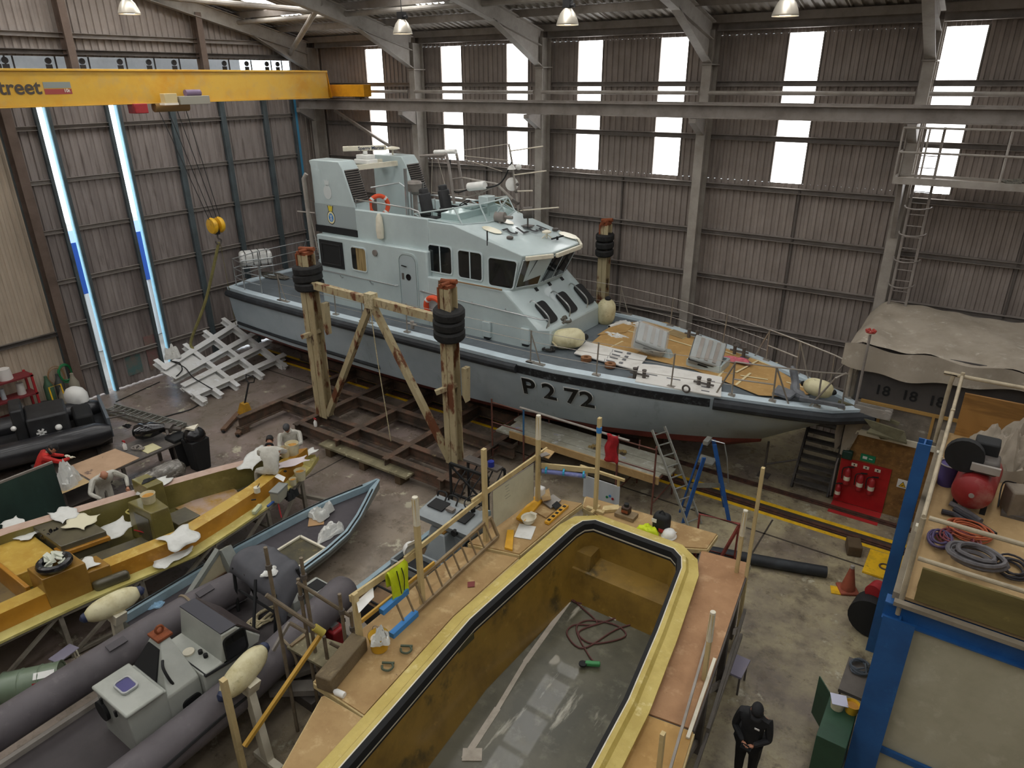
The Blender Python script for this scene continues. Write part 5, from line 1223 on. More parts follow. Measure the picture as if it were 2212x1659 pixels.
M_hose = mat('hose_green', '#1e7a46', rough=.5)
hc = px(140, 806, -24.25); mb = MB()
for i in range(7): mb.torus(hc + V(.03 + .015 * (i % 3), jit(.02), jit(.04)), .26 + .02 * (i % 4), .018, (1, 0, 0), 24, 6, .7)
solo('hose_coil', mb, M_hose, 'coil of bright green hose hanging on the wall', 'hose')
mb = MB(); [mb.torus(px(120, 812, -24.2) + V(0, jit(.05), jit(.05)), .3, .012, (1, 0, 0), 24, 6, .8) for i in range(3)]
solo('hose_coil', mb, mat('hose_tan', '#8a6a48', rough=.6), 'thin tan hose coil behind the green hose', 'hose')
p0 = V(-23.45, 8.3, 0); mb = MB(); mb.tube([p0, p0 + V(-.1, 0, 1.2), p0 + V(-.1, .35, 1.2), p0 + V(0, .35, 0)], .022, 6); mb.bar(p0 + V(-.04, 0, .5), p0 + V(-.04, .35, .5), .03); mb.bx(p0.x, p0.x + .2, p0.y, p0.y + .35, 0, .03)
solo('sack_truck', mb, M_yellow, 'yellow tube sack truck in front of the gas cylinders', 'sack truck')
tyre((-23.7, 8.1, .38), .38, .1, 'old tyre leaning among the gas cylinders', (1, .3, .2), None)
# low stool at the end of the black boat
t = thing('step_stool', 'small step stool between the black boat and the workbench', 'stool', (-19.4, 8.6, 0))
MB().bx(-19.65, -19.2, 8.35, 8.85, .42, .46).build('top', mat('stool_brown', '#5f4a44', rough=.7), t)
for x in (-19.6, -19.25):
    for y in (8.4, 8.8): MB().bar((x, y, 0), (x, y, .43), .03).build('leg', M_steelgrey, t)
# dark green sheet standing in front of the worker in red
M_dgreen = mat('panel_green', '#28413a', [('#1d312c', 1.2, .4, .65, (1, 1, .3)), ('#35544a', 3, .6, .75)], rough=.6)
q0, q1, q2 = px(-30, 1057, -17.0), px(113, 998, -17.0), px(143, 1090, -17.0)
t = thing('green_screen', 'tall dark green sheet panel standing behind the yellow hull', 'screen', V(-17, (q0.y + q1.y) / 2, 0))
MB().bx(-17.02, -16.98, q0.y, q1.y, .0, q1.z).build('sheet', M_dgreen, t); MB().bar(V(-17, q0.y, q1.z), V(-17, q1.y, q1.z), .05).build('top_edge', M_steelgrey, t)
for y in (q0.y + .1, q1.y - .1): MB().bar((-17.3, y, .03), (-16.7, y, .03), .05).build('foot', M_steeldark, t)
solo('plastic_bag', crumple(V(-17.6, q1.y + .35, .86), .2, .35, .55, 8), M_plastic, 'white plastic bag hanging on the bench corner beside the green screen', 'bag')
# ================================================================ yellow glassfibre hull
M_frpy = mat('frp_yellow', '#c2a148', [('#b08a34', 1.4, .42, .65), ('#d0b566', 5, .55, .72)], rough=.35, coat=.15)
M_frpo = mat('frp_orange', '#b9822a', [('#a06f22', 1.2, .4, .65), ('#c99b4a', 4, .6, .75)], rough=.35, coat=.15)
M_frpg = mat('frp_olive', '#7d7440', [('#6a6134', 1.5, .42, .65), ('#928a55', 4, .58, .75)], rough=.35, coat=.15)
M_frpl = mat('frp_pale', '#cabf77', [('#b8aa60', 2, .42, .65), ('#ded7a4', 5, .6, .75)], rough=.4)
M_frpk = mat('frp_dark', '#5d5845', [('#4a4638', 2, .42, .65)], rough=.3, coat=.2)
M_sheetw = mat('white_cloth', '#d8d9d4', [('#c6c7c0', 4, .5, .75)], rough=.6, bump=.5, bscale=10)
M_film = mat('pink_film', '#c3a99a', [('#b59986', 5, .4, .7)], rough=.4)
yc = lambda y: interp([(0, -14.95), (4, -14.35), (6, -13.8), (8, -13.55), (10.25, -13.35)], y)
yh = lambda y: interp([(0, 1.9), (4, 1.8), (6, 1.68), (7, 1.45), (8, 1.18), (9, .8), (9.7, .45), (10.25, .06)], y)
yb_ = thing('yellow_hull', 'long yellow glassfibre boat moulding on a steel trestle frame', 'boat hull', (-14, 6, 0))
ys_ = [.3, 2, 3, 4, 5, 6, 7, 8, 8.6, 9.2, 9.7, 10.05, 10.25]
mb = MB(); rings = []
for y in ys_:
    c, h = yc(y), yh(y); k_ = max(.52, 1.02 - max(0, y - 7) * .13 + .0)
    zk = .55 + max(0, y - 8) * .16
    rings.append([V(c + h, y, 1.08), V(c + h * .93, y, .95), V(c + h * .55, y, zk + .12), V(c, y, zk), V(c - h * .55, y, zk + .12), V(c - h * .93, y, .95), V(c - h, y, 1.08)])
mb.loft(rings, caps=False, closed=False); mb.face(rings[0]); mb.build('outer_hull', M_frpl, yb_)
for sg, m_, m2 in ((1, M_frpo, M_frpy), (-1, M_frpg, M_film)):
    fl = MB(); co_ = MB(); tp = MB(); iw = MB(); r1 = []; r2 = []; r3 = []; r4 = []
    for y in ys_[:-2]:
        c, h = yc(y), yh(y); i0 = max(h - .26, .05); i1 = max(h - .3, .04); i2 = max(h - .62, .03); i3 = max(h - .66, .02)
        r1.append([V(c + sg * h, y, 1.05), V(c + sg * h, y, 1.1), V(c + sg * (i0 - .02), y, 1.1), V(c + sg * (i0 - .02), y, 1.05)])
        r2.append([V(c + sg * i0, y, 1.08), V(c + sg * i1, y, 1.43)])
        r3.append([V(c + sg * i1, y, 1.43), V(c + sg * i2, y, 1.44)])
        r4.append([V(c + sg * i2, y, 1.44), V(c + sg * i3, y, .86)])
    fl.loft(r1); fl.build('flange', M_frpl, yb_)
    co_.loft(r2, caps=False, closed=False); co_.build('side_face', m_, yb_)
    tp.loft(r3, caps=False, closed=False); tp.build('side_top', m2, yb_)
    iw.loft(r4, caps=False, closed=False); iw.build('inner_side', M_frpo if False else M_frpg, yb_)
bow = MB(); bow.prism([V(yc(9.4) - .3, 9.35, 1.2), V(yc(9.4) + .3, 9.35, 1.2), V(-13.3, 9.95, 1.2)], (0, 0, .24)); bow.build('bow_block', M_frpo, yb_)
fl = MB(); r1 = []
for y in ys_[:-3]: c, i3 = yc(y), max(yh(y) - .64, .05); r1.append([V(c - i3, y, .86), V(c + i3, y, .86)])
fl.loft(r1, caps=False, closed=False); fl.build('cockpit_floor', M_frpg, yb_)
def yo(l, o, z): return V(yc(l) + o, l, z)
def ybox(name, y0, y1, o0, o1, z0, z1, m, bev=.015): return MB().hexa([yo(y0, o0, z0), yo(y0, o1, z0), yo(y1, o1, z0), yo(y1, o0, z0)], [yo(y0, o0, z1), yo(y0, o1, z1), yo(y1, o1, z1), yo(y1, o0, z1)]).build(name, m, yb_, bevel=bev)
ybox('floor_panel', 6.9, 8.2, -.72, .42, .865, .9, mat('frp_sheen', '#b08b4c', [('#b9a090', 1.2, .45, .6), ('#8d6c35', 3, .6, .75)], rough=.15, coat=.5)); ybox('floor_hatch', 8.15, 8.75, -.3, .3, .88, .93, M_frpk)
ybox('seat_block', 6.4, 6.9, -.25, .35, .87, 1.1, M_frpk); ybox('floor_step', 6.3, 6.9, .35, .8, .87, .98, M_frpy)
con = MB().hexa([yo(5.75, -.3, .87), yo(5.8, .62, .87), yo(6.2, .62, .87), yo(6.3, -.3, .87)], [yo(5.78, -.2, 1.78), yo(5.82, .62, 1.78), yo(6.18, .62, 1.78), yo(6.25, -.2, 1.78)]).build('console', M_frpg, yb_, bevel=.02)
MB().hexa([yo(5.77, .0, .95), yo(5.79, .5, .95), yo(5.8, .5, .95), yo(5.78, .0, .95)], [yo(5.765, .0, 1.6), yo(5.8, .5, 1.6), yo(5.81, .5, 1.6), yo(5.775, .0, 1.6)]).build('console_panel', M_frpk, con)
ybox('far_locker', 6.35, 6.7, -1.2, -.55, .87, 1.75, M_frpg); 
ybox('raised_deck', 4.4, 5.2, -1.5, .05, .87, 1.42, M_frpk); ybox('deck_lip', 4.35, 5.22, -.2, .12, 1.2, 1.3, M_frpo)
ybox('deck_riser', 3.5, 4.35, -1.5, .2, .87, 1.25, M_frpy); ybox('low_locker', 4.4, 5.7, .25, .72, .87, 1.12, M_frpk); ybox('locker_edge', 4.4, 5.7, .7, .76, .87, 1.18, M_frpg)
eb = ybox('engine_box', 3.55, 4.25, .95, 1.55, 1.06, 1.75, mat('frp_brown', '#96702a', [('#835f20', 2, .4, .7)], rough=.35, coat=.2)); ybox('box_step', 4.2, 4.62, 1.0, 1.52, 1.06, 1.5, mat('frp_brown', '#96702a')); ybox('box_pod', 4.25, 4.85, 1.5, 1.66, 1.08, 1.3, M_frpk, .06)
ybox('well_floor', 2.6, 3.5, -1.2, 1.1, .87, .9, mat('well_brown', '#8a7a58', [('#6a6356', 2, .45, .65)], rough=.25, coat=.3)); ybox('well_side', 3.42, 3.5, -1.2, 1.0, .87, 1.4, M_frpo)
ybox('stern_locker', 2.2, 3.2, -.9, .0, .9, 1.3, M_frpy); ybox('film_edge', 2.6, 3.55, 1.0, 1.12, .9, 1.12, M_film)
for s in (6.6, 8.0): ybox('rib_stringer', 6.9, 8.3, -1.0 + (s > 7) * .0, -.94, .9, 1.1, M_frpg)
# trestle frame
M_trest = mat('trestle_steel', '#8c8578', [('#6f685c', 3, .4, .7)], rough=.7)
tr = thing('boat_trestle', 'pale steel trestle frame with crossed legs under the yellow hull', 'trestle', (-13.9, 6, 0))
for y in (2.2, 3.6, 5.0, 6.5, 8.0, 9.3):
    c, h = yc(y), yh(y)
    for s in (-1, 1): MB().bar((c + s * h * .95, y, .0), (c + s * h * .92, y, 1.02), .08).build('leg', M_trest, tr)
    MB().bar((c - h * .95, y, .45), (c + h * .95, y, .45), .07).build('cross_tie', M_trest, tr)
for a, b_ in ((2.2, 3.6), (3.6, 5.0), (5.0, 6.5), (6.5, 8.0), (8.0, 9.3)):
    for s in (-1, 1):
        P0, P1 = V(yc(a) + s * yh(a) * .95, a, .06), V(yc(b_) + s * yh(b_) * .93, b_, 1.0)
        MB().bar(P0, P1, .06).build('brace', M_trest, tr); MB().bar(V(P0.x, a, 1.0), V(P1.x, b_, 1.0), .08).build('rail', M_trest, tr); MB().bar(V(P0.x, a, .08), V(P1.x, b_, .08), .07).build('sill', M_trest, tr)
MB().bar((-13.0, 9.3, .5), (-12.1, 10.0, .15), .09).build('brace', M_trest, tr); MB().bar((-12.1, 9.0, .1), (-12.1, 10.2, .1), .09).build('brace', M_trest, tr)
# things lying in and on the yellow hull
def cloth(c, rx, ry, label, m=M_sheetw, seed=1, rot=0, cat='cloth', name='glass_cloth', group='white glass cloth pieces on the yellow hull', drop=None, h=.02):
    rnd = random.Random(seed); c = Vector(c); cr_, sr_ = math.cos(rot), math.sin(rot)
    g = {}
    def f(u, v):
        x, y = (u - .5) * 2 * rx, (v - .5) * 2 * ry
        x *= 1 + .18 * math.sin(v * 9 + seed); y *= 1 + .15 * math.sin(u * 8 + seed * 2)
        z = .006 + h * (.5 + .5 * math.sin(u * 7 + seed) * math.cos(v * 6 + seed)) + rnd.uniform(0, h * .6)
        if drop and u > .5: z -= (u - .5) * 2 * drop
        return c + V(x * cr_ - y * sr_, x * sr_ + y * cr_, z)
    return solo(name, MB().grid(f, 8, 8), m, label, cat, group, solid=.004)
cloth(pz(140, 1112, 1.45), .3, .22, 'white glass cloth crumpled on the raised deck of the yellow hull', seed=2)
cloth(pz(175, 1128, 1.45), .28, .25, 'creamy glass cloth beside the black bag on the raised deck', mat('cloth_cream', '#d9d3b6', rough=.7), 3, .5)
cloth(pz(246, 1146, 1.14), .3, .38, 'large white cloth sheet on the low locker of the yellow hull', seed=4, rot=.1)
cloth(pz(58, 1150, 1.28), .3, .25, 'white cloth over the left corner of the yellow hull', seed=5)
cloth(pz(28, 1132, 1.3), .22, .18, 'small white cloth at the far left end of the yellow hull', seed=11)
cloth(pz(183, 1222, 1.52), .2, .18, 'bluish white cloth on the step beside the engine box', seed=6)
cloth(pz(388, 1160, 1.46), .26, .3, 'white cloth draped over the orange near side by the console', seed=7, drop=.12, h=.03)
cloth(pz(375, 1205, 1.12), .2, .38, 'folded white cloth lying on the near flange below the draped cloth', seed=8, h=.05)
cloth(pz(550, 992, 1.46), .22, .55, 'white cloth draped along the far side near the bow', seed=9, rot=.5, h=.04)
cloth(pz(632, 1000, 1.46), .16, .35, 'pink and white sheet on the bow top beside the seated worker', mat('sheet_pink', '#d9cdd0', rough=.6), 10, -.4)
cloth(pz(668, 978, 1.2), .12, .2, 'pale cloth on the very tip of the yellow bow', seed=13)
cloth(pz(333, 1050, 1.46), .18, .4, 'pale film on the far side top beside the locker', seed=14)
solo('paper', MB().prism([pz(593, 1030, 1.455), pz(612, 1041, 1.455), pz(617, 1031, 1.455), pz(600, 1023, 1.455)], (0, 0, .004)), M_white, 'white paper sheet on the near side top close to the bow', 'paper')
M_bag = mat('bag_black', '#151518', rough=.2, bump=.8, bscale=9)
solo('rubbish_bag', crumple(pz(113, 1160, 1.28), .2, .17, .2, 15), M_bag, 'small black rubbish bag on the raised deck of the yellow hull', 'bag', 'black rubbish bags on the yellow hull')
t = thing('rubbish_bag', 'open black bag of white scraps on the engine box', 'bag', pz(120, 1222, 1.75), 'black rubbish bags on the yellow hull')
q = pz(120, 1224, 1.76); MB().torus(q + V(0, 0, .09), .24, .07, (0, 0, 1), 20, 8).build('bag_rim', M_bag, t)
mb = MB(); rnd = random.Random(5)
for i in range(16): mb.box(q + V(rnd.uniform(-.17, .17), rnd.uniform(-.17, .17), .08 + rnd.uniform(0, .1)), (.16, .1, .015), (rnd.uniform(-.6, .6), rnd.uniform(-.6, .6), rnd.uniform(0, 3)))
tag(mb.build('scraps', mat('scraps', '#cfd2c2', rough=.7), t), kind='stuff')
M_tub = mat('tub_cream', '#cfc7a6', [('#b8af8c', 5, .5, .7)], rough=.5)
def bucket(c, r, h, label, m=M_tub, fill='frp_orange', handle=False, group='pale buckets on the yellow hull'):
    c = Vector(c); t = thing('bucket', label, 'bucket', c, group); n = 18
    o = [[c + V(q * math.cos(2 * PI * j / n), q * math.sin(2 * PI * j / n), z) for j in range(n)] for q, z in ((r * .82, 0), (r, h), (r * 1.04, h), (r * .95, h), (r * .8, h * .75))]
    MB().loft(o, caps=False).build('bucket_body', m, t); MB().cyl(c + V(0, 0, h * .6), c + V(0, 0, h * .75), r * .88, n=18).build('contents', _mats[fill], t)
    MB().cyl(c, c + V(0, 0, .01), r * .82, n=18).build('bucket_base', m, t)
    if handle: MB().tube(arc([c + V(r * math.cos(a), r * .2 + .0, h + r * .8 * math.sin(a)) for a in [PI * i / 6 for i in range(7)]], 2), .006, 5).build('bail', M_steelgrey, t)
    return t
bucket(pz(323, 1084, 1.78), .15, .2, 'pale tub of resin on top of the tall console'); bucket(pz(633, 980, 1.44), .17, .3, 'tall pale bucket on the bow beside the standing worker')
bucket(pz(650, 1035, 1.1), .14, .26, 'larger pale bucket on the near flange by the bow'); bucket(pz(634, 1047, 1.1), .09, .17, 'smaller pale tub next to the larger bucket on the flange'); bucket(pz(617, 985, 1.44), .13, .24, 'pale bucket standing behind the seated worker')
t = thing('toolbox', 'grey plastic toolbox on the near flange with black jacket beside it', 'toolbox', pz(605, 1075, 1.1)); q = pz(605, 1077, 1.1)
MB().box(q + V(0, 0, .13), (.22, .42, .26), (0, 0, .35)).build('box', mat('tub_grey', '#9a9888', rough=.6), t, bevel=.02); MB().box(q + V(0, 0, .28), (.24, .44, .05), (0, 0, .35)).build('lid', mat('lid_grey', '#878a86', rough=.6), t, bevel=.01)
solo('black_jacket', crumple(pz(630, 1075, 1.0), .1, .18, .25, 16), M_blackm, 'black jacket hung over the flange beside the toolbox', 'jacket')
solo('power_plane', MB().box(pz(555, 1100, 1.16), (.1, .32, .1), (0, 0, .45)), mat('tool_pale', '#c3c9a4', rough=.5), 'pale green tool box lying on the near flange', 'tool', bevel=.02)
solo('hand_file', MB().bar(pz(593, 1082, 1.14), pz(578, 1094, 1.14), .05, .04), mat('tool_blue', '#31589a', rough=.5), 'blue handled tool lying on the near flange', 'tool')
solo('red_pole', MB().tube([pz(598, 1075, 1.18), pz(608, 1118, .75)], .018, 6), M_red, 'red pole leaning over the near flange', 'pole'); solo('red_tool', MB().tube([pz(290, 1145, 1.15), pz(330, 1155, 1.15)], .015, 6), M_red, 'red rod lying on the locker near the console', 'rod')
t = thing('tin_mug', 'small glass jar of brushes on the near side top', 'jar', pz(556, 1063, 1.45)); q = pz(556, 1063, 1.45); MB().cyl(q, q + V(0, 0, .13), .07, n=14).build('jar', M_offwhite, t); MB().bar(q + V(0, 0, .1), q + V(.06, .05, .22), .02).build('brush', M_fork, t)
solo('black_tool', MB().bar(pz(543, 1080, 1.46), pz(553, 1079, 1.46), .03, .02), M_blackm, 'short black tool lying on the near side top', 'tool', 'black bits on the yellow top'); solo('black_tool', MB().box(pz(616, 1018, 1.47), (.06, .05, .03)), M_blackm, 'small black block lying on the bow top', 'tool', 'black bits on the yellow top')
solo('black_pad', crumple(pz(320, 1038, 1.76), .08, .16, .03, 17), M_blackm, 'black pad on top of the far locker', 'pad')
tag(heap(pz(300, 1100, 1.14), .2, .3, .08, 22, .02, 31).build('offcuts', M_frpl), 'scattered offcuts of pale cloth beside the console', 'offcuts', kind='stuff')

# ================================================================ grey open boat with dark deck
M_gunl = mat('gunwale_blue', '#93a9b3', [('#80969f', 3, .45, .7)], rough=.4); M_gdeck = mat('deck_dark', '#4b464a', [('#3c383c', 1.5, .4, .65), ('#a9a4a0', 14, .70, .74)], rough=.7)
M_ghull = mat('hull_grey2', '#878b85', [('#747870', 2, .4, .7)], rough=.5)
gc, GZ0 = -11.36, .65
gh = lambda y: interp([(4.35, .92), (7, .95), (8.5, .84), (9.4, .58), (10.2, .24), (10.75, .03)], y); gx = lambda y: interp([(4.35, -11.3), (8.5, -11.33), (10.75, -11.68)], y)
gb = thing('grey_open_boat', 'grey open boat with pale gunwales and dark speckled deck', 'boat', (-11.4, 7.5, 0))
gy = [4.35, 5.5, 7, 8, 8.7, 9.3, 9.8, 10.3, 10.75]; rings = []
for y in gy: c, h = gx(y), gh(y); k_ = max(0, y - 8.7) * .17; rings.append([V(c + h, y, GZ0), V(c + h * .9, y, .4), V(c + h * .5, y, .12 + k_), V(c, y, .05 + k_), V(c - h * .5, y, .12 + k_), V(c - h * .9, y, .4), V(c - h, y, GZ0)])
mb = MB().loft(rings, caps=False, closed=False); mb.face(rings[0]); mb.build('hull', M_ghull, gb)
MB().loft([[V(gx(y) - gh(y) * .95, y, .5), V(gx(y) + gh(y) * .95, y, .5)] for y in gy], caps=False, closed=False).build('deck', M_gdeck, gb)
for s in (-1, 1):
    MB().loft([[V(gx(y) + s * gh(y), y, GZ0 - .06), V(gx(y) + s * (gh(y) + .03), y, GZ0 + .02), V(gx(y) + s * max(gh(y) - .12, .0), y, GZ0 + .03), V(gx(y) + s * max(gh(y) - .12, .0), y, GZ0 - .14)] for y in gy]).build('gunwale', M_gunl, gb)
    MB().tube([V(gx(y) + s * max(gh(y) - .03, .0), y, GZ0 + .035) for y in gy[:-1]], .018, 6).build('black_edging', M_blackm, gb)
q = V(-11.12, 7.7, .51); hf = MB()
for a, b_ in (((-.42, -.42), (.42, -.42)), ((.42, -.42), (.42, .42)), ((.42, .42), (-.42, .42)), ((-.42, .42), (-.42, -.42))): hf.bar(q + V(a[0], a[1], .02), q + V(b_[0], b_[1], .02), .05, .05)
hf.build('hatch_frame', M_offwhite, gb); MB().bx(q.x - .4, q.x + .4, q.y - .4, q.y + .4, .5, .512).build('hatch_well', mat('well_dark', '#4a4426', [('#2e2a18', 2, .4, .6), ('#7a6a34', 3, .58, .7)], rough=.4), gb)
solo('cardboard_sheet', MB().prism([pz(665, 1138, .51), pz(672, 1093, .51), pz(700, 1085, .51), pz(700, 1133, .51)], (0, 0, .012)), mat('card_tan', '#b08d64', rough=.8), 'small cardboard sheet under the white bag on the grey boat deck', 'cardboard')
solo('white_bag', crumple(pz(695, 1112, .53), .22, .3, .3, 22), M_sheetw, 'full white bag on cardboard on the grey boat deck', 'bag'); solo('plastic_wrapping', crumple(pz(712, 1153, .51), .2, .35, .22, 24), M_plastic, 'crumpled clear plastic on the grey boat deck by the hatch', 'plastic')
solo('blue_cloth', crumple(pz(335, 1306, .51), .14, .2, .07, 26), mat('cloth_ltblue', '#8fb4d0', rough=.8), 'pale blue cloth lying on the dark stern deck', 'cloth')
# cream moulding panel leaning at the stern of the grey boat
M_mouldc = mat('moulding_cream', '#c6bc9c', [('#b3a888', 2, .45, .7)], rough=.5)
t = thing('cream_moulding', 'cream boat bulkhead moulding with slots standing on the grey boat', 'moulding', (-11.0, 5.6, .52))
A_, B_, C_, D_ = px(395, 1303, -11.05), px(470, 1188, -11.05), px(510, 1240, -10.95), px(490, 1300, -10.95)
pan = MB().prism([A_, B_, C_, V(C_.x, C_.y, .55), V(A_.x, A_.y, .55)], (.06, 0, 0)).build('panel', M_mouldc, t)
MB().bar(A_ + V(.03, 0, .02), B_ + V(.03, 0, .02), .12, .08).build('rim', M_ghull, pan); m_ = lerp(A_, C_, .5)
for k_, dz in ((0, .15), (.05, -.1)): MB().bar(m_ + V(.07, -.3, dz), m_ + V(.07, .35, dz + .02), .03, .07).build('slot', M_fork, pan)
MB().bar(B_ + V(.05, .1, 0), B_ + V(.35, .1, -.5), .22, .22).build('grey_duct', M_ghull, t)

# ================================================================ grey inflatable with wheel console in the front left
M_ribg = mat('rib_grey', '#5e595c', [('#524d50', 1.6, .42, .65), ('#6e686a', 4, .58, .75)], rough=.65)
M_ribstrap = mat('strap_tan', '#8a7c66', rough=.7); M_rdeck = mat('rib_deck', '#3e3839', [('#322d2e', 1.5, .4, .65), ('#8d8784', 13, .71, .75)], rough=.6)
M_conw = mat('console_grey', '#a9aca4', [('#989b93', 1.5, .45, .7)], rough=.42)
rg = thing('grey_rib_boat', 'grey inflatable boat with pale console in the lower left', 'inflatable boat', (-9.45, 4, .3))
MB().tube(arc([V(-10.55, -.6, 1.2), V(-10.6, 2, 1.2), V(-10.62, 4.5, 1.2), V(-10.5, 5.6, 1.2), V(-10.35, 6.0, 1.22)], 5), [.3] * 18 + [.28, .24, .16], 18).build('left_tube', M_ribg, rg)
MB().tube(arc([V(-8.15, -.6, 1.2), V(-8.2, 2.5, 1.2), V(-8.3, 4.5, 1.2), V(-8.6, 6.4, 1.2), V(-8.7, 7.0, 1.22)], 5), [.31] * 18 + [.3, .27, .2], 18).build('right_tube', M_ribg, rg)
for x, y in ((-10.6, 4.9), (-8.3, 5.2), (-8.42, 5.75)): MB().torus((x, y, 1.2), .306, .025, (.02, 1, 0), 24, 6).build('strap', M_ribstrap, rg)
for x, y in ((-10.58, 3.6), (-10.55, 5.2)): MB().box((x + .08, y, 1.5), (.14, .3, .02), (0, .25, 0)).build('patch', mat('rib_patch', '#4c484b', rough=.7), rg)
MB().bx(-10.35, -8.4, -.6, 6.6, .8, .88).build('deck', M_rdeck, rg); MB().hexa([V(-9.7, -.6, .35), V(-9.0, -.6, .35), V(-9.1, 6.3, .45), V(-9.7, 6.3, .45)], [V(-10.4, -.6, .85), V(-8.35, -.6, .85), V(-8.5, 6.7, .85), V(-10.4, 6.7, .85)]).build('hull', mat('rib_hull', '#2c2b2d', rough=.5), rg)
MB().bar((-10.22, -.6, .92), (-10.22, 5.4, .92), .08, .1).build('deck_edge', M_steelpale, rg); MB().tube(arc([V(-7.86, .5, 1.2), V(-7.9, 2.5, 1.25), V(-7.95, 3.6, 1.3), V(-8.0, 4.4, 1.28)], 5), .03, 6).build('grab_line', M_blackm, rg)
ebx = MB().bx(-9.62, -8.72, 2.85, 3.45, .86, 1.68).build('engine_box', M_conw, rg, bevel=.02); MB().bx(-9.66, -8.68, 2.82, 3.4, 1.68, 1.74).build('box_lid', M_conw, ebx, bevel=.025)
MB().cyl((-9.5, 2.85, 1.35), (-9.5, 2.8, 1.35), .17, n=18).build('round_vent', M_blackm, ebx); hq = V(-9.22, 3.12, 1.75); ringpanel(hq, (1, 0, 0), (0, 1, 0), rr_pts(.28, .2, .05), .03, .035).build('hatch_rim', M_chrome, ebx); panel(hq, (1, 0, 0), (0, 1, 0), rr_pts(.28, .2, .05), .02).build('hatch_glass', mat('hatch_violet', '#5c5a86', rough=.1), ebx)
for x in (-9.4, -9.0): MB().bx(x - .02, x + .02, 2.8, 2.83, 1.56, 1.66).build('latch', M_blackm, ebx)
st = hull_mb([V(x, y, .86) for x in (-9.7, -8.7) for y in (3.4, 3.95)] + [V(-9.7, 3.42, 1.55), V(-8.7, 3.42, 1.55), V(-9.7, 3.95, 1.55), V(-8.7, 3.95, 1.55), V(-9.5, 3.75, 2.1), V(-9.25, 3.75, 2.1), V(-9.5, 3.9, 2.1), V(-9.25, 3.9, 2.1)]).build('seat_pod', M_conw, rg, bevel=.025)
nq = [V(-9.66, 3.43, 1.58), V(-9.0, 3.43, 1.58), V(-9.2, 3.71, 2.0), V(-9.5, 3.71, 2.0)]
MB().prism(nq, (0, -.03, .015)).build('black_backrest', M_blackm, st); MB().bx(-9.52, -9.22, 3.7, 3.95, 2.1, 2.15).build('rust_plate', M_rustor, st, bevel=.01); MB().torus((-9.37, 3.83, 2.22), .06, .02, (1, 0, 0), 14, 6).build('lifting_eye', M_rustor, st)
MB().tube(arc([V(-9.02, 3.62, 1.95), V(-8.92, 3.56, 1.9), V(-8.82, 3.56, 1.75), V(-8.8, 3.6, 1.6)], 4), .022, 6).build('grab_handle', M_blackm, st)
hd = hull_mb([V(x, y, z) for x in (-9.72, -8.58) for y in (3.95, 4.75) for z in (.86, 1.62)], [V(x, y, z) for x in (-9.72, -8.58) for y, z in ((4.28, 1.6), (4.36, 2.1), (4.62, 2.08), (5.0, 1.62), (4.95, 1.5), (4.3, 1.5))]).build('steering_console', M_conw, rg, bevel=.025)
MB().hexa([V(-9.71, 4.36, 2.105), V(-8.6, 4.36, 2.105), V(-8.6, 4.63, 2.085), V(-9.71, 4.63, 2.085)], [V(-9.71, 4.36, 2.125), V(-8.6, 4.36, 2.125), V(-8.6, 4.63, 2.105), V(-9.71, 4.63, 2.105)]).build('hood_cover', mat('hood_dark', '#33333c', rough=.5), hd); MB().hexa([V(-9.7, 4.63, 2.09), V(-8.6, 4.63, 2.09), V(-8.6, 5.0, 1.635), V(-9.7, 5.0, 1.635)], [V(-9.7, 4.65, 2.11), V(-8.6, 4.65, 2.11), V(-8.6, 5.02, 1.655), V(-9.7, 5.02, 1.655)]).build('windscreen', mat('screen_brown', '#4a4241', rough=.3), hd)
panel(V(-8.578, 4.55, 1.78), (0, 1, 0), (0, 0, 1), rr_pts(.36, .42, .07), .01).build('side_window', M_glass, hd); ringpanel(V(-8.578, 4.55, 1.78), (0, 1, 0), (0, 0, 1), rr_pts(.36, .42, .07), .03, .02).build('window_seal', M_blackm, hd)
MB().cyl((-9.2, 4.1, 1.62), (-9.2, 4.1, 1.65), .09, n=18).build('compass_mount', M_offwhite, hd)
for dx in (.12, .26): MB().cyl((-9.15 + dx, 4.2, 1.62), (-9.15 + dx, 4.2, 1.68), .035).build('gauge', M_blackm, hd)
MB().tube([V(-9.74, 3.98, 1.6), V(-8.56, 3.98, 1.6), V(-8.55, 4.9, 1.5)], .025, 6).build('rubber_trim', M_blackm, hd); MB().torus((-9.15, 3.5, 1.5), .01, .005).build('screw', M_blackm, hd)
panel(V(-8.7, 3.75, 1.15), (0, 1, 0), (0, 0, 1), rr_pts(.3, .3, .08), .03).build('side_hatch', M_blackm, st)
mb = heap(pz(572, 1335, .89), .2, .42, .12, 40, .018, 40); solo('rope_coil', mb, M_ropec, 'coil of cream rope on the dark deck of the grey inflatable', 'rope')
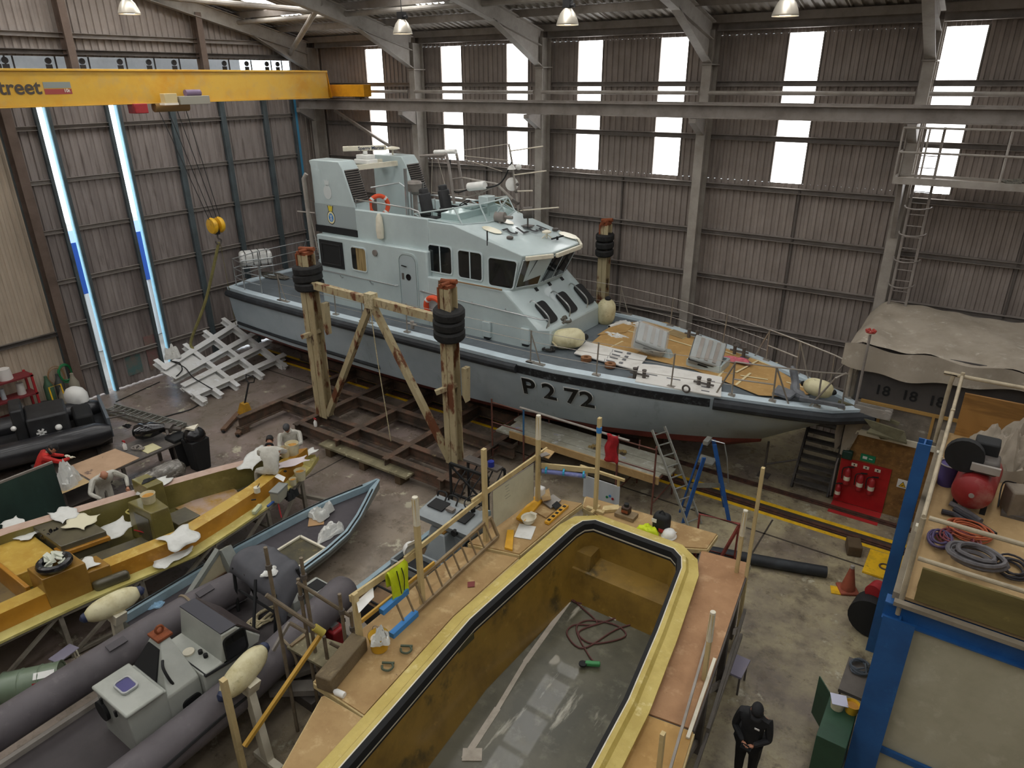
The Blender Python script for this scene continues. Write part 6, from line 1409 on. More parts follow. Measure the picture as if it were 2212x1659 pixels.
# canopy frame with grey cover on its stern half
cv = thing('grey_canopy', 'grey canvas cover on a black tube frame over the grey inflatable', 'canopy', (-9.7, 6.0, .88))
cq = [V(-10.35, 5.65, 1.85), V(-10.3, 6.4, 1.9), V(-9.2, 6.4, 1.9), V(-8.85, 5.6, 1.85)]
def cvf(u, v):
    p = lerp(lerp(cq[0], cq[1], v), lerp(cq[3], cq[2], v), u); z = .1 * math.sin(v * PI) + .03 * math.sin(u * 9 + v * 5) + .015 * math.sin(u * 23)
    e = max(0, u - .8) * 5; z -= e * e * .55 * (1 - .3 * v); z -= max(0, .15 - v) * 1.2
    return p + V(e * .04, 0, z)
MB().grid(cvf, 24, 16).build('canvas', mat('canvas_grey', '#55555a', [('#494a4f', 2, .4, .7)], rough=.75), cv, solid=.01)
for a, b_ in ((V(-10.25, 5.7, 1.8), V(-10.2, 5.6, .88)), (V(-9.0, 5.65, 1.8), V(-9.0, 5.5, .88)), (V(-9.6, 5.7, 1.82), V(-9.1, 5.1, .88)), (V(-10.2, 6.3, 1.85), V(-10.15, 6.3, .88)), (V(-9.2, 6.3, 1.85), V(-9.1, 6.4, .88)), (V(-10.25, 5.7, 1.8), V(-9.7, 6.3, .88)), (V(-9.9, 5.7, 1.8), V(-10.2, 6.0, .9)), (V(-10.25, 5.7, 1.3), V(-9.0, 5.65, 1.35))): MB().tube([a, b_], .03, 6).build('frame_tube', M_blackm, cv)
solo('white_rag', crumple(V(-9.35, 5.85, 1.99), .12, .15, .07, 45), M_sheetw, 'white rag lying on the grey canvas cover', 'rag')
# seat bases under the canopy
for i, (x, y) in enumerate(((-9.75, 6.35), (-9.3, 6.15))):
    MB().bx(x - .22, x + .22, y - .12, y + .12, .88, 1.3).build('seat_base', M_conw, rg, bevel=.02)
# loose grey seat box behind the scaffold
t = thing('grey_seat_box', 'pale grey seat moulding with open lid standing beyond the scaffold tower', 'seat box', (-8.9, 7.0, .3)); q = pz(684, 1262, 1.4)
MB().bx(q.x - .26, q.x + .26, q.y - .2, q.y + .2, .4, 1.35).build('box', M_conw, t, bevel=.04); MB().bx(q.x - .16, q.x + .12, q.y - .1, q.y + .14, 1.34, 1.365).build('opening', M_blackm, t); MB().tube(arc([q + V(-.5, -.3, -.3), q + V(-.35, -.45, -.25), q + V(-.3, -.5, -.5)], 4), .03, 6).build('grab_rail', M_blackm, t)
MB().bx(q.x - .3, q.x + .3, q.y - .2, q.y + .2, 0, .4).build('plinth', M_steeldark, t)
# trailer side posts with padded fenders
def padpost(f, top, d, label):
    t = thing('padded_post', label, 'post', f, 'padded boat supports'); f = Vector(f); top = Vector(top)
    MB().bar(f, top, .16, .12).build('post', M_offwhite, t); MB().hexa([top + V(-.14, -.1, -.25), top + V(.14, -.1, -.25), top + V(.14, .1, -.25), top + V(-.14, .1, -.25)], [top + V(-.25, -.1, 0), top + V(.25, -.1, 0), top + V(.25, .1, 0), top + V(-.25, .1, 0)]).build('bracket', M_offwhite, t)
    d = Vector(d).normalized(); c = top + V(0, 0, .12); k = 10; prof = [(.2 * max(.35, (1 - abs(-1 + 2 * i / k) ** 3) ** .5), (-1 + 2 * i / k) * .46) for i in range(k + 1)]
    pad = MB().lathe(prof, c, 16, d).build('pad', M_fend, t)
    for s in (-1, 1): MB().lathe([(.03, 0), (.1, .0), (.08, .06), (.02, .1)], c + d * s * .44, 10, d * s).build('pad_end', M_fendblue, pad)
    MB().bar(V(f.x - .3, f.y, .05), V(f.x + .3, f.y, .05), .12, .1).build('foot', M_offwhite, t)
padpost((-11.85, 4.1, 0), (-11.55, 4.08, 1.35), (.25, 1, .1), 'padded post with cream fender between yellow hull and grey inflatable')
padpost((-7.75, 4.25, 0), (-8.02, 4.3, 1.62), (-.2, 1, .15), 'padded post with cream fender on the right of the grey inflatable')
# drum and stool at the left edge
A_, B_ = pz(8, 1490, .33), pz(138, 1462, .33); t = thing('oil_drum', 'green steel drum lying on its side at the left edge', 'drum', V(((A_ + B_) / 2).x, ((A_ + B_) / 2).y, .03)); dv = (B_ - A_).normalized(); B_ = A_ + dv * .9
M_drum = mat('drum_green', '#74836f', [('#67765f', 2, .4, .7)], rough=.35)
MB().lathe([(.28, 0), (.3, .005), (.3, .02), (.285, .03), (.285, .28), (.3, .3), (.285, .32), (.285, .58), (.3, .6), (.285, .62), (.285, .87), (.3, .88), (.3, .9), (.27, .895), (.265, .88)], A_, 28, dv).build('barrel', M_drum, t)
up_ = V(0, 0, 1); sd = dv.cross(up_)
for s, hh, m_, nm in ((.7, .16, M_white, 'white_label'), (.62, .09, M_red, 'red_label')):
    an = R(-52 if nm == 'white_label' else -20); nn = -sd * math.cos(an) * -1; 
    rd_ = (up_ * math.sin(R(62 if nm == 'white_label' else 28)) + sd * math.cos(R(62 if nm == 'white_label' else 28))); tg = dv.cross(rd_)
    panel(A_ + dv * s + rd_ * .287, dv, tg if dv.cross(tg).dot(rd_) > 0 else -tg, [(-hh, -.06), (hh, -.06), (hh, .06), (-hh, .06)], .004).build(nm, m_, t)
MB().bx(A_.x - .35, A_.x + .35, A_.y - .1, A_.y + 1.0, 0, .035).build('base_board', M_plank, t)
q = pz(138, 1412, .45); t = thing('step_stool', 'small paint-stained stool standing beside the green drum', 'stool', V(q.x, q.y, 0)); MB().box(q, (.26, .42, .03), (0, 0, .2)).build('top', mat('stool_violet', '#8a8596', [('#b0a58e', 3, .5, .6)], rough=.6), t, bevel=.01)
for dx in (-.1, .1):
    for dy in (-.17, .17): MB().bar(q + V(dx, dy, 0), V(q.x + dx * 1.2, q.y + dy * 1.15, 0), .025).build('leg', M_offwhite, t)
# ================================================================ big yellow mould with walkways
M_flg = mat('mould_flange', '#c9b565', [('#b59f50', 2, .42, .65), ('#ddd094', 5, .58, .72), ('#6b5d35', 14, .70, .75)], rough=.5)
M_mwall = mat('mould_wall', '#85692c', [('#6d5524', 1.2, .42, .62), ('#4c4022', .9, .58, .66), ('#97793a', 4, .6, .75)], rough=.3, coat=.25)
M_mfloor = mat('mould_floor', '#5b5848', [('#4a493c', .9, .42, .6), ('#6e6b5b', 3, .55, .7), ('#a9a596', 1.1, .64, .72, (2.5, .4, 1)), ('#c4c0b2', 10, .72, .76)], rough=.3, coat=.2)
M_ply = mat('ply_tan', '#ad8f60', [('#99794d', 1.5, .42, .65), ('#c1a678', 4, .55, .7), ('#4d3f2c', 11, .69, .74)], rough=.75)
M_plyo = mat('ply_orange', '#a9805a', [('#946c48', 1.3, .42, .65), ('#bb9670', 3.5, .55, .7), ('#4e3a2a', 8, .67, .73)], rough=.65)
M_timber = mat('timber_pale', '#c9b585', [('#b49c6a', 4, .45, .7, (1, 1, .2)), ('#dccb9e', 9, .6, .75)], rough=.75)
M_tapeb = mat('tape_blue', '#3f86c9', rough=.6)
Z0 = 1.85
Lx = [(0, -5.2), (3.95, -5.47), (5, -5.58), (7, -5.77), (10.3, -5.68)]; Rx = [(0, -2.55), (5.8, -2.76), (7.16, -2.9), (8.94, -3.17), (10.3, -3.42)]
path = [V(interp(Lx, y), y, 0) for y in (1.0, 3, 5, 7, 8.5, 10.2)] + [V(-5.62, 10.48, 0), V(-5.42, 10.66, 0)] + [V(-4.5, 10.66, 0), V(-3.75, 10.66, 0), V(-3.53, 10.5, 0)] + [V(interp(Rx, y), y, 0) for y in (10.2, 8.5, 7, 5, 3, 1.0)]
nrm_ = []
for i, p in enumerate(path):
    d = (path[min(i + 1, len(path) - 1)] - path[max(i - 1, 0)]).normalized(); nrm_.append(V(d.y, -d.x, 0))   # inward
mo = thing('yellow_hull_mould', 'big yellow boat mould open at the top with black lip and grey floor', 'boat mould', (-4.5, 6, 0))
def sweep(name, prof, m, **k):
    return MB().loft([[p + n * a + V(0, 0, z) for a, z in prof] for p, n in zip(path, nrm_)], caps=True).build(name, m, mo, **k)
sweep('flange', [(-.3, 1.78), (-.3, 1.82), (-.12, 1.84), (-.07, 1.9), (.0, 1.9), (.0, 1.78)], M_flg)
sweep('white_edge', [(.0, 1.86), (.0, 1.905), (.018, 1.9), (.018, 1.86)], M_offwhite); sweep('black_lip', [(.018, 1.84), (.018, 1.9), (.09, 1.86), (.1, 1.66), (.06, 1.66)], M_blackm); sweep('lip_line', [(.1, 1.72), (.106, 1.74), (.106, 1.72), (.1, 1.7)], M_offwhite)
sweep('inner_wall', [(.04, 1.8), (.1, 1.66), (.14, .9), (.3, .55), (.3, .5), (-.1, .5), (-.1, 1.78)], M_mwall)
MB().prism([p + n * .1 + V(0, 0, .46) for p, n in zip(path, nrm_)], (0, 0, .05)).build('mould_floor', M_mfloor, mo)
pa = thing('m', None, None, (0, 0, 0)); bpy.data.objects.remove(pa)
MB().hexa([V(-5.7, 9.75, .5), V(-3.35, 9.75, .5), V(-3.4, 10.62, .5), V(-5.65, 10.62, .5)], [V(-5.65, 10.0, 1.08), V(-3.4, 10.0, 1.08), V(-3.45, 10.62, 1.14), V(-5.6, 10.62, 1.14)]).build('bulkhead_step', M_mwall, mo)
MB().hexa([V(-5.6, 10.05, 1.08), V(-5.2, 10.05, 1.08), V(-5.2, 10.6, 1.1), V(-5.6, 10.6, 1.1)], [V(-5.6, 10.2, 1.35), V(-5.25, 10.2, 1.35), V(-5.25, 10.6, 1.35), V(-5.6, 10.6, 1.35)]).build('bulkhead_box', M_mwall, mo)
M_seam = mat('seam_pale', '#b3aa9c', [('#9c9384', 5, .45, .7)], rough=.6)
sm = MB()
for a, b_, w in (((1003, 1640), (1075, 1530), .11), ((1075, 1530), (1135, 1430), .08), ((1135, 1430), (1228, 1300), .1), ((1228, 1300), (1200, 1240), .08), ((1380, 1330), (1325, 1325), .06), ((1375, 1300), (1370, 1330), .05), ((1262, 1296), (1330, 1340), .03), ((1290, 1320), (1320, 1280), .05)):
    p, q = pz(*a, .515), pz(*b_, .515); sm.bar(p, q, w, .012)
p = pz(1020, 1630, .52); sm.box(p, (.3, .22, .012), (0, 0, .6)); sm.build('seam_filler', M_seam, mo)
wp = MB()
for a, w, h in (((1160, 1290), .5, .16), ((985, 1430), .2, .45), ((1000, 1395), .55, .1), ((920, 1520), .5, .14)):
    p = px(*a, interp(Lx, 7) + .13); wp.box(p, (.03, w, h), (0, -.08, 0))
wp.build('dark_patch', mat('patch_olive', '#3f3b22', rough=.4), mo)
for y in (1.5, 4, 6.5, 9.5):
    for x in (-5.3, -3.4): MB().bx(x - .08, x + .08, y - .08, y + .08, 0, .48).build('leg', M_steeldark, mo)
solo('air_hose', MB().tube(arc([pz(u, v, .53) for u, v in ((1225, 1275), (1240, 1300), (1285, 1300), (1290, 1270), (1250, 1262), (1235, 1290), (1290, 1345), (1240, 1350), (1225, 1370), (1260, 1400), (1330, 1360), (1390, 1340), (1370, 1325), (1300, 1345), (1250, 1365), (1280, 1390), (1350, 1375), (1330, 1350), (1270, 1340), (1245, 1360), (1275, 1420), (1290, 1430))], 6), .016, 6), mat('hose_maroon', '#5a3430', rough=.5), 'maroon air hose snaking over the mould floor', 'hose')
t = thing('grinder', 'green hand tool at the end of the maroon hose', 'tool', pz(1280, 1435, .53)); q = pz(1280, 1435, .57); MB().bar(q + V(-.12, -.05, 0), q + V(.12, .06, .02), .08, .08).build('body', mat('tool_green', '#3f8a52', rough=.5), t, bevel=.02); MB().cyl(q + V(-.14, -.1, 0), q + V(-.14, -.1, .03), .07).build('disc', M_blackm, t)
mb = MB(); q = pz(1400, 1220, 1.12); [mb.box(q + V(jit(.3), jit(.12), .03 + .01 * i), (.22, .05, .03), (0, 0, jit(2))) for i in range(8)]; tag(mb.build('dark_offcuts', M_blackm), 'dark offcuts scattered on the ledge at the end of the mould', 'offcuts', kind='stuff')
# walkways
def deck(name, pts, z, m, label, group='plywood walkways round the mould', legs=(), th=.03):
    t = thing(name, label, 'walkway', V(sum(p[0] for p in pts) / len(pts), sum(p[1] for p in pts) / len(pts), 0), group)
    MB().prism([V(x, y, z - th) for x, y in pts], (0, 0, th)).build('deck_board', m, t)
    k_ = len(pts); e = MB()
    for i in range(k_): e.bar(V(*pts[i], z - .07), V(*pts[(i + 1) % k_], z - .07), .05, .09)
    e.build('joist', M_timber if m is not M_plyo else M_steeldark, t)
    for x, y in legs: MB().bx(x - .05, x + .05, y - .05, y + .05, 0, z - .1).build('leg', M_steeldark, t)
    return t
wl = deck('plywood_walkway', [(-5.62, 2.9), (-5.9, 2.9), (-6.66, 4.66), (-5.86, 4.7)], 1.75, M_ply, 'near wedge of tan walkway where the spray bottle lies', legs=((-6.4, 4.4), (-5.8, 3.2)))
w2 = deck('plywood_walkway', [(-5.9, 4.75), (-6.95, 4.75), (-7.15, 5.87), (-7.15, 8.6), (-6.1, 8.9), (-6.12, 7)], 1.78, M_ply, 'long tan walkway beside the mould under the wooden ladder', legs=((-7.05, 5.9), (-7.05, 8.4), (-6.3, 5.2), (-6.3, 8.4)))
w3 = deck('plywood_walkway', [(-6.1, 8.95), (-7.1, 8.68), (-6.9, 10.85), (-5.98, 11.1), (-6.05, 10.4)], 1.84, M_ply, 'raised tan walkway corner holding the yellow levels and papers', legs=((-7.0, 8.9), (-6.8, 10.7)))
w4 = deck('plywood_walkway', [(-5.95, 11.12), (-6.1, 11.5), (-3.3, 11.75), (-3.3, 11.2), (-3.7, 10.98), (-5.4, 10.98)], 1.76, M_ply, 'tan walkway across the closed end of the mould', legs=((-5.9, 11.4), (-3.45, 11.6)))
w5 = deck('plywood_walkway', [(-3.38, 11.15), (-2.5, 11.28), (-2.1, 8.07), (-2.0, 7.2), (-2.62, 7.1), (-2.9, 8.94)], 1.7, M_plyo, 'orange plywood walkway along the right side of the mould', legs=((-2.6, 11.1), (-2.35, 9.7), (-2.2, 8.3), (-2.75, 8.0)))
w6 = deck('plywood_walkway', [(-2.64, 7.05), (-1.98, 7.15), (-1.6, 4.6), (-2.5, 4.6)], 1.71, mat('ply_yellowish', '#b18a4c', [('#9d773c', 1.3, .42, .65), ('#c4a062', 3.5, .55, .7)], rough=.6), 'yellowish plywood board at the near right end of the mould', legs=((-2.05, 7.0), (-1.75, 5.2)))
for a, b_ in (((-2.45, 11.1, .3), (-2.2, 9.6, 1.5)), ((-2.3, 9.6, .3), (-2.1, 8.2, 1.5)), ((-2.2, 8.2, .3), (-1.95, 6.8, 1.5)), ((-2.35, 10.8, 1.0), (-2.0, 8.0, .9)), ((-2.3, 10.6, .6), (-1.95, 7.2, .55))): MB().bar(a, b_, .05, .1).build('brace', mat('brace_grey', '#7a746c', [('#625d56', 3, .4, .7)], rough=.7), w5)
# timber guard posts and rails
G6 = 'timber guard posts round the mould'
def gpost(b, top, label, w=.055, foot=False, rag=False):
    b = Vector(b); tp_ = V(b.x, b.y, top); t = thing('guard_post', label, 'post', b, G6)
    MB().bar(b, tp_, w, w * 1.3).build('post', M_timber, t)
    if foot: MB().bar(b + V(-.2, 0, .03), b + V(.2, 0, .03), .08, .05).build('foot_block', M_timber, t); MB().bar(b + V(0, -.17, .04), b + V(0, .17, .04), .06, .06).build('foot_block', M_timber, t)
    if rag: MB().cyl(tp_ - V(0, 0, .5), tp_ + V(0, 0, .03), w * .85, w * .7, 8).build('film_wrap', M_offwhite, t)
    return t
gpost((-6.9, 5.65, 1.78), 2.82, 'short corner guard post beside the yellow bucket', .07); gpost((-6.75, 6.95, 1.78), 3.88, 'guard post with the white helmet hung on it', .07, rag=True); gpost((-6.86, 8.92, 1.84), 3.85, 'guard post at the end of the wooden ladder', .07)
gpost((-6.76, 10.6, 1.84), 3.85, 'guard post at the far left mould corner by the whiteboard', .07, rag=True); t = gpost((-5.66, 10.98 + .12, 1.76), 3.92, 'guard post on crossed feet behind the black rucksack', .065, True); MB().cyl(V(-5.66, 11.1, 3.6), V(-5.66, 11.1, 3.72), .055).build('blue_tape', M_tapeb, t)
gpost((-2.62, 10.9, 1.7), 3.0, 'short guard post at the head of the orange walkway', .06, rag=True); q = pz(1630, 1250, 1.65); gpost((-2.44, 10.9, .0), 3.95, 'tall slender guard post rising beyond the orange walkway corner', .055); gpost((-2.2, 8.15, 1.7), 2.95, 'guard post halfway along the orange walkway', .06, rag=True); gpost((-2.08, 6.2, 1.71), 2.55, 'guard post at the near end of the orange walkway', .055)
def batten(p, q, w, h, label, m=M_timber, name='guard_rail', group='timber guard rails round the mould'): return solo(name, MB().bar(p, q, w, h), m, label, 'rail', group)
RP = [(768, 1297), (840, 1235), (910, 1187), (1056, 1072), (1192, 968)]
zz = 2.72; batten(V(-6.96, 5.6, zz), V(-6.82, 6.98, zz + .06), .04, .12, 'timber rail carrying the yellow vest'); batten(V(-6.84, 6.7, zz + .1), V(-6.9, 9.0, zz + .1), .04, .09, 'long timber rail between helmet post and ladder post'); batten(V(-6.92, 8.6, zz + .15), V(-6.8, 11.0, zz + .2), .04, .1, 'timber rail above the whiteboard')
batten(V(-6.88, 5.7, 2.25), V(-6.84, 7.4, 2.3), .035, .07, 'lower timber rail under the yellow vest', mat('timber_yellow', '#c59a3f', rough=.6))
batten(V(-6.72, 10.66, 2.72), V(-5.66, 11.12, 2.72), .045, .11, 'timber rail taped to the blue tube'); p, q = V(-6.68, 10.62, 2.62), V(-5.85, 10.98, 2.6)
t = thing('blue_tube', 'blue plastic wrapped tube taped under the end rail', 'tube', lerp(p, q, .5) - V(0, 0, .05)); MB().cyl(p, q, .05, n=12).build('tube', mat('tube_violet', '#6a72a8', [('#9aa0c2', 6, .5, .7)], rough=.4), t)
for s in (.1, .5, .95): MB().cyl(lerp(p, q, s - .02) + V(0, 0, .03), lerp(p, q, s + .02) + V(0, 0, .03), .075, n=10).build('blue_tape', mat('tape_cyan', '#2b9fc4', rough=.5), t)
batten(px(528, 1612, -7.5), px(695, 1368, -7.4), .06, .06, 'yellow batten running down from the scaffold to the bottom edge', mat('timber_yellow', '#c59a3f'), 'batten', None); q = px(482, 1468, -7.75); t = thing('guard_post', 'yellow timber post standing beside the padded post at the bottom', 'post', V(q.x, q.y, 0), G6); MB().bar(V(q.x, q.y, 0), q, .1, .08).build('post', M_timber, t)
batten(V(-2.5, 9.3, 1.76), V(-1.95, 6.2, 1.9), .035, .06, 'grey painted length of moulding lying along the orange walkway', M_steelpale, 'moulding_strip', None); batten(V(-2.2, 8.6, 1.73), V(-2.0, 7.0, 1.73), .05, .03, 'white strip lying on the edge of the orange walkway', M_offwhite, 'moulding_strip', None)
# wooden ladder lying on edge along the walkway
t = thing('wooden_ladder', 'old wooden ladder with blue taped ends lying on its side on the walkway', 'ladder', (-6.65, 7.6, 1.78)); la, lb = V(-6.62, 6.2, 1.83), V(-6.7, 9.1, 1.9); la2, lb2 = V(-6.8, 6.2, 2.22), V(-6.86, 9.08, 2.28)
M_oldw = mat('wood_old', '#8d7a5c', [('#75634a', 5, .45, .7)], rough=.8)
MB().bar(la, lb, .05, .06).build('stile', M_oldw, t); MB().bar(la2, lb2, .05, .06).build('stile', M_oldw, t); MB().bar(lb, lb2, .05, .05).build('end_bar', M_oldw, t)
for i in range(11): s = (i + .7) / 11.5; MB().cyl(lerp(la, lb, s), lerp(la2, lb2, s), .018, n=8).build('rung', M_oldw, t)
for a, b_ in ((la, lb), (la2, lb2)): MB().bar(lerp(a, b_, -.05), lerp(a, b_, .16), .1, .1).build('blue_foam', M_tapeb, t)
# things on the walkways
q = V(-6.55, 5.0, 1.79); t = thing('timber_baulk', 'weathered square timber baulk lying on the near walkway', 'timber', q); MB().bar(q + V(-.12, -.3, .13), q + V(-.32, .62, .13), .28, .26).build('baulk', mat('timber_weather', '#6f6149', [('#584c38', 2, .42, .65, (1, .3, 1)), ('#8a7a5c', 6, .58, .72, (1, .3, 1))], rough=.85, bump=.5), t, bevel=.02)
bucket(pz(820, 1400, 1.79), .16, .27, 'yellow builders bucket stuffed with white rags on the walkway', mat('bucket_yellow', '#d6a82a', rough=.45), 'white_paint', True, None); solo('white_rags', crumple(pz(822, 1385, 2.0), .14, .14, .22, 51), M_sheetw, 'white rags piled in the yellow bucket', 'rags')
for k_, (u, v) in enumerate(((878, 1405), (838, 1442))):
    q = pz(u, v, 1.8); mb = MB(); mb.tube(arc([q + V(-.08, -.04, .03), q + V(-.02, -.09, .03), q + V(.07, -.06, .03), q + V(.08, .03, .03), q + V(.0, .08, .03)], 4), .018, 6); mb.cyl(q + V(-.12, .0, .03), q + V(.04, .1, .03), .02, n=8); solo('shackle', mb, mat('shackle_green', '#4a5442', rough=.6), ('upper' if k_ == 0 else 'lower') + ' dark green bow shackle lying on the walkway', 'shackle', 'shackles on the walkway')
spray(pz(745, 1508, 1.76), 'white spray bottle lying on its side on the near walkway wedge', 3.3)
solo('red_card', MB().prism([pz(1010, 1258, 1.79), pz(1026, 1256, 1.79), pz(1025, 1268, 1.79), pz(1010, 1269, 1.79)], (0, 0, .01)), mat('card_maroon', '#7a3a34', rough=.7), 'small maroon card lying on the walkway', 'card')
def paper(pix, z, label, m=M_white, name='paper', th=.006, cat='paper'): return solo(name, MB().prism([pz(*p, z) for p in pix], (0, 0, th)), m, label, cat)
paper([(1110, 1160), (1122, 1131), (1158, 1138), (1147, 1166)], 1.85, 'stack of white papers on the raised walkway corner'); M_lvl = mat('level_yellow', '#dca52c', [('#c48f22', 4, .5, .7)], rough=.45)
paper([(1090, 1186), (1096, 1148), (1110, 1148), (1107, 1191)], 1.85, 'short yellow board near the ladder end', M_lvl, 'yellow_board', .04, 'board'); paper([(1115, 1122), (1155, 1075), (1172, 1085), (1133, 1130)], 1.85, 'wide yellow board leaning by the whiteboard', M_lvl, 'yellow_board', .05, 'board')
t = thing('spirit_level', 'yellow spirit level with black cutouts on the walkway corner', 'level', pz(1200, 1112, 1.85)); p, q = pz(1181, 1130, 1.88), pz(1224, 1092, 1.88); MB().bar(p, q, .1, .05).build('body', M_lvl, t)
for s in (.12, .32, .5, .68, .88): MB().bar(lerp(p, q, s - .04) + V(0, 0, .03), lerp(p, q, s + .04) + V(0, 0, .03), .06, .012).build('slot', M_blackm, t)
paper([(1158, 1108), (1175, 1095), (1196, 1106), (1180, 1120)], 1.85, 'tan board beside the spirit level', M_ply, 'ply_offcut', .02, 'board'); paper([(1172, 1085), (1195, 1070), (1212, 1082), (1190, 1100)], 1.86, 'grey clipboard with black edge on the walkway corner', M_steelpale, 'clipboard', .03, 'clipboard'); paper([(1192, 1092), (1203, 1083), (1213, 1092), (1200, 1101)], 1.9, 'black square pad on the grey clipboard', M_blackm, 'black_pad', .012, 'pad')
def helmet(c, label, ax=(0, 0, 1), inv=False, m=M_white):
    t = thing('hard_hat', label, 'hard hat', c, None); s = -1 if inv else 1; n = 18; c = Vector(c); d, sd, u = frame(ax)
    prof = [(.15, 0), (.128, .02), (.122, .07), (.1, .115), (.06, .14), (.001, .15)]
    MB().loft([[c + d * (z * s + (.15 if inv else 0)) + (sd * math.cos(2 * PI * j / n) * r + u * math.sin(2 * PI * j / n) * r * 1.15) for j in range(n)] for r, z in prof], caps=False).build('shell', m, t, solid=.006)
    MB().bar(c + d * (.14 if inv else .01) + u * .13, c + d * (.14 if inv else .0) + u * .2, .16, .012).build('peak', m, t); return t
helmet(pz(1142, 1130, 1.86), 'upturned cream hard hat beside the white papers', (0, 0, 1), True, M_offwhite); helmet(V(-6.86, 6.9, 2.85), 'white hard hat hung on the guard post', (-.9, .2, .1)); helmet(pz(1445, 1158, 1.77), 'white hard hat standing on the end walkway by the rucksack')
q = pz(1165, 1085, 1.85); t = thing('jerrycan', 'white plastic jerrycan by the far guard post', 'jerrycan', pz(1166, 1078, 1.85)); q = pz(1166, 1076, 1.85); MB().bx(q.x - .1, q.x + .1, q.y - .08, q.y + .08, q.z, q.z + .28).build('can', M_white, t, bevel=.03); MB().cyl(q + V(-.04, 0, .28), q + V(-.04, 0, .32), .03).build('cap', M_blackm, t)
paper([(1168, 1066), (1186, 1056), (1190, 1080), (1172, 1084)], 1.95, 'small upright tan board behind the jerrycan', M_ply, 'ply_offcut', .02, 'board')
t = thing('hand_trowel', 'grey trowel on a small board fixed to the rail end', 'trowel', pz(1180, 982, 2.95)); paper_ = MB().prism([pz(1168, 985, 2.95), pz(1180, 970, 2.95), pz(1198, 977, 2.95), pz(1185, 992, 2.95)], (0, 0, .015)).build('board', M_ply, t); MB().prism([pz(1163, 982, 2.98), pz(1180, 977, 2.98), pz(1188, 982, 2.98), pz(1170, 988, 2.98)], (0, 0, .01)).build('blade', M_steelgrey, t)
# yellow vest over the rail
def vest(c, lbl):
    t = thing('hi_vis_vest', lbl, 'vest', c, None); c = Vector(c)
    def f(u, v): y = (v - .5) * .42 * (1 + .12 * math.sin(u * 5)); a = (u - .35) * 1.0; return c + V(.05 * (1 if a > 0 else -1) * min(1, abs(a) * 9) + .02 * math.sin(v * 9 + u * 4), y, -abs(a) * .95 + .02 * math.cos(v * 8))
    v_ = MB().grid(f, 20, 12).build('fabric', M_vest, t, solid=.008); s = MB()
    for y in (-.08, .1): s.tube(arc([f(.4, .5 + y) + V(.025, 0, 0), f(.6, .5 + y * 1.2) + V(.03, 0, 0), f(.85, .5 + y) + V(.03, 0, 0)], 4), .008, 5)
    s.build('piping', M_blackm, v_); return t
M_vest = mat('vest_yellow', '#cfe01c', [('#b3c412', 5, .45, .7)], rough=.6)
vest(V(-6.83, 6.5, 2.82), 'yellow high visibility vest hung over the timber rail'); solo('hi_vis_vest', crumple(pz(1400, 1145, 1.77), .22, .13, .1, 53), M_vest, 'crumpled yellow high visibility vest on the end walkway', 'vest')
paper([(775, 1325), (770, 1300), (806, 1268), (808, 1290)], 2.66, 'white notice sheet hung under the rail by the corner post', M_white, 'notice', .004)
t = thing('rucksack', 'black rucksack with white tag on the end walkway', 'rucksack', pz(1425, 1150, 1.77)); q = pz(1427, 1143, 1.77); MB().bx(q.x - .16, q.x + .17, q.y - .12, q.y + .14, q.z, q.z + .36).build('bag', M_blackm, t, bevel=.08, seg=3); MB().tube(arc([q + V(-.06, 0, .34), q + V(0, 0, .43), q + V(.08, 0, .34)], 4), .014, 6).build('handle', M_blackm, t); MB().box(q + V(-.1, -.13, .24), (.1, .01, .08)).build('tag', M_white, t); MB().box(q + V(.08, -.13, .06), (.14, .015, .07)).build('red_patch', M_red, t)
t = thing('laser_level', 'black and orange laser level on stacked boards at the mould end', 'laser level', pz(1352, 1112, 1.77)); q = pz(1352, 1115, 1.77); MB().bx(q.x - .2, q.x + .22, q.y - .13, q.y + .12, q.z, q.z + .08).build('stacked_board', M_oldw, t); MB().bx(q.x - .09, q.x + .09, q.y - .08, q.y + .08, q.z + .08, q.z + .24).build('body', mat('tool_brown', '#3a2618', rough=.5), t, bevel=.03); MB().cyl(q + V(0, 0, .24), q + V(0, 0, .3), .05).build('head', M_blackm, t); MB().bx(q.x - .07, q.x + .07, q.y - .09, q.y - .08, q.z + .12, q.z + .18).build('orange_panel', M_rustor, t)
paper([(1300, 1108), (1303, 1098), (1336, 1095), (1338, 1105)], 1.77, 'tan timber offcut left of the laser level', M_timber, 'timber_offcut', .06, 'timber')
# whiteboards
M_wb = mat('whiteboard', '#c3c2ac', [('#b0af99', 1.6, .45, .7)], rough=.3); M_wb2 = mat('whiteboard_blue', '#c2c8cc', rough=.3)
A_, B_ = V(-6.9, 9.2, 1.95), V(-6.82, 10.5, 1.95); t = thing('whiteboard', 'large whiteboard with faint writing hung from the left guard rail', 'whiteboard', (A_ + B_) / 2); b_ = MB().hexa([A_, B_, B_ + V(.02, 0, 0), A_ + V(.02, 0, 0)], [A_ + V(0, 0, .86), B_ + V(0, 0, .86), B_ + V(.02, 0, .86), A_ + V(.02, 0, .86)]).build('board', M_wb, t); MB().tube([A_ + V(.01, 0, 0), B_ + V(.01, 0, 0), B_ + V(.01, 0, .86), A_ + V(.01, 0, .86)], .014, 5, closed=True).build('frame', M_steelpale, t)
wr = MB(); rnd = random.Random(3)
for i in range(7):
    y = A_.y + .35 + rnd.uniform(0, .1); z = 2.72 - i * .07; wr.bar(V(A_.x + .045, y, z), V(A_.x + .055, y + rnd.uniform(.2, .45), z), .004, .012)
wr.build('writing', mat('pen_grey', '#8f9386', rough=.7), b_)
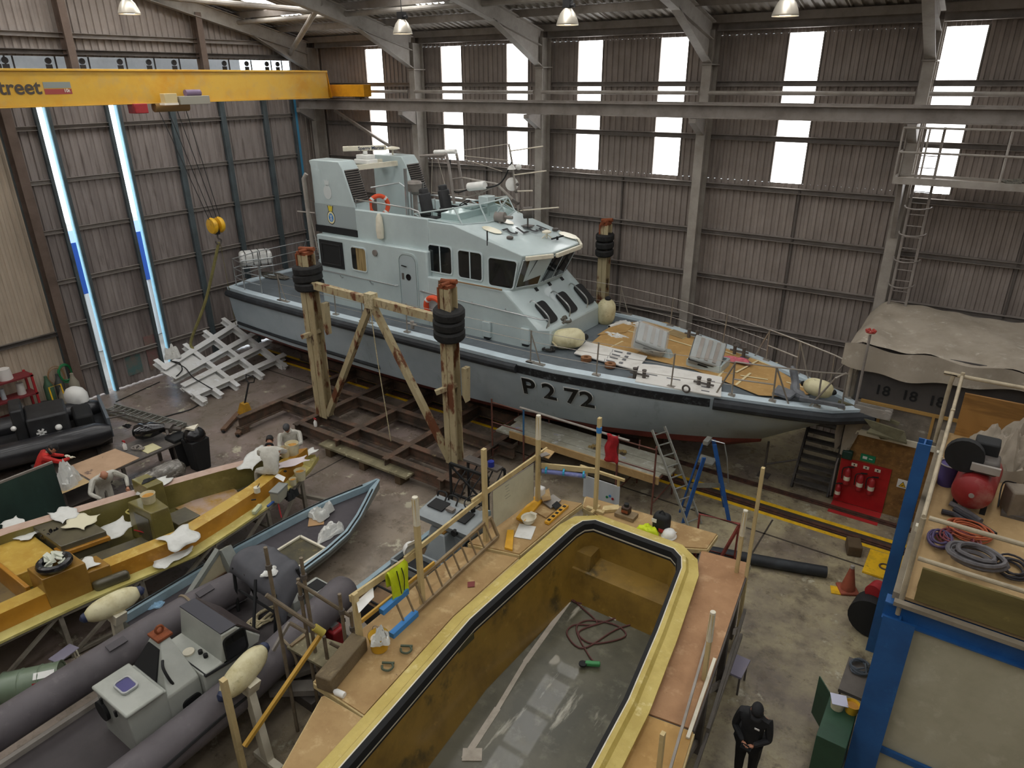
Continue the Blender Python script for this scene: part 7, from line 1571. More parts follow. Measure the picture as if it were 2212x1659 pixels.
A_, B_ = py(1258, 1098, 12.1), py(1335, 1112, 12.1); t = thing('whiteboard', 'small whiteboard with coloured magnets standing behind the mould end', 'whiteboard', V((A_.x + B_.x) / 2, 12.1, 1.2)); MB().hexa([V(A_.x, 12.1, 1.3), V(B_.x, 12.1, 1.3), V(B_.x, 12.12, 1.3), V(A_.x, 12.12, 1.3)], [V(A_.x, 12.1, 1.85), V(B_.x, 12.1, 1.85), V(B_.x, 12.12, 1.85), V(A_.x, 12.12, 1.85)]).build('board', M_wb2, t); MB().bar(V(A_.x - .1, 12.11, 2.05), V(B_.x + .1, 12.11, 2.05), .05, .06).build('top_batten', M_timber, t)
for x in (A_.x + .05, B_.x - .05): MB().bar(V(x, 12.13, 0), V(x, 12.13, 2.05), .05).build('leg', M_timber, t)
for i, m_ in enumerate((M_red, M_tapeb, M_hose)): MB().cyl(V(B_.x - .15 - .07 * i, 12.095, 1.5 + .05 * (i % 2)), V(B_.x - .15 - .07 * i, 12.085, 1.5 + .05 * (i % 2)), .03).build('magnet', m_, t)

# ================================================================ grey console boat between RIB and mould
cb = thing('grey_console_boat', 'grey open boat with steering console between the inflatable and the mould', 'boat', (-8.1, 8.8, .2))
cy = [7.1, 8.5, 9.5, 10.3, 10.9]; hw_ = [(7.1, .72), (9.5, .78), (10.3, .6), (10.9, .2)]; rings = []
for y in cy: h = interp(hw_, y); rings.append([V(-8.1 + h, y, .9), V(-8.1 + h * .9, y, .5), V(-8.1, y, .2), V(-8.1 - h * .9, y, .5), V(-8.1 - h, y, .9)])
mb = MB().loft(rings, caps=False, closed=False); mb.face(rings[0]); mb.build('hull', mat('hull_darkgrey', '#454748', rough=.5), cb); MB().loft([[V(-8.1 - interp(hw_, y) * .93, y, .7), V(-8.1 + interp(hw_, y) * .93, y, .7)] for y in cy], caps=False, closed=False).build('deck', mat('deck_brownply', '#8a6d4c', [('#5a4a38', 1.2, .45, .6)], rough=.7), cb)
for s in (-1, 1): MB().loft([[V(-8.1 + s * interp(hw_, y), y, .84), V(-8.1 + s * (interp(hw_, y) + .03), y, .92), V(-8.1 + s * (interp(hw_, y) - .08), y, .93), V(-8.1 + s * (interp(hw_, y) - .08), y, .8)] for y in cy]).build('gunwale', M_gunl, cb)
M_cons = mat('console_grey2', '#8f9698', [('#7f8688', 1.5, .45, .7)], rough=.45)
c1 = hull_mb([V(x, y, z) for x, y, z in ((-8.75, 9.2, .7), (-7.5, 9.2, .7), (-8.75, 9.95, .7), (-7.5, 9.95, .7), (-8.6, 9.25, 1.3), (-7.6, 9.25, 1.3), (-8.6, 9.7, 1.5), (-7.6, 9.7, 1.5))]).build('console_base', M_cons, cb, bevel=.03)
c2 = hull_mb([V(x, y, z) for x in (-8.8, -7.4) for y, z in ((9.1, 1.5), (9.05, 1.65), (9.2, 1.72), (9.75, 1.78), (9.75, 1.5))]).build('console_top', M_cons, cb, bevel=.03)
MB().box((-8.5, 9.45, 1.775), (.4, .3, .02), (.1, 0, 0)).build('black_panel', M_blackm, c2); MB().box((-7.8, 9.4, 1.775), (.35, .35, .02), (.1, 0, 0)).build('black_panel', M_blackm, c2); MB().torus((-7.75, 9.68, 1.98), .19, .016, (0, -.3, 1), 22, 6).build('steering_wheel', M_blackm, c2); MB().cyl((-7.75, 9.66, 1.76), (-7.75, 9.67, 1.97), .05).build('steering_column', M_blackm, c2)
for x in (-8.6, -8.3): MB().tube(arc([V(x - .14, 9.7, 1.78), V(x - .1, 9.72, 1.9), V(x + .1, 9.72, 1.9), V(x + .14, 9.6, 1.78)], 4), .02, 6).build('grab_rail', M_blackm, c2)
MB().cyl((-7.75, 9.08, 1.6), (-7.75, 9.0, 1.6), .07).build('black_knob', M_blackm, c2); MB().box((-8.15, 9.42, 1.8), (.18, .12, .06)).build('grey_switch', M_steelgrey, c2)
hull_mb([V(x, y, z) for x, y, z in ((-8.5, 8.75, .7), (-7.75, 8.75, .7), (-8.5, 9.3, .7), (-7.75, 9.3, .7), (-8.25, 9.0, 1.45), (-8.0, 9.0, 1.45), (-8.25, 9.25, 1.45), (-8.0, 9.25, 1.45))]).build('seat_pod', M_cons, cb, bevel=.03); MB().box((-8.12, 9.12, 1.47), (.2, .2, .03)).build('brass_plate', mat('brass', '#b98c4a'), cb)
bx_ = MB()
for a, b2_ in (((-8.75, 8.2), (-7.7, 8.2)), ((-7.7, 8.2), (-7.7, 8.65)), ((-7.7, 8.65), (-8.75, 8.65)), ((-8.75, 8.65), (-8.75, 8.2))): bx_.bar((*a, .95), (*b2_, .95), .05, .22)
bb = bx_.build('battery_box', M_cons, cb); MB().bx(-8.72, -7.72, 8.22, 8.63, .8, .95).build('box_contents', M_blackm, bb); mb = heap(V(-7.5, 9.2, 1.1), .2, .25, .4, 22, .016, 61); mb.build('wiring', M_blackm, cb)
fr = MB()
for a, b_ in (((-8.6, 7.3, .75), (-8.3, 7.9, 1.35)), ((-8.3, 7.9, 1.35), (-7.6, 7.9, 1.35)), ((-7.6, 7.9, 1.35), (-7.5, 7.3, .75)), ((-8.6, 7.3, .75), (-7.5, 7.3, .75)), ((-8.3, 7.9, 1.35), (-8.3, 8.1, .75)), ((-7.6, 7.9, 1.35), (-7.6, 8.1, .75)), ((-8.5, 7.5, 1.0), (-7.55, 7.5, 1.0)), ((-8.45, 7.6, 1.05), (-7.6, 7.9, 1.3))): fr.tube([a, b_], .025, 6)
fr.build('black_frame', M_blackm, cb)
solo('white_tub', MB().lathe([(.14, 0), (.17, .3), (.16, .3), (.12, .06)], V(-7.35, 9.6, .95), 16), M_offwhite, 'white plastic tub beside the console under the whiteboard', 'tub')
# scaffold tower beside the near walkway
M_scaf = mat('scaffold_tube', '#7f7361', [('#6a5d4b', 5, .42, .65), ('#9a8a6a', 9, .62, .72)], rough=.65)
sc_ = thing('scaffold_tower', 'tube scaffold tower with plank deck between the inflatable and the walkway', 'scaffold', (-7.5, 5.7, 0))
def stb(a, b_, r=.03, nm='scaffold_tube'): return MB().tube([a, b_], r, 8).build(nm, M_scaf, sc_)
for u, v, X, z in ((573, 1182, -7.85, 0), (650, 1205, -7.65, 0), (644, 1250, -7.72, 0), (733, 1283, -7.3, 0), (757, 1320, -7.25, 0)):
    p = px(u, v, X); stb(p, V(p.x, p.y, z)); MB().lathe([(.05, -.04), (.05, .04)], p - V(0, 0, .35), 8).build('coupler', M_steeldark, sc_)
p, q = px(575, 1285, -7.85), px(690, 1362, -7.35); stb(p, q, .035); MB().cyl(lerp(p, q, .9), lerp(p, q, 1.08), .06).build('foam_end', mat('foam_yellow', '#b9a84e', rough=.8), sc_); stb(px(642, 1258, -7.7), px(755, 1330, -7.25)); stb(px(625, 1345, -7.7), px(660, 1365, -7.5)); stb(px(712, 1388, -7.4), px(772, 1420, -7.2)); p = px(700, 1375, -7.38); stb(p, V(p.x, p.y, 0)); MB().cyl(V(p.x, p.y, 1.05), V(p.x, p.y, 1.18), .07).build('black_collar', M_blackm, sc_); MB().ball(V(p.x + .06, p.y - .04, 1.32), .045, 8, 6).build('red_cap', M_red, sc_)
MB().prism([pz(620, 1402, 1.45), pz(660, 1368, 1.45), pz(762, 1402, 1.45), pz(702, 1448, 1.45)], (0, 0, .045)).build('plank_deck', M_plank, sc_); MB().bar(pz(628, 1396, 1.51), pz(660, 1372, 1.51), .05, .04).build('toe_board', M_oldw, sc_); MB().bar(pz(590, 1405, 1.52), pz(625, 1345, 1.9), .05, .05).build('prop', M_steelpale, sc_)
for x, y in ((-7.75, 5.4), (-7.3, 5.9)): stb(V(x, y, 0), V(x, y, 1.45))
t = thing('red_machine', 'small red and chrome engine on the boards beside the scaffold', 'engine', pz(722, 1362, .75)); q = pz(722, 1362, .9); MB().bx(q.x - .16, q.x + .16, q.y - .14, q.y + .14, .62, 1.0).build('body', M_red, t, bevel=.04); MB().box(q + V(-.02, -.02, .14), (.2, .16, .06)).build('chrome_top', M_chrome, t); MB().bx(q.x - .3, q.x + .3, q.y - .25, q.y + .25, .0, .62).build('stand', M_steeldark, t)
q = pz(665, 1475, .35); t = thing('white_plate_frame', 'pale painted steel fabrication on the floor under the scaffold', 'fabrication', V(q.x, q.y, 0)); MB().bar(q + V(-.5, -.4, -.1), q + V(.5, .3, -.05), .25, .12).build('long_plate', M_steelpale, t); MB().bar(q + V(-.45, -.1, .0), q + V(-.1, .5, .0), .2, .1).build('short_plate', M_steelpale, t); MB().bx(q.x - .3, q.x + .3, q.y - .2, q.y + .2, 0, .2).build('block', M_steeldark, t)
# black trolley frame by the cradle corner
t = thing('black_frame_trolley', 'black steel frame trolley with slats beside the cradle corner', 'trolley', (-9.3, 11.75, 0)); mb = MB()
for x in (-9.9, -8.75):
    for y, z in ((11.5, 1.35), (12.2, 1.2)): mb.bar((x, y, 0), (x, y, z), .05)
mb.bar((-9.9, 11.5, 1.35), (-8.75, 11.5, 1.35), .06); mb.bar((-9.9, 12.2, 1.2), (-8.75, 12.2, 1.2), .06); mb.bar((-9.9, 11.5, .5), (-8.75, 11.5, .5), .05); mb.bar((-9.9, 11.5, 1.3), (-8.75, 11.5, .5), .04); mb.build('frame', M_blackm, t)
for i in range(5): x = -9.75 + i * .24; MB().tube(arc([V(x, 12.15, 1.2), V(x + .05, 11.8, 1.0), V(x + .08, 11.5, .9), V(x + .05, 11.3, .6)], 4), .02, 6).build('curved_slat', M_blackm, t)
MB().bx(-9.85, -8.8, 11.95, 12.2, 1.22, 1.28).build('top_tray', M_steeldark, t); solo('blue_tin', MB().cyl((-9.05, 12.05, 1.28), (-9.05, 12.05, 1.42), .08, n=14), mat('tin_blue', '#27348c', rough=.4), 'small blue tin on the black frame trolley', 'tin')
# trestle scaffold platform along the hull
tp_ = thing('work_platform', 'long plank work platform with side rail under the bow of the patrol boat', 'scaffold', (-8, 14.6, 0))
for i, (y0, y1, x0, x1) in enumerate(((14.1, 14.5, -10.4, -5.6), (14.52, 14.9, -10.2, -5.4), (14.92, 15.3, -10.35, -5.5))): MB().bx(x0, x1, y0, y1, .98, 1.03).build('plank', mat('plank_dusty', '#9c9a8c', [('#7c796a', 1.4, .42, .65), ('#b9b7b0', 4, .56, .7), ('#8e8fae', 2.2, .62, .7)], rough=.8), tp_)
MB().bar((-9.9, 14.06, 1.05), (-5.5, 14.06, 1.05), .05, .2).build('side_plank', M_oldw if False else M_ply, tp_)
M_rtube = mat('tube_rust', '#6e4438', [('#54332a', 5, .42, .65)], rough=.7)
for x in (-10.45, -9.4, -6.6, -5.6):
    m_ = M_rtube
    for y in (14.0, 15.3): MB().tube([(x, y, 0), (x, y, 2.0 if y < 15 else 1.3)], .024, 8).build('upright', m_, tp_)
    for z in (.4, .95): MB().tube([(x, 14.0, z), (x, 15.3, z)], .02, 6).build('rung', m_, tp_)
for z in (1.3, 1.9): MB().tube([(-10.45, 14.0, z), (-9.4, 14.0, z)], .018, 6).build('end_rail', M_rtube, tp_); MB().tube([(-6.6, 14.0, z), (-5.6, 14.0, z)], .018, 6).build('end_rail', M_rtube, tp_)
MB().tube([(-9.5, 13.98, 2.0), (-6.3, 13.98, 1.95)], .03, 8).build('hand_rail', M_steelpale, tp_); MB().tube([(-9.4, 14, 1.2), (-9.4, 14, 2.0)], .026, 8).build('blue_upright', mat('tube_blue', '#3a6a94', rough=.5), tp_)
def ov(u, v): return V(-6.75 + (v - .5) * .28 * (1 + .3 * u) + .03 * math.sin(u * 9), 13.93 + .04 * math.sin(v * 7 + u * 3), 2.0 - u * .75)
solo('red_overalls', MB().grid(ov, 14, 8), mat('cloth_red', '#b01e26', [('#8d151d', 4, .42, .68)], rough=.75), 'red overalls hung over the platform hand rail', 'overalls', solid=.03)
for i, (x, y) in enumerate(((-7.6, 14.7), (-6.9, 14.85))): solo('work_glove', crumple(V(x, y, 1.035), .16, .1, .09, 66 + i), mat('glove_tan', '#8a7444', [('#3a3226', 6, .48, .6)], rough=.8), ('left' if i == 0 else 'right') + ' of two worn tan gloves on the work platform', 'glove', 'work gloves on the platform')
# ladders and step ladder
ladder(V(-4.55, 14.25, .02), V(-6.0, 15.0, 1.95), .4, (.45, .9, 0), 9, 'aluminium ladder leaning on the end of the work platform')
t = thing('step_ladder', 'blue platform step ladder with grab rail beside the aluminium ladder', 'step ladder', (-4.6, 14.9, 0)); M_blad = mat('ladder_blue', '#24589c', [('#1d4880', 4, .42, .65)], rough=.45); tpz = V(-4.62, 14.9, 2.0)
for a, b_ in (((-5.1, 14.65, 0), (-4.75, 14.75, 2.0)), ((-4.85, 14.25, 0), (-4.62, 14.55, 1.75)), ((-4.25, 15.5, 0), (-4.6, 15.05, 2.0)), ((-3.95, 14.95, 0), (-4.5, 14.85, 2.0))): MB().bar(a, b_, .04, .09).build('stile', M_blad, t)
MB().bx(-4.85, -4.45, 14.7, 15.05, 1.5, 1.54).build('platform', M_alu, t); MB().box((-4.68, 14.85, 2.05), (.12, .3, .1)).build('top_cap', M_alu, t)
for z in (.35, .7, 1.05): s = z / 2; MB().bar(lerp((-4.25, 15.5, 0), (-4.6, 15.05, 2.0), s), lerp((-3.95, 14.95, 0), (-4.5, 14.85, 2.0), s), .07, .025).build('tread', M_alu, t)
MB().tube([(-4.68, 14.95, 2.05), (-4.3, 14.95, 2.05), (-4.2, 14.95, 1.7), (-4.1, 15.0, 1.0)], .016, 6).build('grab_rail', M_chrome, t); MB().bar((-4.95, 14.7, .8), (-4.2, 15.2, .8), .03, .12).build('spreader', M_alu, t)
# red frame at the mould corner, black pipe
t = thing('red_steel_stand', 'red angle steel stand at the mould corner above the black pipe', 'stand', (-3.3, 12.0, 0)); fp = [V(-3.75, 11.95, 1.15), V(-3.75, 11.95, 1.95), V(-2.98, 12.05, 1.95), V(-2.98, 12.05, 1.15)]
MB().tube(fp, .03, 6, closed=True).build('frame', M_rtube if False else mat('frame_red', '#8a3e34', [('#6d2f28', 4, .42, .65)], rough=.6), t); MB().bar(V(-3.2, 11.85, 1.15), V(-2.98, 12.05, 1.9), .05).build('brace', _mats['frame_red'], t)
for p in (fp[0], fp[3]): MB().bar(V(p.x, p.y, 0), p, .05).build('leg', _mats['frame_red'], t)
solo('black_pipe', MB().tube(arc([V(-4.6, 13.0, .2), V(-3.6, 13.35, .17), V(-2.4, 13.75, .14), V(-1.5, 14.05, .13)], 6), .125, 14), M_rubber, 'length of thick black pipe lying across the aisle floor', 'pipe')
# ================================================================ right side: tented store, fire point, stairs, mezzanine
M_osb = mat('osb_board', '#8a6535', [('#6f4f28', 5, .42, .62), ('#a5804c', 9, .56, .7)], rough=.8)
M_dust = mat('dust_sheet', '#9d9384', [('#8a8071', 1.2, .42, .65), ('#b3aa9c', 4, .58, .72)], rough=.85, bump=.35, bscale=6)
M_fabric = mat('scaffold_fabric', '#4f4b48', [('#434040', 1.5, .42, .65)], rough=.8)
M_clearpl = mat('clear_poly', '#8d857a', [('#6a635a', 2, .42, .65), ('#c4beb2', 5, .62, .72, (.5, 1, 1.5))], rough=.3)
M_batten = mat('batten_gold', '#b08a4c', rough=.7)
tn = thing('sheeted_store', 'timber framed store with dust sheet roof and grey fabric walls at the bow', 'store', (0, 18.5, 0))
MB().bx(-2.08, 4.5, 17.42, 17.48, 0, 2.02).build('ply_wall', M_osb, tn); MB().bx(-2.0, 4.5, 17.36, 17.42, 1.98, 2.12).build('sill_beam', M_offwhite, tn); MB().bx(-1.95, 4.5, 17.43, 17.45, 2.12, 2.9).build('film_panel', M_clearpl, tn); MB().bx(-1.9, 4.5, 17.37, 17.43, 2.83, 2.9).build('batten', M_batten, tn)
for x in (-1.45, -.35, .8, 2.0): MB().bx(x - .03, x + .03, 17.37, 17.42, 2.12, 2.84).build('batten', M_batten, tn)
MB().bx(-2.02, 4.5, 17.43, 17.46, 2.88, 4.25).build('fabric_wall', M_fabric, tn); MB().bx(-2.08, -2.03, 17.45, 20.4, 0, 4.3).build('side_wall', M_fabric, tn)
for x, w_ in ((-1.5, 1), (-.93, 1), (-.38, 1)): text('lettering', '18', .34, (x, 17.415, 3.2), (1, 0, 0), (0, 0, 1), M_blackm, tn, depth=.004)
def rf(u, v):
    x = -2.45 + u * 7; y = 17.25 + v * 3.2
    z = 4.28 + v * .22 + .05 * math.sin(u * 31) * (1 - v) + .04 * math.sin(u * 13 + v * 6) + .02 * math.sin(u * 57 + v * 17)
    if u < .04: z -= (.04 - u) * 8
    return V(x, y, z)
MB().grid(rf, 60, 14).build('roof_sheet', M_dust, tn)
def vl(u, v): return V(-2.45 + u * 7, 17.25 - .05 - .05 * math.sin(u * 40) * v - .06 * v, 4.28 + .05 * math.sin(u * 31) - v * (.5 + .12 * math.sin(u * 9) + .06 * math.sin(u * 33)))
MB().grid(vl, 60, 6).build('roof_valance', M_dust, tn)
def cs(u, v): return V(-2.3 + u * .36 + .03 * math.sin(v * 14), 17.5 + .06 * math.sin(u * 8 + v * 5), 4.2 - v * 2.9 * (1 - .25 * u))
MB().grid(cs, 6, 18).build('corner_sheet', M_dust, tn)
def cs2(u, v): return V(-2.12 + u * .4 * (1 - .6 * v), 17.34 + .03 * math.sin(u * 6 + v * 9), 2.3 - v * .95)
MB().grid(cs2, 6, 8).build('hanging_flap', M_dust, tn)
# fire point
fp = thing('fire_point_board', 'red fire point board fixed to the plywood wall with red painted floor patch', 'board', (-1.5, 17.35, 0)); MB().bx(-2.06, -.92, 17.385, 17.415, .02, 1.25).build('board', mat('fire_red', '#b01c20', [('#9a1519', 2, .42, .65)], rough=.5), fp); MB().bx(-2.06, -.92, 16.75, 17.38, .003, .012).build('floor_patch', mat('fire_red_floor', '#b52a2a', rough=.6), fp)
for x in (-1.75, -1.48, -1.22): s_ = MB().bx(x - .06, x + .07, 17.375, 17.385, 1.1, 1.18).build('notice', M_offwhite, fp); MB().bx(x - .01, x + .02, 17.37, 17.375, 1.12, 1.16).build('pictogram', M_blackm, s_)
def extinguisher(x, z, label, s=1.0):
    c = V(x, 17.27, z); t = thing('fire_extinguisher', label, 'fire extinguisher', c, 'fire extinguishers on the red board')
    MB().lathe([(.06 * s, 0), (.075 * s, .02 * s), (.075 * s, .36 * s), (.055 * s, .42 * s), (.025 * s, .45 * s), (.025 * s, .48 * s)], c, 16).build('cylinder', M_red, t); MB().lathe([(.077 * s, .13 * s), (.077 * s, .24 * s)], c, 16).build('label_band', M_offwhite, t)
    MB().bar(c + V(-.02, 0, .49 * s), c + V(.12 * s, -.02, .53 * s), .03, .03).build('handle', M_blackm, t); MB().tube(arc([c + V(-.02, 0, .48 * s), c + V(-.12 * s, -.02, .42 * s), c + V(-.11 * s, -.03, .15 * s)], 4), .014, 6).build('hose', M_blackm, t); MB().bx(x - .03, x + .03, 17.33, 17.385, z + .3 * s, z + .36 * s).build('bracket', M_blackm, t)
extinguisher(-1.84, .6, 'left fire extinguisher of the upper row on the red board'); extinguisher(-1.53, .52, 'middle fire extinguisher of the upper row on the red board'); extinguisher(-1.27, .5, 'right fire extinguisher of the upper row on the red board'); extinguisher(-1.98, .16, 'small lower fire extinguisher at the corner of the red board', .85)
t = thing('exit_sign', 'green exit sign with running figure above the red board', 'sign', (-1.5, 17.38, 1.3)); MB().bx(-1.65, -1.32, 17.395, 17.415, 1.3, 1.48).build('plate', mat('sign_green', '#14835a', rough=.5), t); mb = MB(); mb.bx(-1.6, -1.5, 17.39, 17.396, 1.36, 1.43); mb.bar((-1.46, 17.392, 1.39), (-1.38, 17.392, 1.39), .004, .02); mb.build('pictogram', M_white, t)
t = thing('dark_green_box', 'dark green box on the plywood wall left of the exit sign', 'box', (-1.95, 17.3, 1.3)); MB().bx(-2.06, -1.82, 17.27, 17.415, 1.27, 1.5).build('case', mat('box_dgreen', '#17382f', rough=.5), t, bevel=.03)
t = thing('warning_sign', 'white warning sign with yellow triangle on the plywood wall', 'sign', (-.6, 17.38, .9)); MB().bx(-.75, -.5, 17.4, 17.415, .84, 1.06).build('plate', M_white, t); a_ = MB().prism([V(-.71, 17.394, .87), V(-.55, 17.394, .87), V(-.63, 17.394, 1.02)], (0, .005, 0)).build('black_triangle', M_blackm, t); MB().prism([V(-.695, 17.39, .88), V(-.565, 17.39, .88), V(-.63, 17.39, 1.0)], (0, .003, 0)).build('yellow_triangle', M_yellow, a_); MB().bar((-.655, 17.387, .905), (-.605, 17.387, .935), .006, .015).build('pictogram', M_blackm, a_)
# stairs under the bow
M_stair = mat('stair_steel', '#34302d', [('#4d4740', 4, .5, .7)], rough=.7)
st_ = thing('steel_stairs', 'dark steel stairs climbing under the bow beside the fire point', 'stairs', (-2.65, 17.9, 0))
for x in (-3.1, -2.2): MB().bar((x, 17.35, .05), (x, 18.5, 1.85), .05, .2).build('stringer', M_stair, st_)
for i in range(9): s = (i + .6) / 9; MB().bx(-3.08, -2.22, 17.3 + s * 1.15, 17.52 + s * 1.15, .05 + s * 1.75, .09 + s * 1.75).build('tread', mat('tread_grey', '#57524c', [('#45413c', 5, .45, .65)], rough=.75), st_)
MB().tube([(-2.15, 17.4, .1), (-2.15, 17.4, 1.0), (-2.12, 18.4, 1.95)], .025, 6).build('handrail', M_steelgrey, st_); MB().bx(-2.17, -2.1, 17.52, 17.6, 0, 2.1).build('newel_post', M_stair, st_)
t = thing('prop_stand', 'thin steel prop stand under the bow left of the stairs', 'stand', (-3.9, 17.6, 0)); MB().tube([(-3.9, 17.6, .0), (-3.9, 17.6, 1.05)], .03, 6).build('prop', M_steeldark, t); MB().tube([(-3.9, 17.6, .35), (-3.1, 17.6, .75)], .025, 6).build('brace', M_steeldark, t); MB().bx(-4.05, -3.75, 17.45, 17.75, 0, .03).build('base', M_steeldark, t)
# mezzanine
M_mblue = mat('mezz_blue', '#235a96', [('#1d4d84', 1.5, .42, .65), ('#2d6aa8', 4, .6, .75)], rough=.5); M_panelc = mat('panel_cream', '#b9b49c', [('#aaa58d', 1.2, .42, .65), ('#c3bfa9', 3, .56, .7)], rough=.6); M_mgrey = mat('mezz_board', '#8f8574', [('#7c7262', 2, .42, .65)], rough=.8)
M_mply = mat('mezz_ply', '#a98d62', [('#967b52', 1.2, .42, .65), ('#bba47a', 4, .58, .72)], rough=.75); M_olive = mat('olive_timber', '#75683a', [('#62572f', 1.5, .42, .62, (.4, 1, 1.5)), ('#8f7f48', 3, .58, .7)], rough=.8)
M_pipe = mat('pipe_cream', '#b5a88e', [('#9d917a', 3, .42, .65)], rough=.6)
MD = 3.4; mz = thing('mezzanine', 'blue steel mezzanine with plywood deck on the right edge', 'mezzanine', (2, 12, 0))
MB().bx(-.02, 5.5, 9.45, 15.4, MD - .05, MD).build('deck', M_mply, mz)
MB().ibeam((-.2, 9.42, MD - .24), (5.5, 9.42, MD - .24), .2, .3, .025).build('edge_beam', M_mblue, mz); MB().bar((-.1, 9.3, MD - .03), (5.5, 9.3, MD - .03), .1, .06).build('edge_cap', M_mgrey, mz)
MB().ibeam((.02, 9.42, 0), (.02, 9.42, MD - .3), .4, .3, .03, up=(0, 1, 0)).build('column', M_mblue, mz); MB().ibeam((-.28, 12.35, 0), (-.28, 12.35, 4.45), .2, .24, .025, up=(0, 1, 0)).build('column', M_mblue, mz); MB().ibeam((.1, 15.3, 0), (.1, 15.3, MD - .1), .2, .2, .02, up=(0, 1, 0)).build('column', M_mblue, mz)
MB().bx(.22, 5.5, 9.42, 9.47, 0, MD - .38).build('partition_panel', M_panelc, mz); MB().bar((.22, 9.38, .66), (5.5, 9.38, .66), .05, .1).build('blue_rail', M_mblue, mz); MB().bx(.22, 5.5, 9.38, 9.42, 0, .1).build('blue_sill', M_mblue, mz)
MB().bx(-.14, -.02, 9.45, 15.4, MD - .32, MD + .02).build('side_fascia', M_mgrey, mz); MB().bx(-.06, -.02, 9.5, 15.3, MD, MD + .16).build('side_kerb', M_offwhite, mz); MB().bx(-.1, -.04, 9.5, 12.2, 0, MD - .35).build('side_wall', M_panelc, mz)
MB().bx(.12, 5.5, 9.4, 9.44, MD + .03, MD + .56).build('kick_board', M_olive, mz); MB().bx(.12, 5.5, 9.75, 9.79, MD, MD + .12).build('kick_board', M_olive, mz)
MB().bx(.1, 5.5, 15.36, 15.42, MD, MD + .9).build('end_board', mat('pine_board', '#9a7038', [('#7d5928', 2, .45, .6, (.3, 1, 3))], rough=.7), mz)
rp = MB()
for z in (MD + .68, MD + 1.32): rp.tube([(.04, 9.42, z), (5.5, 9.42, z)], .032, 10); rp.tube([(-.02, 9.42, z), (-.02, 15.4, z - .1)], .028, 10)
rp.build('guard_rail', M_pipe, mz)
for y in (9.42, 11.4, 13.4, 15.4): MB().tube([(-.02, y, MD - .3), (-.02, y, MD + 1.3)], .035, 10).build('rail_post', M_pipe, mz)
MB().tube(arc([V(-.18, 15.45, MD - .3), V(-.18, 15.45, MD + 1.05), V(-.1, 15.45, MD + 1.2), V(.1, 15.45, MD + 1.2), V(5.5, 15.45, MD + 1.2)], 4), .04, 10).build('guard_rail', M_pipe, mz)
for y in (10.2, 12.8): MB().box((-.04, y, MD + .68), (.1, .1, .09)).build('rail_clamp', M_offwhite, mz)
# compressor and things on the mezzanine
cp = thing('air_compressor', 'dusty red air compressor with black pump on the mezzanine', 'compressor', (.55, 12.7, MD)); M_cred = mat('compressor_red', '#8e2526', [('#a06a60', 2.2, .5, .68)], rough=.5); a_, b_ = V(.53, 12.25, MD + .4), V(.62, 13.3, MD + .4)
MB().lathe([(.02, -.1), (.2, -.07), (.29, 0), (.3, .05), (.3, 1.0), (.29, 1.05), (.2, 1.12), (.02, 1.15)], a_, 24, b_ - a_).build('tank', M_cred, cp); MB().cyl(a_ - V(0, .11, 0), a_ - V(0, .08, 0), .04).build('end_plug', M_steelpale, cp); MB().cyl((.3, 12.35, MD + .95), (.3, 12.48, MD + .95), .28, n=20).build('flywheel', M_blackm, cp)
MB().bx(.42, .8, 12.35, 12.75, MD + .7, MD + .95).build('motor', M_steeldark, cp, bevel=.05); MB().bx(.4, .75, 12.6, 12.95, MD + .7, MD + 1.15).build('pump_head', M_blackm, cp, bevel=.03); MB().bx(.42, .82, 12.28, 12.34, MD + .78, MD + .9).build('gauge_panel', M_steelpale, cp)
for x in (.35, .75):
    for y in (12.4, 13.1): MB().bx(x - .04, x + .04, y - .04, y + .04, MD, MD + .15).build('foot', M_blackm, cp)
solo('dust_sheet', crumple(V(.95, 14.3, MD), .75, .7, .75, 71, 20, 14), M_dust, 'large crumpled pale dust sheet heaped behind the compressor', 'sheet')
t = thing('purple_bin', 'purple plastic bin beside the rail on the mezzanine', 'bin', (.15, 13.1, MD)); MB().lathe([(.12, 0), (.16, .42), (.17, .42), (.15, .4)], (.15, 13.1, MD), 18).build('bin_body', mat('bin_purple', '#4b3f74', rough=.5), t); MB().torus((.15, 13.1, MD + .42), .16, .012).build('rim', M_steelpale, t)
M_cab = [mat('cable_orange', '#a5532f', rough=.6), mat('cable_red', '#6e2f34', rough=.6), mat('cable_black', '#26242a', rough=.6), mat('hose_grey', '#615e60', [('#4d4a4c', 8, .45, .65)], rough=.6), mat('cable_violet', '#4a3f60', rough=.6)]
def loops(c, rx, ry, n, r, seed, z=.02):
    rnd = random.Random(seed); mb = MB(); c = Vector(c); pts = []
    for i in range(n * 10): a = i * PI / 5; f = .75 + .2 * math.sin(i * .37 + seed) + rnd.uniform(-.06, .06); pts.append(c + V(rx * f * math.cos(a), ry * f * math.sin(a), z + r + (i / (n * 10)) * n * r * .9))
    return mb.tube(arc(pts, 2), r, 6)
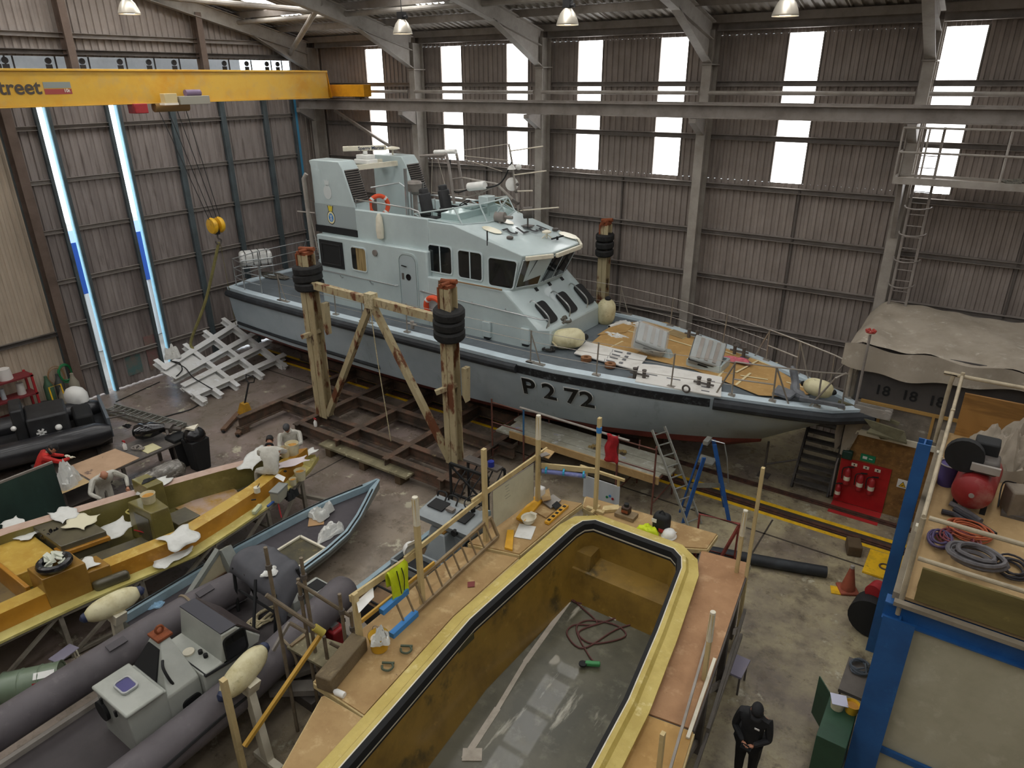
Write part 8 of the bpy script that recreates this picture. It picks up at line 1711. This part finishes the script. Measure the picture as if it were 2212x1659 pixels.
solo('cable_coil', loops((.62, 11.6, MD), .34, .3, 9, .013, 1), M_cab[0], 'coil of orange cable on the mezzanine deck', 'cable', 'cables and hoses on the mezzanine'); solo('cable_coil', loops((.5, 11.25, MD), .3, .26, 7, .014, 2), M_cab[1], 'dark red cable coil among the mezzanine cables', 'cable', 'cables and hoses on the mezzanine'); solo('cable_coil', loops((.25, 11.1, MD), .18, .3, 6, .016, 3), M_cab[4], 'violet cable tangle by the mezzanine rail', 'cable', 'cables and hoses on the mezzanine'); solo('cable_coil', loops((1.2, 10.9, MD), .25, .3, 6, .016, 7), M_cab[2], 'black cable tangle at the right of the grey hose', 'cable', 'cables and hoses on the mezzanine'); solo('hose_coil', loops((.72, 10.7, MD), .42, .3, 4, .035, 4, .12), M_cab[3], 'thick grey ribbed hose coiled at the front of the mezzanine', 'hose', 'cables and hoses on the mezzanine')
for i, (a_, b_, m_) in enumerate((((.2, 12.0), (.55, 11.9), 2), ((.28, 12.3), (.75, 12.05), 3), ((.35, 12.1), (.95, 11.75), 2))): solo('hose_length', MB().tube([V(*a_, MD + .06 + .03 * i), V(lerp((*a_, 0), (*b_, 0), .5).x, lerp((*a_, 0), (*b_, 0), .5).y + .08, MD + .05), V(*b_, MD + .05)], .045, 8), M_cab[m_], ['short black hose length nearest the rail', 'grey hose length lying above the orange coil', 'black hose length reaching towards the floor sander'][i], 'hose', 'cables and hoses on the mezzanine')
t = thing('floor_machine', 'dusty grey machine tool at the right edge of the mezzanine', 'machine', (1.25, 12.9, MD)); MB().box((1.15, 12.7, MD + .25), (.3, .35, .45), (0, 0, .4)).build('housing', mat('machine_dusty', '#7d7263', [('#665c4f', 3, .42, .65)], rough=.7), t, bevel=.03); MB().cyl((1.3, 12.9, MD + .4), (1.6, 13.1, MD + .4), .17, n=16).build('drum', M_mgrey, t); MB().bx(1.0, 1.5, 12.5, 12.9, MD, MD + .06).build('base', M_steeldark, t); MB().tube(arc([V(1.1, 12.9, MD + .45), V(.95, 13.1, MD + .3), V(.95, 12.7, MD + .05)], 5), .012, 5).build('lead', M_blackm, t)
# high gantry with caged ladder
gt = thing('access_gantry', 'high access platform with rails under the last window strip', 'gantry', (0, 20, 7.7)); MB().bx(-2.42, 3, 19.75, 20.5, 7.68, 7.73).build('grating', mat('grating', '#857a6c', [('#6a6055', 25, .45, .6)], rough=.7), gt)
for y in (19.72, 20.5): MB().bar((-2.45, y, 7.7), (3, y, 7.7), .05, .16).build('toe_channel', M_steelpale, gt)
MB().bar((-2.45, 19.72, 7.7), (-2.45, 20.5, 7.7), .05, .16).build('toe_channel', M_steelpale, gt)
gr_ = MB()
for z in (8.35, 8.9): gr_.tube([(-2.45, 20.5, z), (-2.45, 19.72, z), (3, 19.72, z)], .025, 8)
for x in (-2.45, -1.9, -.3, 1.5): gr_.tube([(x, 19.72, 7.7), (x, 19.72, 8.9)], .022, 8)
gr_.tube([(-2.45, 20.5, 7.7), (-2.45, 20.5, 8.9)], .022, 8); gr_.build('guard_rail', M_steelpale, gt); MB().prism([V(-2.35, 20.5, 7.6), V(-2.35, 19.9, 7.6), V(-2.35, 20.45, 6.2)], (.1, 0, 0)).build('bracket', M_steelgrey, gt)
lg = MB()
for x in (-2.05, -1.65): lg.bar((x, 20.3, 4.5), (x, 20.3, 8.9), .06, .03)
lg.build('ladder_stiles', M_steelgrey, gt); [MB().cyl((-2.05, 20.3, 4.6 + i * .28), (-1.65, 20.3, 4.6 + i * .28), .012, n=6).build('ladder_rung', M_steelgrey, gt) for i in range(15)]
for z in (5.1, 5.75, 6.4, 7.05): MB().tube([V(-1.85 - .3 * math.cos(a), 20.3 - .55 * math.sin(a), z) for a in [PI * i / 10 for i in range(11)]], .018, 6).build('cage_hoop', M_steelgrey, gt)
solo('rope_heap', heap((-.05, 20.0, 7.73), .3, .2, .15, 20, .03, 81), M_ropeg, 'grey rope heaped on the high access platform', 'rope')
# aisle floor things
q = V(-1.02, 13.85, 0); t = thing('traffic_cone', 'faded orange traffic cone in the aisle by the yellow plate', 'cone', q); M_cone = mat('cone_orange', '#9a4f38', [('#7d3f2c', 4, .42, .65)], rough=.7); MB().box(q + V(0, 0, .03), (.38, .38, .06), (0, 0, .5)).build('base', M_cone, t, bevel=.02); MB().lathe([(.15, .06), (.045, .58), (.04, .58)], q, 20).build('body', M_cone, t); MB().lathe([(.047, .56), (.04, .64), (.02, .65)], q, 12).build('tip', M_steelpale, t)
t = thing('yellow_plate', 'yellow steel cover plate with lifting ring on the aisle floor', 'plate', (-.45, 15.1, 0)); MB().bx(-.88, -.1, 14.65, 15.6, 0, .06).build('plate', M_yellow, t, bevel=.01); MB().torus((-.5, 15.05, .07), .1, .02).build('ring', M_rust, t); solo('timber_block', MB().box((-1.2, 15.35, .13), (.3, .42, .26), (0, 0, .3)), mat('timber_dark', '#5d4c36'), 'dark timber block on the slipway lines near the cone', 'timber', bevel=.02)
solo('yellow_sheet', MB().box((-1.22, 13.7, .012), (.2, .25, .02), (0, 0, .3)), M_yellow, 'small yellow card sticking out under the cone', 'card')
t = thing('red_hose_reel', 'red reel and black wheel behind the blue column', 'reel', (-.5, 12.9, 0)); MB().cyl((-.5, 12.85, .85), (-.42, 13.1, .85), .17, n=18).build('reel', M_red, t); MB().cyl((-.45, 12.6, .42), (-.4, 13.0, .42), .4, n=22).build('wheel', M_blackm, t); MB().bar((-.45, 12.9, 0), (-.45, 12.9, 1.0), .06).build('stand', M_steeldark, t)
M_cabg = mat('cabinet_green', '#284a36', [('#1f3d2c', 2, .42, .65)], rough=.5); t = thing('green_cabinet', 'dark green steel cabinet with open door by the blue column', 'cabinet', (-.4, 9.15, 0)); MB().bx(-.62, -.2, 8.8, 9.75, 0, .95).build('body', M_cabg, t, bevel=.01); dr = MB().hexa([V(-.62, 9.75, .1), V(-.6, 9.75, .1), V(-.84, 10.05, .1), V(-.86, 10.05, .1)], [V(-.62, 9.75, .92), V(-.6, 9.75, .92), V(-.84, 10.05, .92), V(-.86, 10.05, .92)]).build('door', M_cabg, t); MB().bar((-.82, 10.03, .55), (-.8, 10.0, .7), .02).build('handle', M_steelpale, dr)
for x, y, m_, l in ((-.48, 9.5, M_tub, 'pale tub with paper lid on the green cabinet'), (-.28, 9.55, mat('bucket_yellow', '#d6a82a'), 'yellow tub beside the pale one on the green cabinet')): bucket((x, y, .955), .11, .16, l, m_, 'frp_orange', False, 'tubs on the green cabinet')
solo('paper', MB().box((-.47, 9.49, 1.13), (.24, .2, .01), (.15, .1, .4)), mat('paper_blue', '#c2c4d8', rough=.6), 'bluish paper lying over the pale tub on the green cabinet', 'paper')
t = thing('tool_trolley', 'dark trolley heaped with cables behind the green cabinet', 'trolley', (-.35, 10.5, 0)); MB().bx(-.55, -.15, 10.1, 10.95, .72, .78).build('top', M_steeldark, t)
for x in (-.52, -.18):
    for y in (10.15, 10.9): MB().bar((x, y, 0), (x, y, .75), .03).build('leg', M_steeldark, t)
solo('cable_coil', heap((-.35, 10.75, .78), .18, .2, .2, 30, .016, 91), mat('cable_slate', '#454c55', rough=.6), 'slate grey cable tangle on the dark trolley', 'cable'); t = thing('step_stool', 'dark stool under the braces of the orange walkway', 'stool', (-2.15, 10.0, 0)); MB().bx(-2.32, -2.0, 9.75, 10.25, .42, .46).build('top', mat('stool_violet', '#8a8596'), t)
for x in (-2.28, -2.04):
    for y in (9.8, 10.2): MB().bar((x, y, 0), (x, y, .43), .03).build('leg', M_steeldark, t)
# ================================================================ people
def skin_bm(chains, sub=1):
    me = bpy.data.meshes.new('sk'); idx = {}; vs = []; rs = []; es = []
    for ch in chains:
        prev = None
        for p, r in ch:
            k = tuple(round(c, 4) for c in p)
            if k not in idx: idx[k] = len(vs); vs.append(Vector(p)); rs.append(r)
            if prev is not None and prev != idx[k]: es.append((prev, idx[k]))
            prev = idx[k]
    me.from_pydata(vs, es, []); o = bpy.data.objects.new('sk', me); COL.objects.link(o)
    md = o.modifiers.new('s', 'SKIN'); md.branch_smoothing = .3
    if not me.skin_vertices: me.skin_vertices.new()
    sv = me.skin_vertices[0].data
    for i, r in enumerate(rs): sv[i].radius = (r, r); sv[i].use_root = (i == 0)
    m2 = o.modifiers.new('b', 'SUBSURF'); m2.levels = sub; m2.render_levels = sub
    dg = bpy.context.evaluated_depsgraph_get(); dg.update()
    out = bpy.data.meshes.new_from_object(o.evaluated_get(dg)); bpy.data.objects.remove(o); bpy.data.meshes.remove(me); return out
M_skin = mat('skin', '#b98468', [('#a97258', 6, .45, .7)], rough=.55); M_suit = mat('suit_white', '#c9c7bd', [('#b4b1a6', 5, .42, .65), ('#d8d7d0', 9, .6, .75)], rough=.75, bump=.4, bscale=18); M_dkcl = mat('cloth_black', '#151517', [('#202022', 5, .45, .7)], rough=.8); M_redcl = mat('cloth_red2', '#c2251f', [('#99201c', 4, .45, .65)], rough=.7); M_hair = mat('hair_dark', '#1b1614', rough=.7); M_capg = mat('beanie_grey', '#4a4a4c', [('#3b3b3d', 9, .45, .65)], rough=.9)
def person(label, J, face, cloth, trs, cap=None, gloves=None, shoes=M_blackm, hood=None, bald=False, capm=M_dkcl, holdz=None):
    g = {k: Vector(v) for k, v in J.items()}; f = Vector(face).normalized(); up = (g['head'] - g['neck']).normalized(); sd = f.cross(up).normalized(); f = up.cross(sd).normalized()
    org = V(g['pelvis'].x, g['pelvis'].y, min(g['al'].z, g['ar'].z) - .08); t = thing('person', label, 'person', org)
    mid = lerp(g['pelvis'], g['chest'], .5); side = (g['sr'] - g['sl']).normalized()
    hl, hr = g['pelvis'] - side * .1 - V(0, 0, .04), g['pelvis'] + side * .1 - V(0, 0, .04)
    def limbs(k): return [[(g['pelvis'], .15 * k), (mid, .145 * k), (g['chest'], .16 * k), (g['neck'] - up * .02, .06), (g['neck'] + up * .04, .055)]] + [[(g['chest'], .16 * k), (g['s' + s], .075 * k), (lerp(g['s' + s], g['e' + s], .5), .056 * k), (g['e' + s], .048 * k), (lerp(g['e' + s], g['w' + s], .6), .04 * k), (g['w' + s], .032 * k)] for s in 'lr'] + [[(g['pelvis'], .15 * k), (h, .105 * k), (lerp(h, g['k' + s], .5), .085 * k), (g['k' + s], .065 * k), (lerp(g['k' + s], g['a' + s], .4), .062 * k), (g['a' + s], .045 * k)] for s, h in (('l', hl), ('r', hr))]
    mb = MB(); me = skin_bm(limbs(.68)); mb.bm.from_mesh(me); bpy.data.meshes.remove(me)
    # hands: palm, four fingers of different length and a thumb, half closed
    for s in 'lr':
        w = g['w' + s]; d = (w - g['e' + s]).normalized(); n = Vector(J.get('n' + s, (0, 0, -1))); n = (n - d * n.dot(d)).normalized(); x = d.cross(n) * (1 if s == 'l' else -1)
        ch = [[(w, .03), (w + d * .05, .036), (w + d * .085, .034)]]
        for i, (o_, L) in enumerate(((-.03, .07), (-.01, .08), (.011, .075), (.031, .058))):
            b = w + d * .085 + x * o_; k1 = b + d * L * .5 + n * .012; k2 = k1 + d * L * .22 + n * L * .42
            ch.append([(w + d * .085, .034), (b, .011), (k1, .0095), (k2, .0085)])
        tb_ = w + d * .03 - x * .035; ch.append([(w + d * .05, .036), (tb_, .013), (tb_ + d * .035 - x * .018 + n * .015, .011), (tb_ + d * .065 - x * .01 + n * .03, .009)])
        me = skin_bm(ch); 
        if gloves: m_ = MB(); m_.bm.from_mesh(me); m_.build('glove', gloves, t)
        else: mb.bm.from_mesh(me)
        bpy.data.meshes.remove(me)
    # head with jaw, nose, ears, eyes
    hc = g['head']; rings = []
    for z, w, b0, b1 in ((-.125, .03, .02, .07), (-.11, .052, .03, .088), (-.07, .066, .06, .092), (-.03, .072, .085, .094), (.01, .076, .096, .093), (.05, .078, .1, .094), (.085, .068, .09, .08), (.11, .045, .06, .055), (.122, .012, .015, .015)):
        rings.append([hc + up * z + sd * w * math.cos(a) + f * ((b1 if math.sin(a) > 0 else b0) * math.sin(a)) for a in [2 * PI * j / 16 for j in range(16)]])
    mb.loft(rings); mb.loft([[hc + f * .09 + up * .02 + sd * .01 * c_ for c_ in (-1, 0, 1)], [hc + f * .115 - up * .025 + sd * .016 * c_ + f * (.008 if c_ == 0 else -.02) for c_ in (-1, 0, 1)], [hc + f * .09 - up * .035 + sd * .012 * c_ for c_ in (-1, 0, 1)]])
    for s in (-1, 1): mb.ball(hc + sd * s * .078 - f * .005, (.014, .022, .03), 8, 6)
    body = mb.build('body', M_skin, t, org=org)
    e_ = MB()
    for s in (-1, 1): e_.ball(hc + f * .088 + sd * s * .03 + up * .015, .009, 8, 6)
    e_.bar(hc + f * .093 - up * .062 - sd * .02, hc + f * .093 - up * .062 + sd * .02, .006, .006); e_.build('eyes_and_mouth', M_hair, body)
    # clothes follow the body
    L_ = limbs(1.2); cl = [[(p, r) for p, r in L_[0][:3]] + [(g['neck'] - up * .03, .085)]] + [c for c in L_[1:3]]
    if cloth is trs: cl += L_[3:]
    else: cl[0] = [(g['pelvis'] - V(0, 0, .1), .18), *cl[0]]
    me = skin_bm(cl); m_ = MB(); m_.bm.from_mesh(me); bpy.data.meshes.remove(me); ct = m_.build('coverall' if cloth is trs else 'jacket', cloth, t)
    if cloth is not trs: me = skin_bm([[(g['pelvis'], .165), L_[3][1]] + L_[3][2:], [(g['pelvis'], .165)] + L_[4][1:]]); m_ = MB(); m_.bm.from_mesh(me); bpy.data.meshes.remove(me); m_.build('trousers', trs, t)
    m_ = MB(); m_.torus(g['neck'] + up * .0, .075, .028, up, 18, 8); m_.build('collar', hood or cloth, ct)
    for s in 'lr':
        a = g['a' + s]; fd = Vector(J.get('foot', face)); fd = V(fd.x, fd.y, 0).normalized(); MB().loft([[a + fd * x + fd.cross(V(0, 0, 1)) * w * math.cos(q) + V(0, 0, -.045 + h * math.sin(q)) for q in [2 * PI * j / 10 for j in range(10)]] for x, w, h in ((-.08, .03, .035), (-.04, .045, .05), (.06, .05, .045), (.14, .048, .035), (.19, .025, .025))]).build('shoe', shoes, t)
    if not bald:
        n = 16; cb = MB(); lo_ = .01 if cap else -.02
        cb.loft([[hc + up * z + sd * w * math.cos(a) + f * (-.006 + w * 1.22 * math.sin(a)) for a in [2 * PI * j / n for j in range(n)]] for z, w in ((lo_ + .02, .086), (.07, .086), (.1, .072), (.125, .045), (.135, .01))]); c_ = cb.build('cap' if cap else 'hair', capm if cap else M_hair, t)
        if cap == 'peak': MB().loft([[hc + up * (.035 - .015 * y) + sd * w + f * (.085 + y * .085 * (1 - (w / .08) ** 2 * .5)) for w in (-.075, -.035, 0, .035, .075)] for y in (0, .5, 1)], caps=False, closed=False).build('peak', capm, c_, solid=.006)
        if cap: MB().loft([[hc + up * z + sd * .079 * math.cos(a) + f * (-.02 + .1 * math.sin(a)) for a in [PI + PI * j / 10 for j in range(11)]] for z in (.03, -.05)], caps=False, closed=False).build('hair', M_hair, t, solid=.01)
    return t
# man in black with a phone, bottom right
bx_, by_ = -1.42, 8.2
q = px(1632, 1505, -1.42)
pm = person('person in black jacket and black cap looking down at a phone in the aisle', dict(pelvis=(bx_, by_, .95), chest=(bx_ + .02, by_ + .0, 1.36), neck=(bx_ + .03, by_ - .05, 1.53), head=(bx_ + .05, by_ - .13, 1.645), sl=(bx_ + .22, by_ - .02, 1.42), sr=(bx_ - .18, by_ - .02, 1.42), el=(bx_ + .27, by_ - .06, 1.12), er=(bx_ - .24, by_ - .05, 1.12), wl=(bx_ + .1, by_ - .28, 1.13), wr=(bx_ - .04, by_ - .28, 1.12), kl=(bx_ + .1, by_ - .02, .5), kr=(bx_ - .1, by_ - .02, .5), al=(bx_ + .1, by_ + .02, .08), ar=(bx_ - .1, by_ + .02, .08), nl=(-.5, 0, 1), nr=(.5, 0, 1), foot=(0, -1, 0)), (.2, -1, -.75), M_dkcl, mat('trousers_black', '#101012', rough=.85), cap='peak')
MB().box((bx_ + .1, by_ - .185, 1.36), (.07, .01, .03), (.2, 0, 0)).build('chest_logo', M_white, pm)
t = thing('mobile_phone', 'dark mobile phone held by the person in black', 'phone', (bx_ + .03, by_ - .38, 1.12)); MB().box((bx_ + .03, by_ - .38, 1.15), (.15, .075, .01), (.5, 0, 0)).build('case', M_blackm, t, bevel=.004); MB().box((bx_ + .03, by_ - .384, 1.157), (.135, .062, .003), (.5, 0, 0)).build('screen', M_glass, t)
# two workers in white suits at the yellow bow
x, y = -14.42, 10.3
person('person in white suit and grey beanie standing beyond the yellow bow', dict(pelvis=(x, y, .98), chest=(x + .06, y - .06, 1.38), neck=(x + .1, y - .12, 1.55), head=(x + .16, y - .19, 1.66), sl=(x + .23, y + .12, 1.43), sr=(x - .06, y - .26, 1.43), el=(x + .42, y + .0, 1.2), er=(x + .06, y - .42, 1.18), wl=(x + .52, y - .26, 1.3), wr=(x + .28, y - .52, 1.25), kl=(x + .1, y + .08, .52), kr=(x - .06, y - .1, .52), al=(x + .06, y + .1, .09), ar=(x - .08, y - .1, .09)), (.8, -.7, -.7), M_suit, M_suit, cap='beanie', capm=M_capg, hood=M_suit)
x, y = -12.98, 8.6
person('person in white suit with black hood seated on the yellow hull side', dict(pelvis=(x, y, 1.56), chest=(x - .12, y + .12, 1.93), neck=(x - .2, y + .2, 2.06), head=(x - .3, y + .3, 2.12), sl=(x - .3, y - .0, 1.98), sr=(x + .08, y + .28, 1.98), el=(x - .55, y + .12, 1.76), er=(x - .1, y + .55, 1.78), wl=(x - .66, y + .36, 1.6), wr=(x - .36, y + .62, 1.62), kl=(x - .42, y - .08, 1.45), kr=(x - .3, y + .16, 1.42), al=(x - .62, y - .02, .97), ar=(x - .5, y + .16, .97)), (-.7, .7, -.7), M_suit, M_suit, cap='beanie', capm=M_dkcl, hood=M_dkcl)
x, y = -16.35, 6.35
person('bald person in white suit bending between the bench and the yellow hull', dict(pelvis=(x - .3, y + .05, 1.0), chest=(x - .05, y, 1.32), neck=(x + .1, y - .04, 1.42), head=(x + .2, y - .06, 1.49), sl=(x - .02, y + .24, 1.36), sr=(x - .02, y - .24, 1.36), el=(x + .1, y + .45, 1.15), er=(x + .1, y - .42, 1.12), wl=(x + .3, y + .35, 1.0), wr=(x + .3, y - .28, .98), kl=(x - .25, y + .14, .52), kr=(x - .25, y - .1, .52), al=(x - .35, y + .14, .09), ar=(x - .35, y - .1, .09)), (1, -.1, -.9), M_suit, M_suit, bald=True, hood=M_suit)
q = px(85, 978, -18.6); x, y = -18.75, q.y - .05
person('person in red jacket with dark hood leaning over the black inflatable', dict(pelvis=(x, y, .98), chest=(x + .1, y + .16, 1.3), neck=(x + .14, y + .26, 1.43), head=(x + .16, y + .36, 1.47), sl=(x - .1, y + .22, 1.36), sr=(x + .3, y + .08, 1.36), el=(x - .15, y + .45, 1.15), er=(x + .42, y + .34, 1.18), wl=(x + .0, y + .62, 1.1), wr=(x + .36, y + .6, 1.15), kl=(x - .08, y, .52), kr=(x + .12, y - .02, .52), al=(x - .08, y - .02, .09), ar=(x + .12, y - .02, .09)), (.2, .8, -.9), M_redcl, M_dkcl, cap='beanie', capm=M_dkcl, hood=M_dkcl, gloves=M_offwhite)
# ================================================================ light, world, camera
w = bpy.data.worlds.new('World'); SC.world = w; w.use_nodes = True
bg = w.node_tree.nodes['Background']; bg.inputs['Color'].default_value = (.82, .92, 1, 1); bg.inputs['Strength'].default_value = WORLD_E
cam = bpy.data.cameras.new('Camera'); co = bpy.data.objects.new('Camera', cam); COL.objects.link(co)
cam.sensor_fit = 'HORIZONTAL'; cam.sensor_width = 36; cam.lens = FPX / 2212 * 36; cam.clip_end = 300
M4 = Matrix((_r, _u, -_f)).transposed().to_4x4(); M4.translation = CAMP
co.matrix_world = M4
SC.camera = co
vs = SC.view_settings; vs.view_transform = 'Standard'; vs.look = 'None'; vs.gamma = 1; vs.use_curve_mapping = False; vs.exposure = EXPO
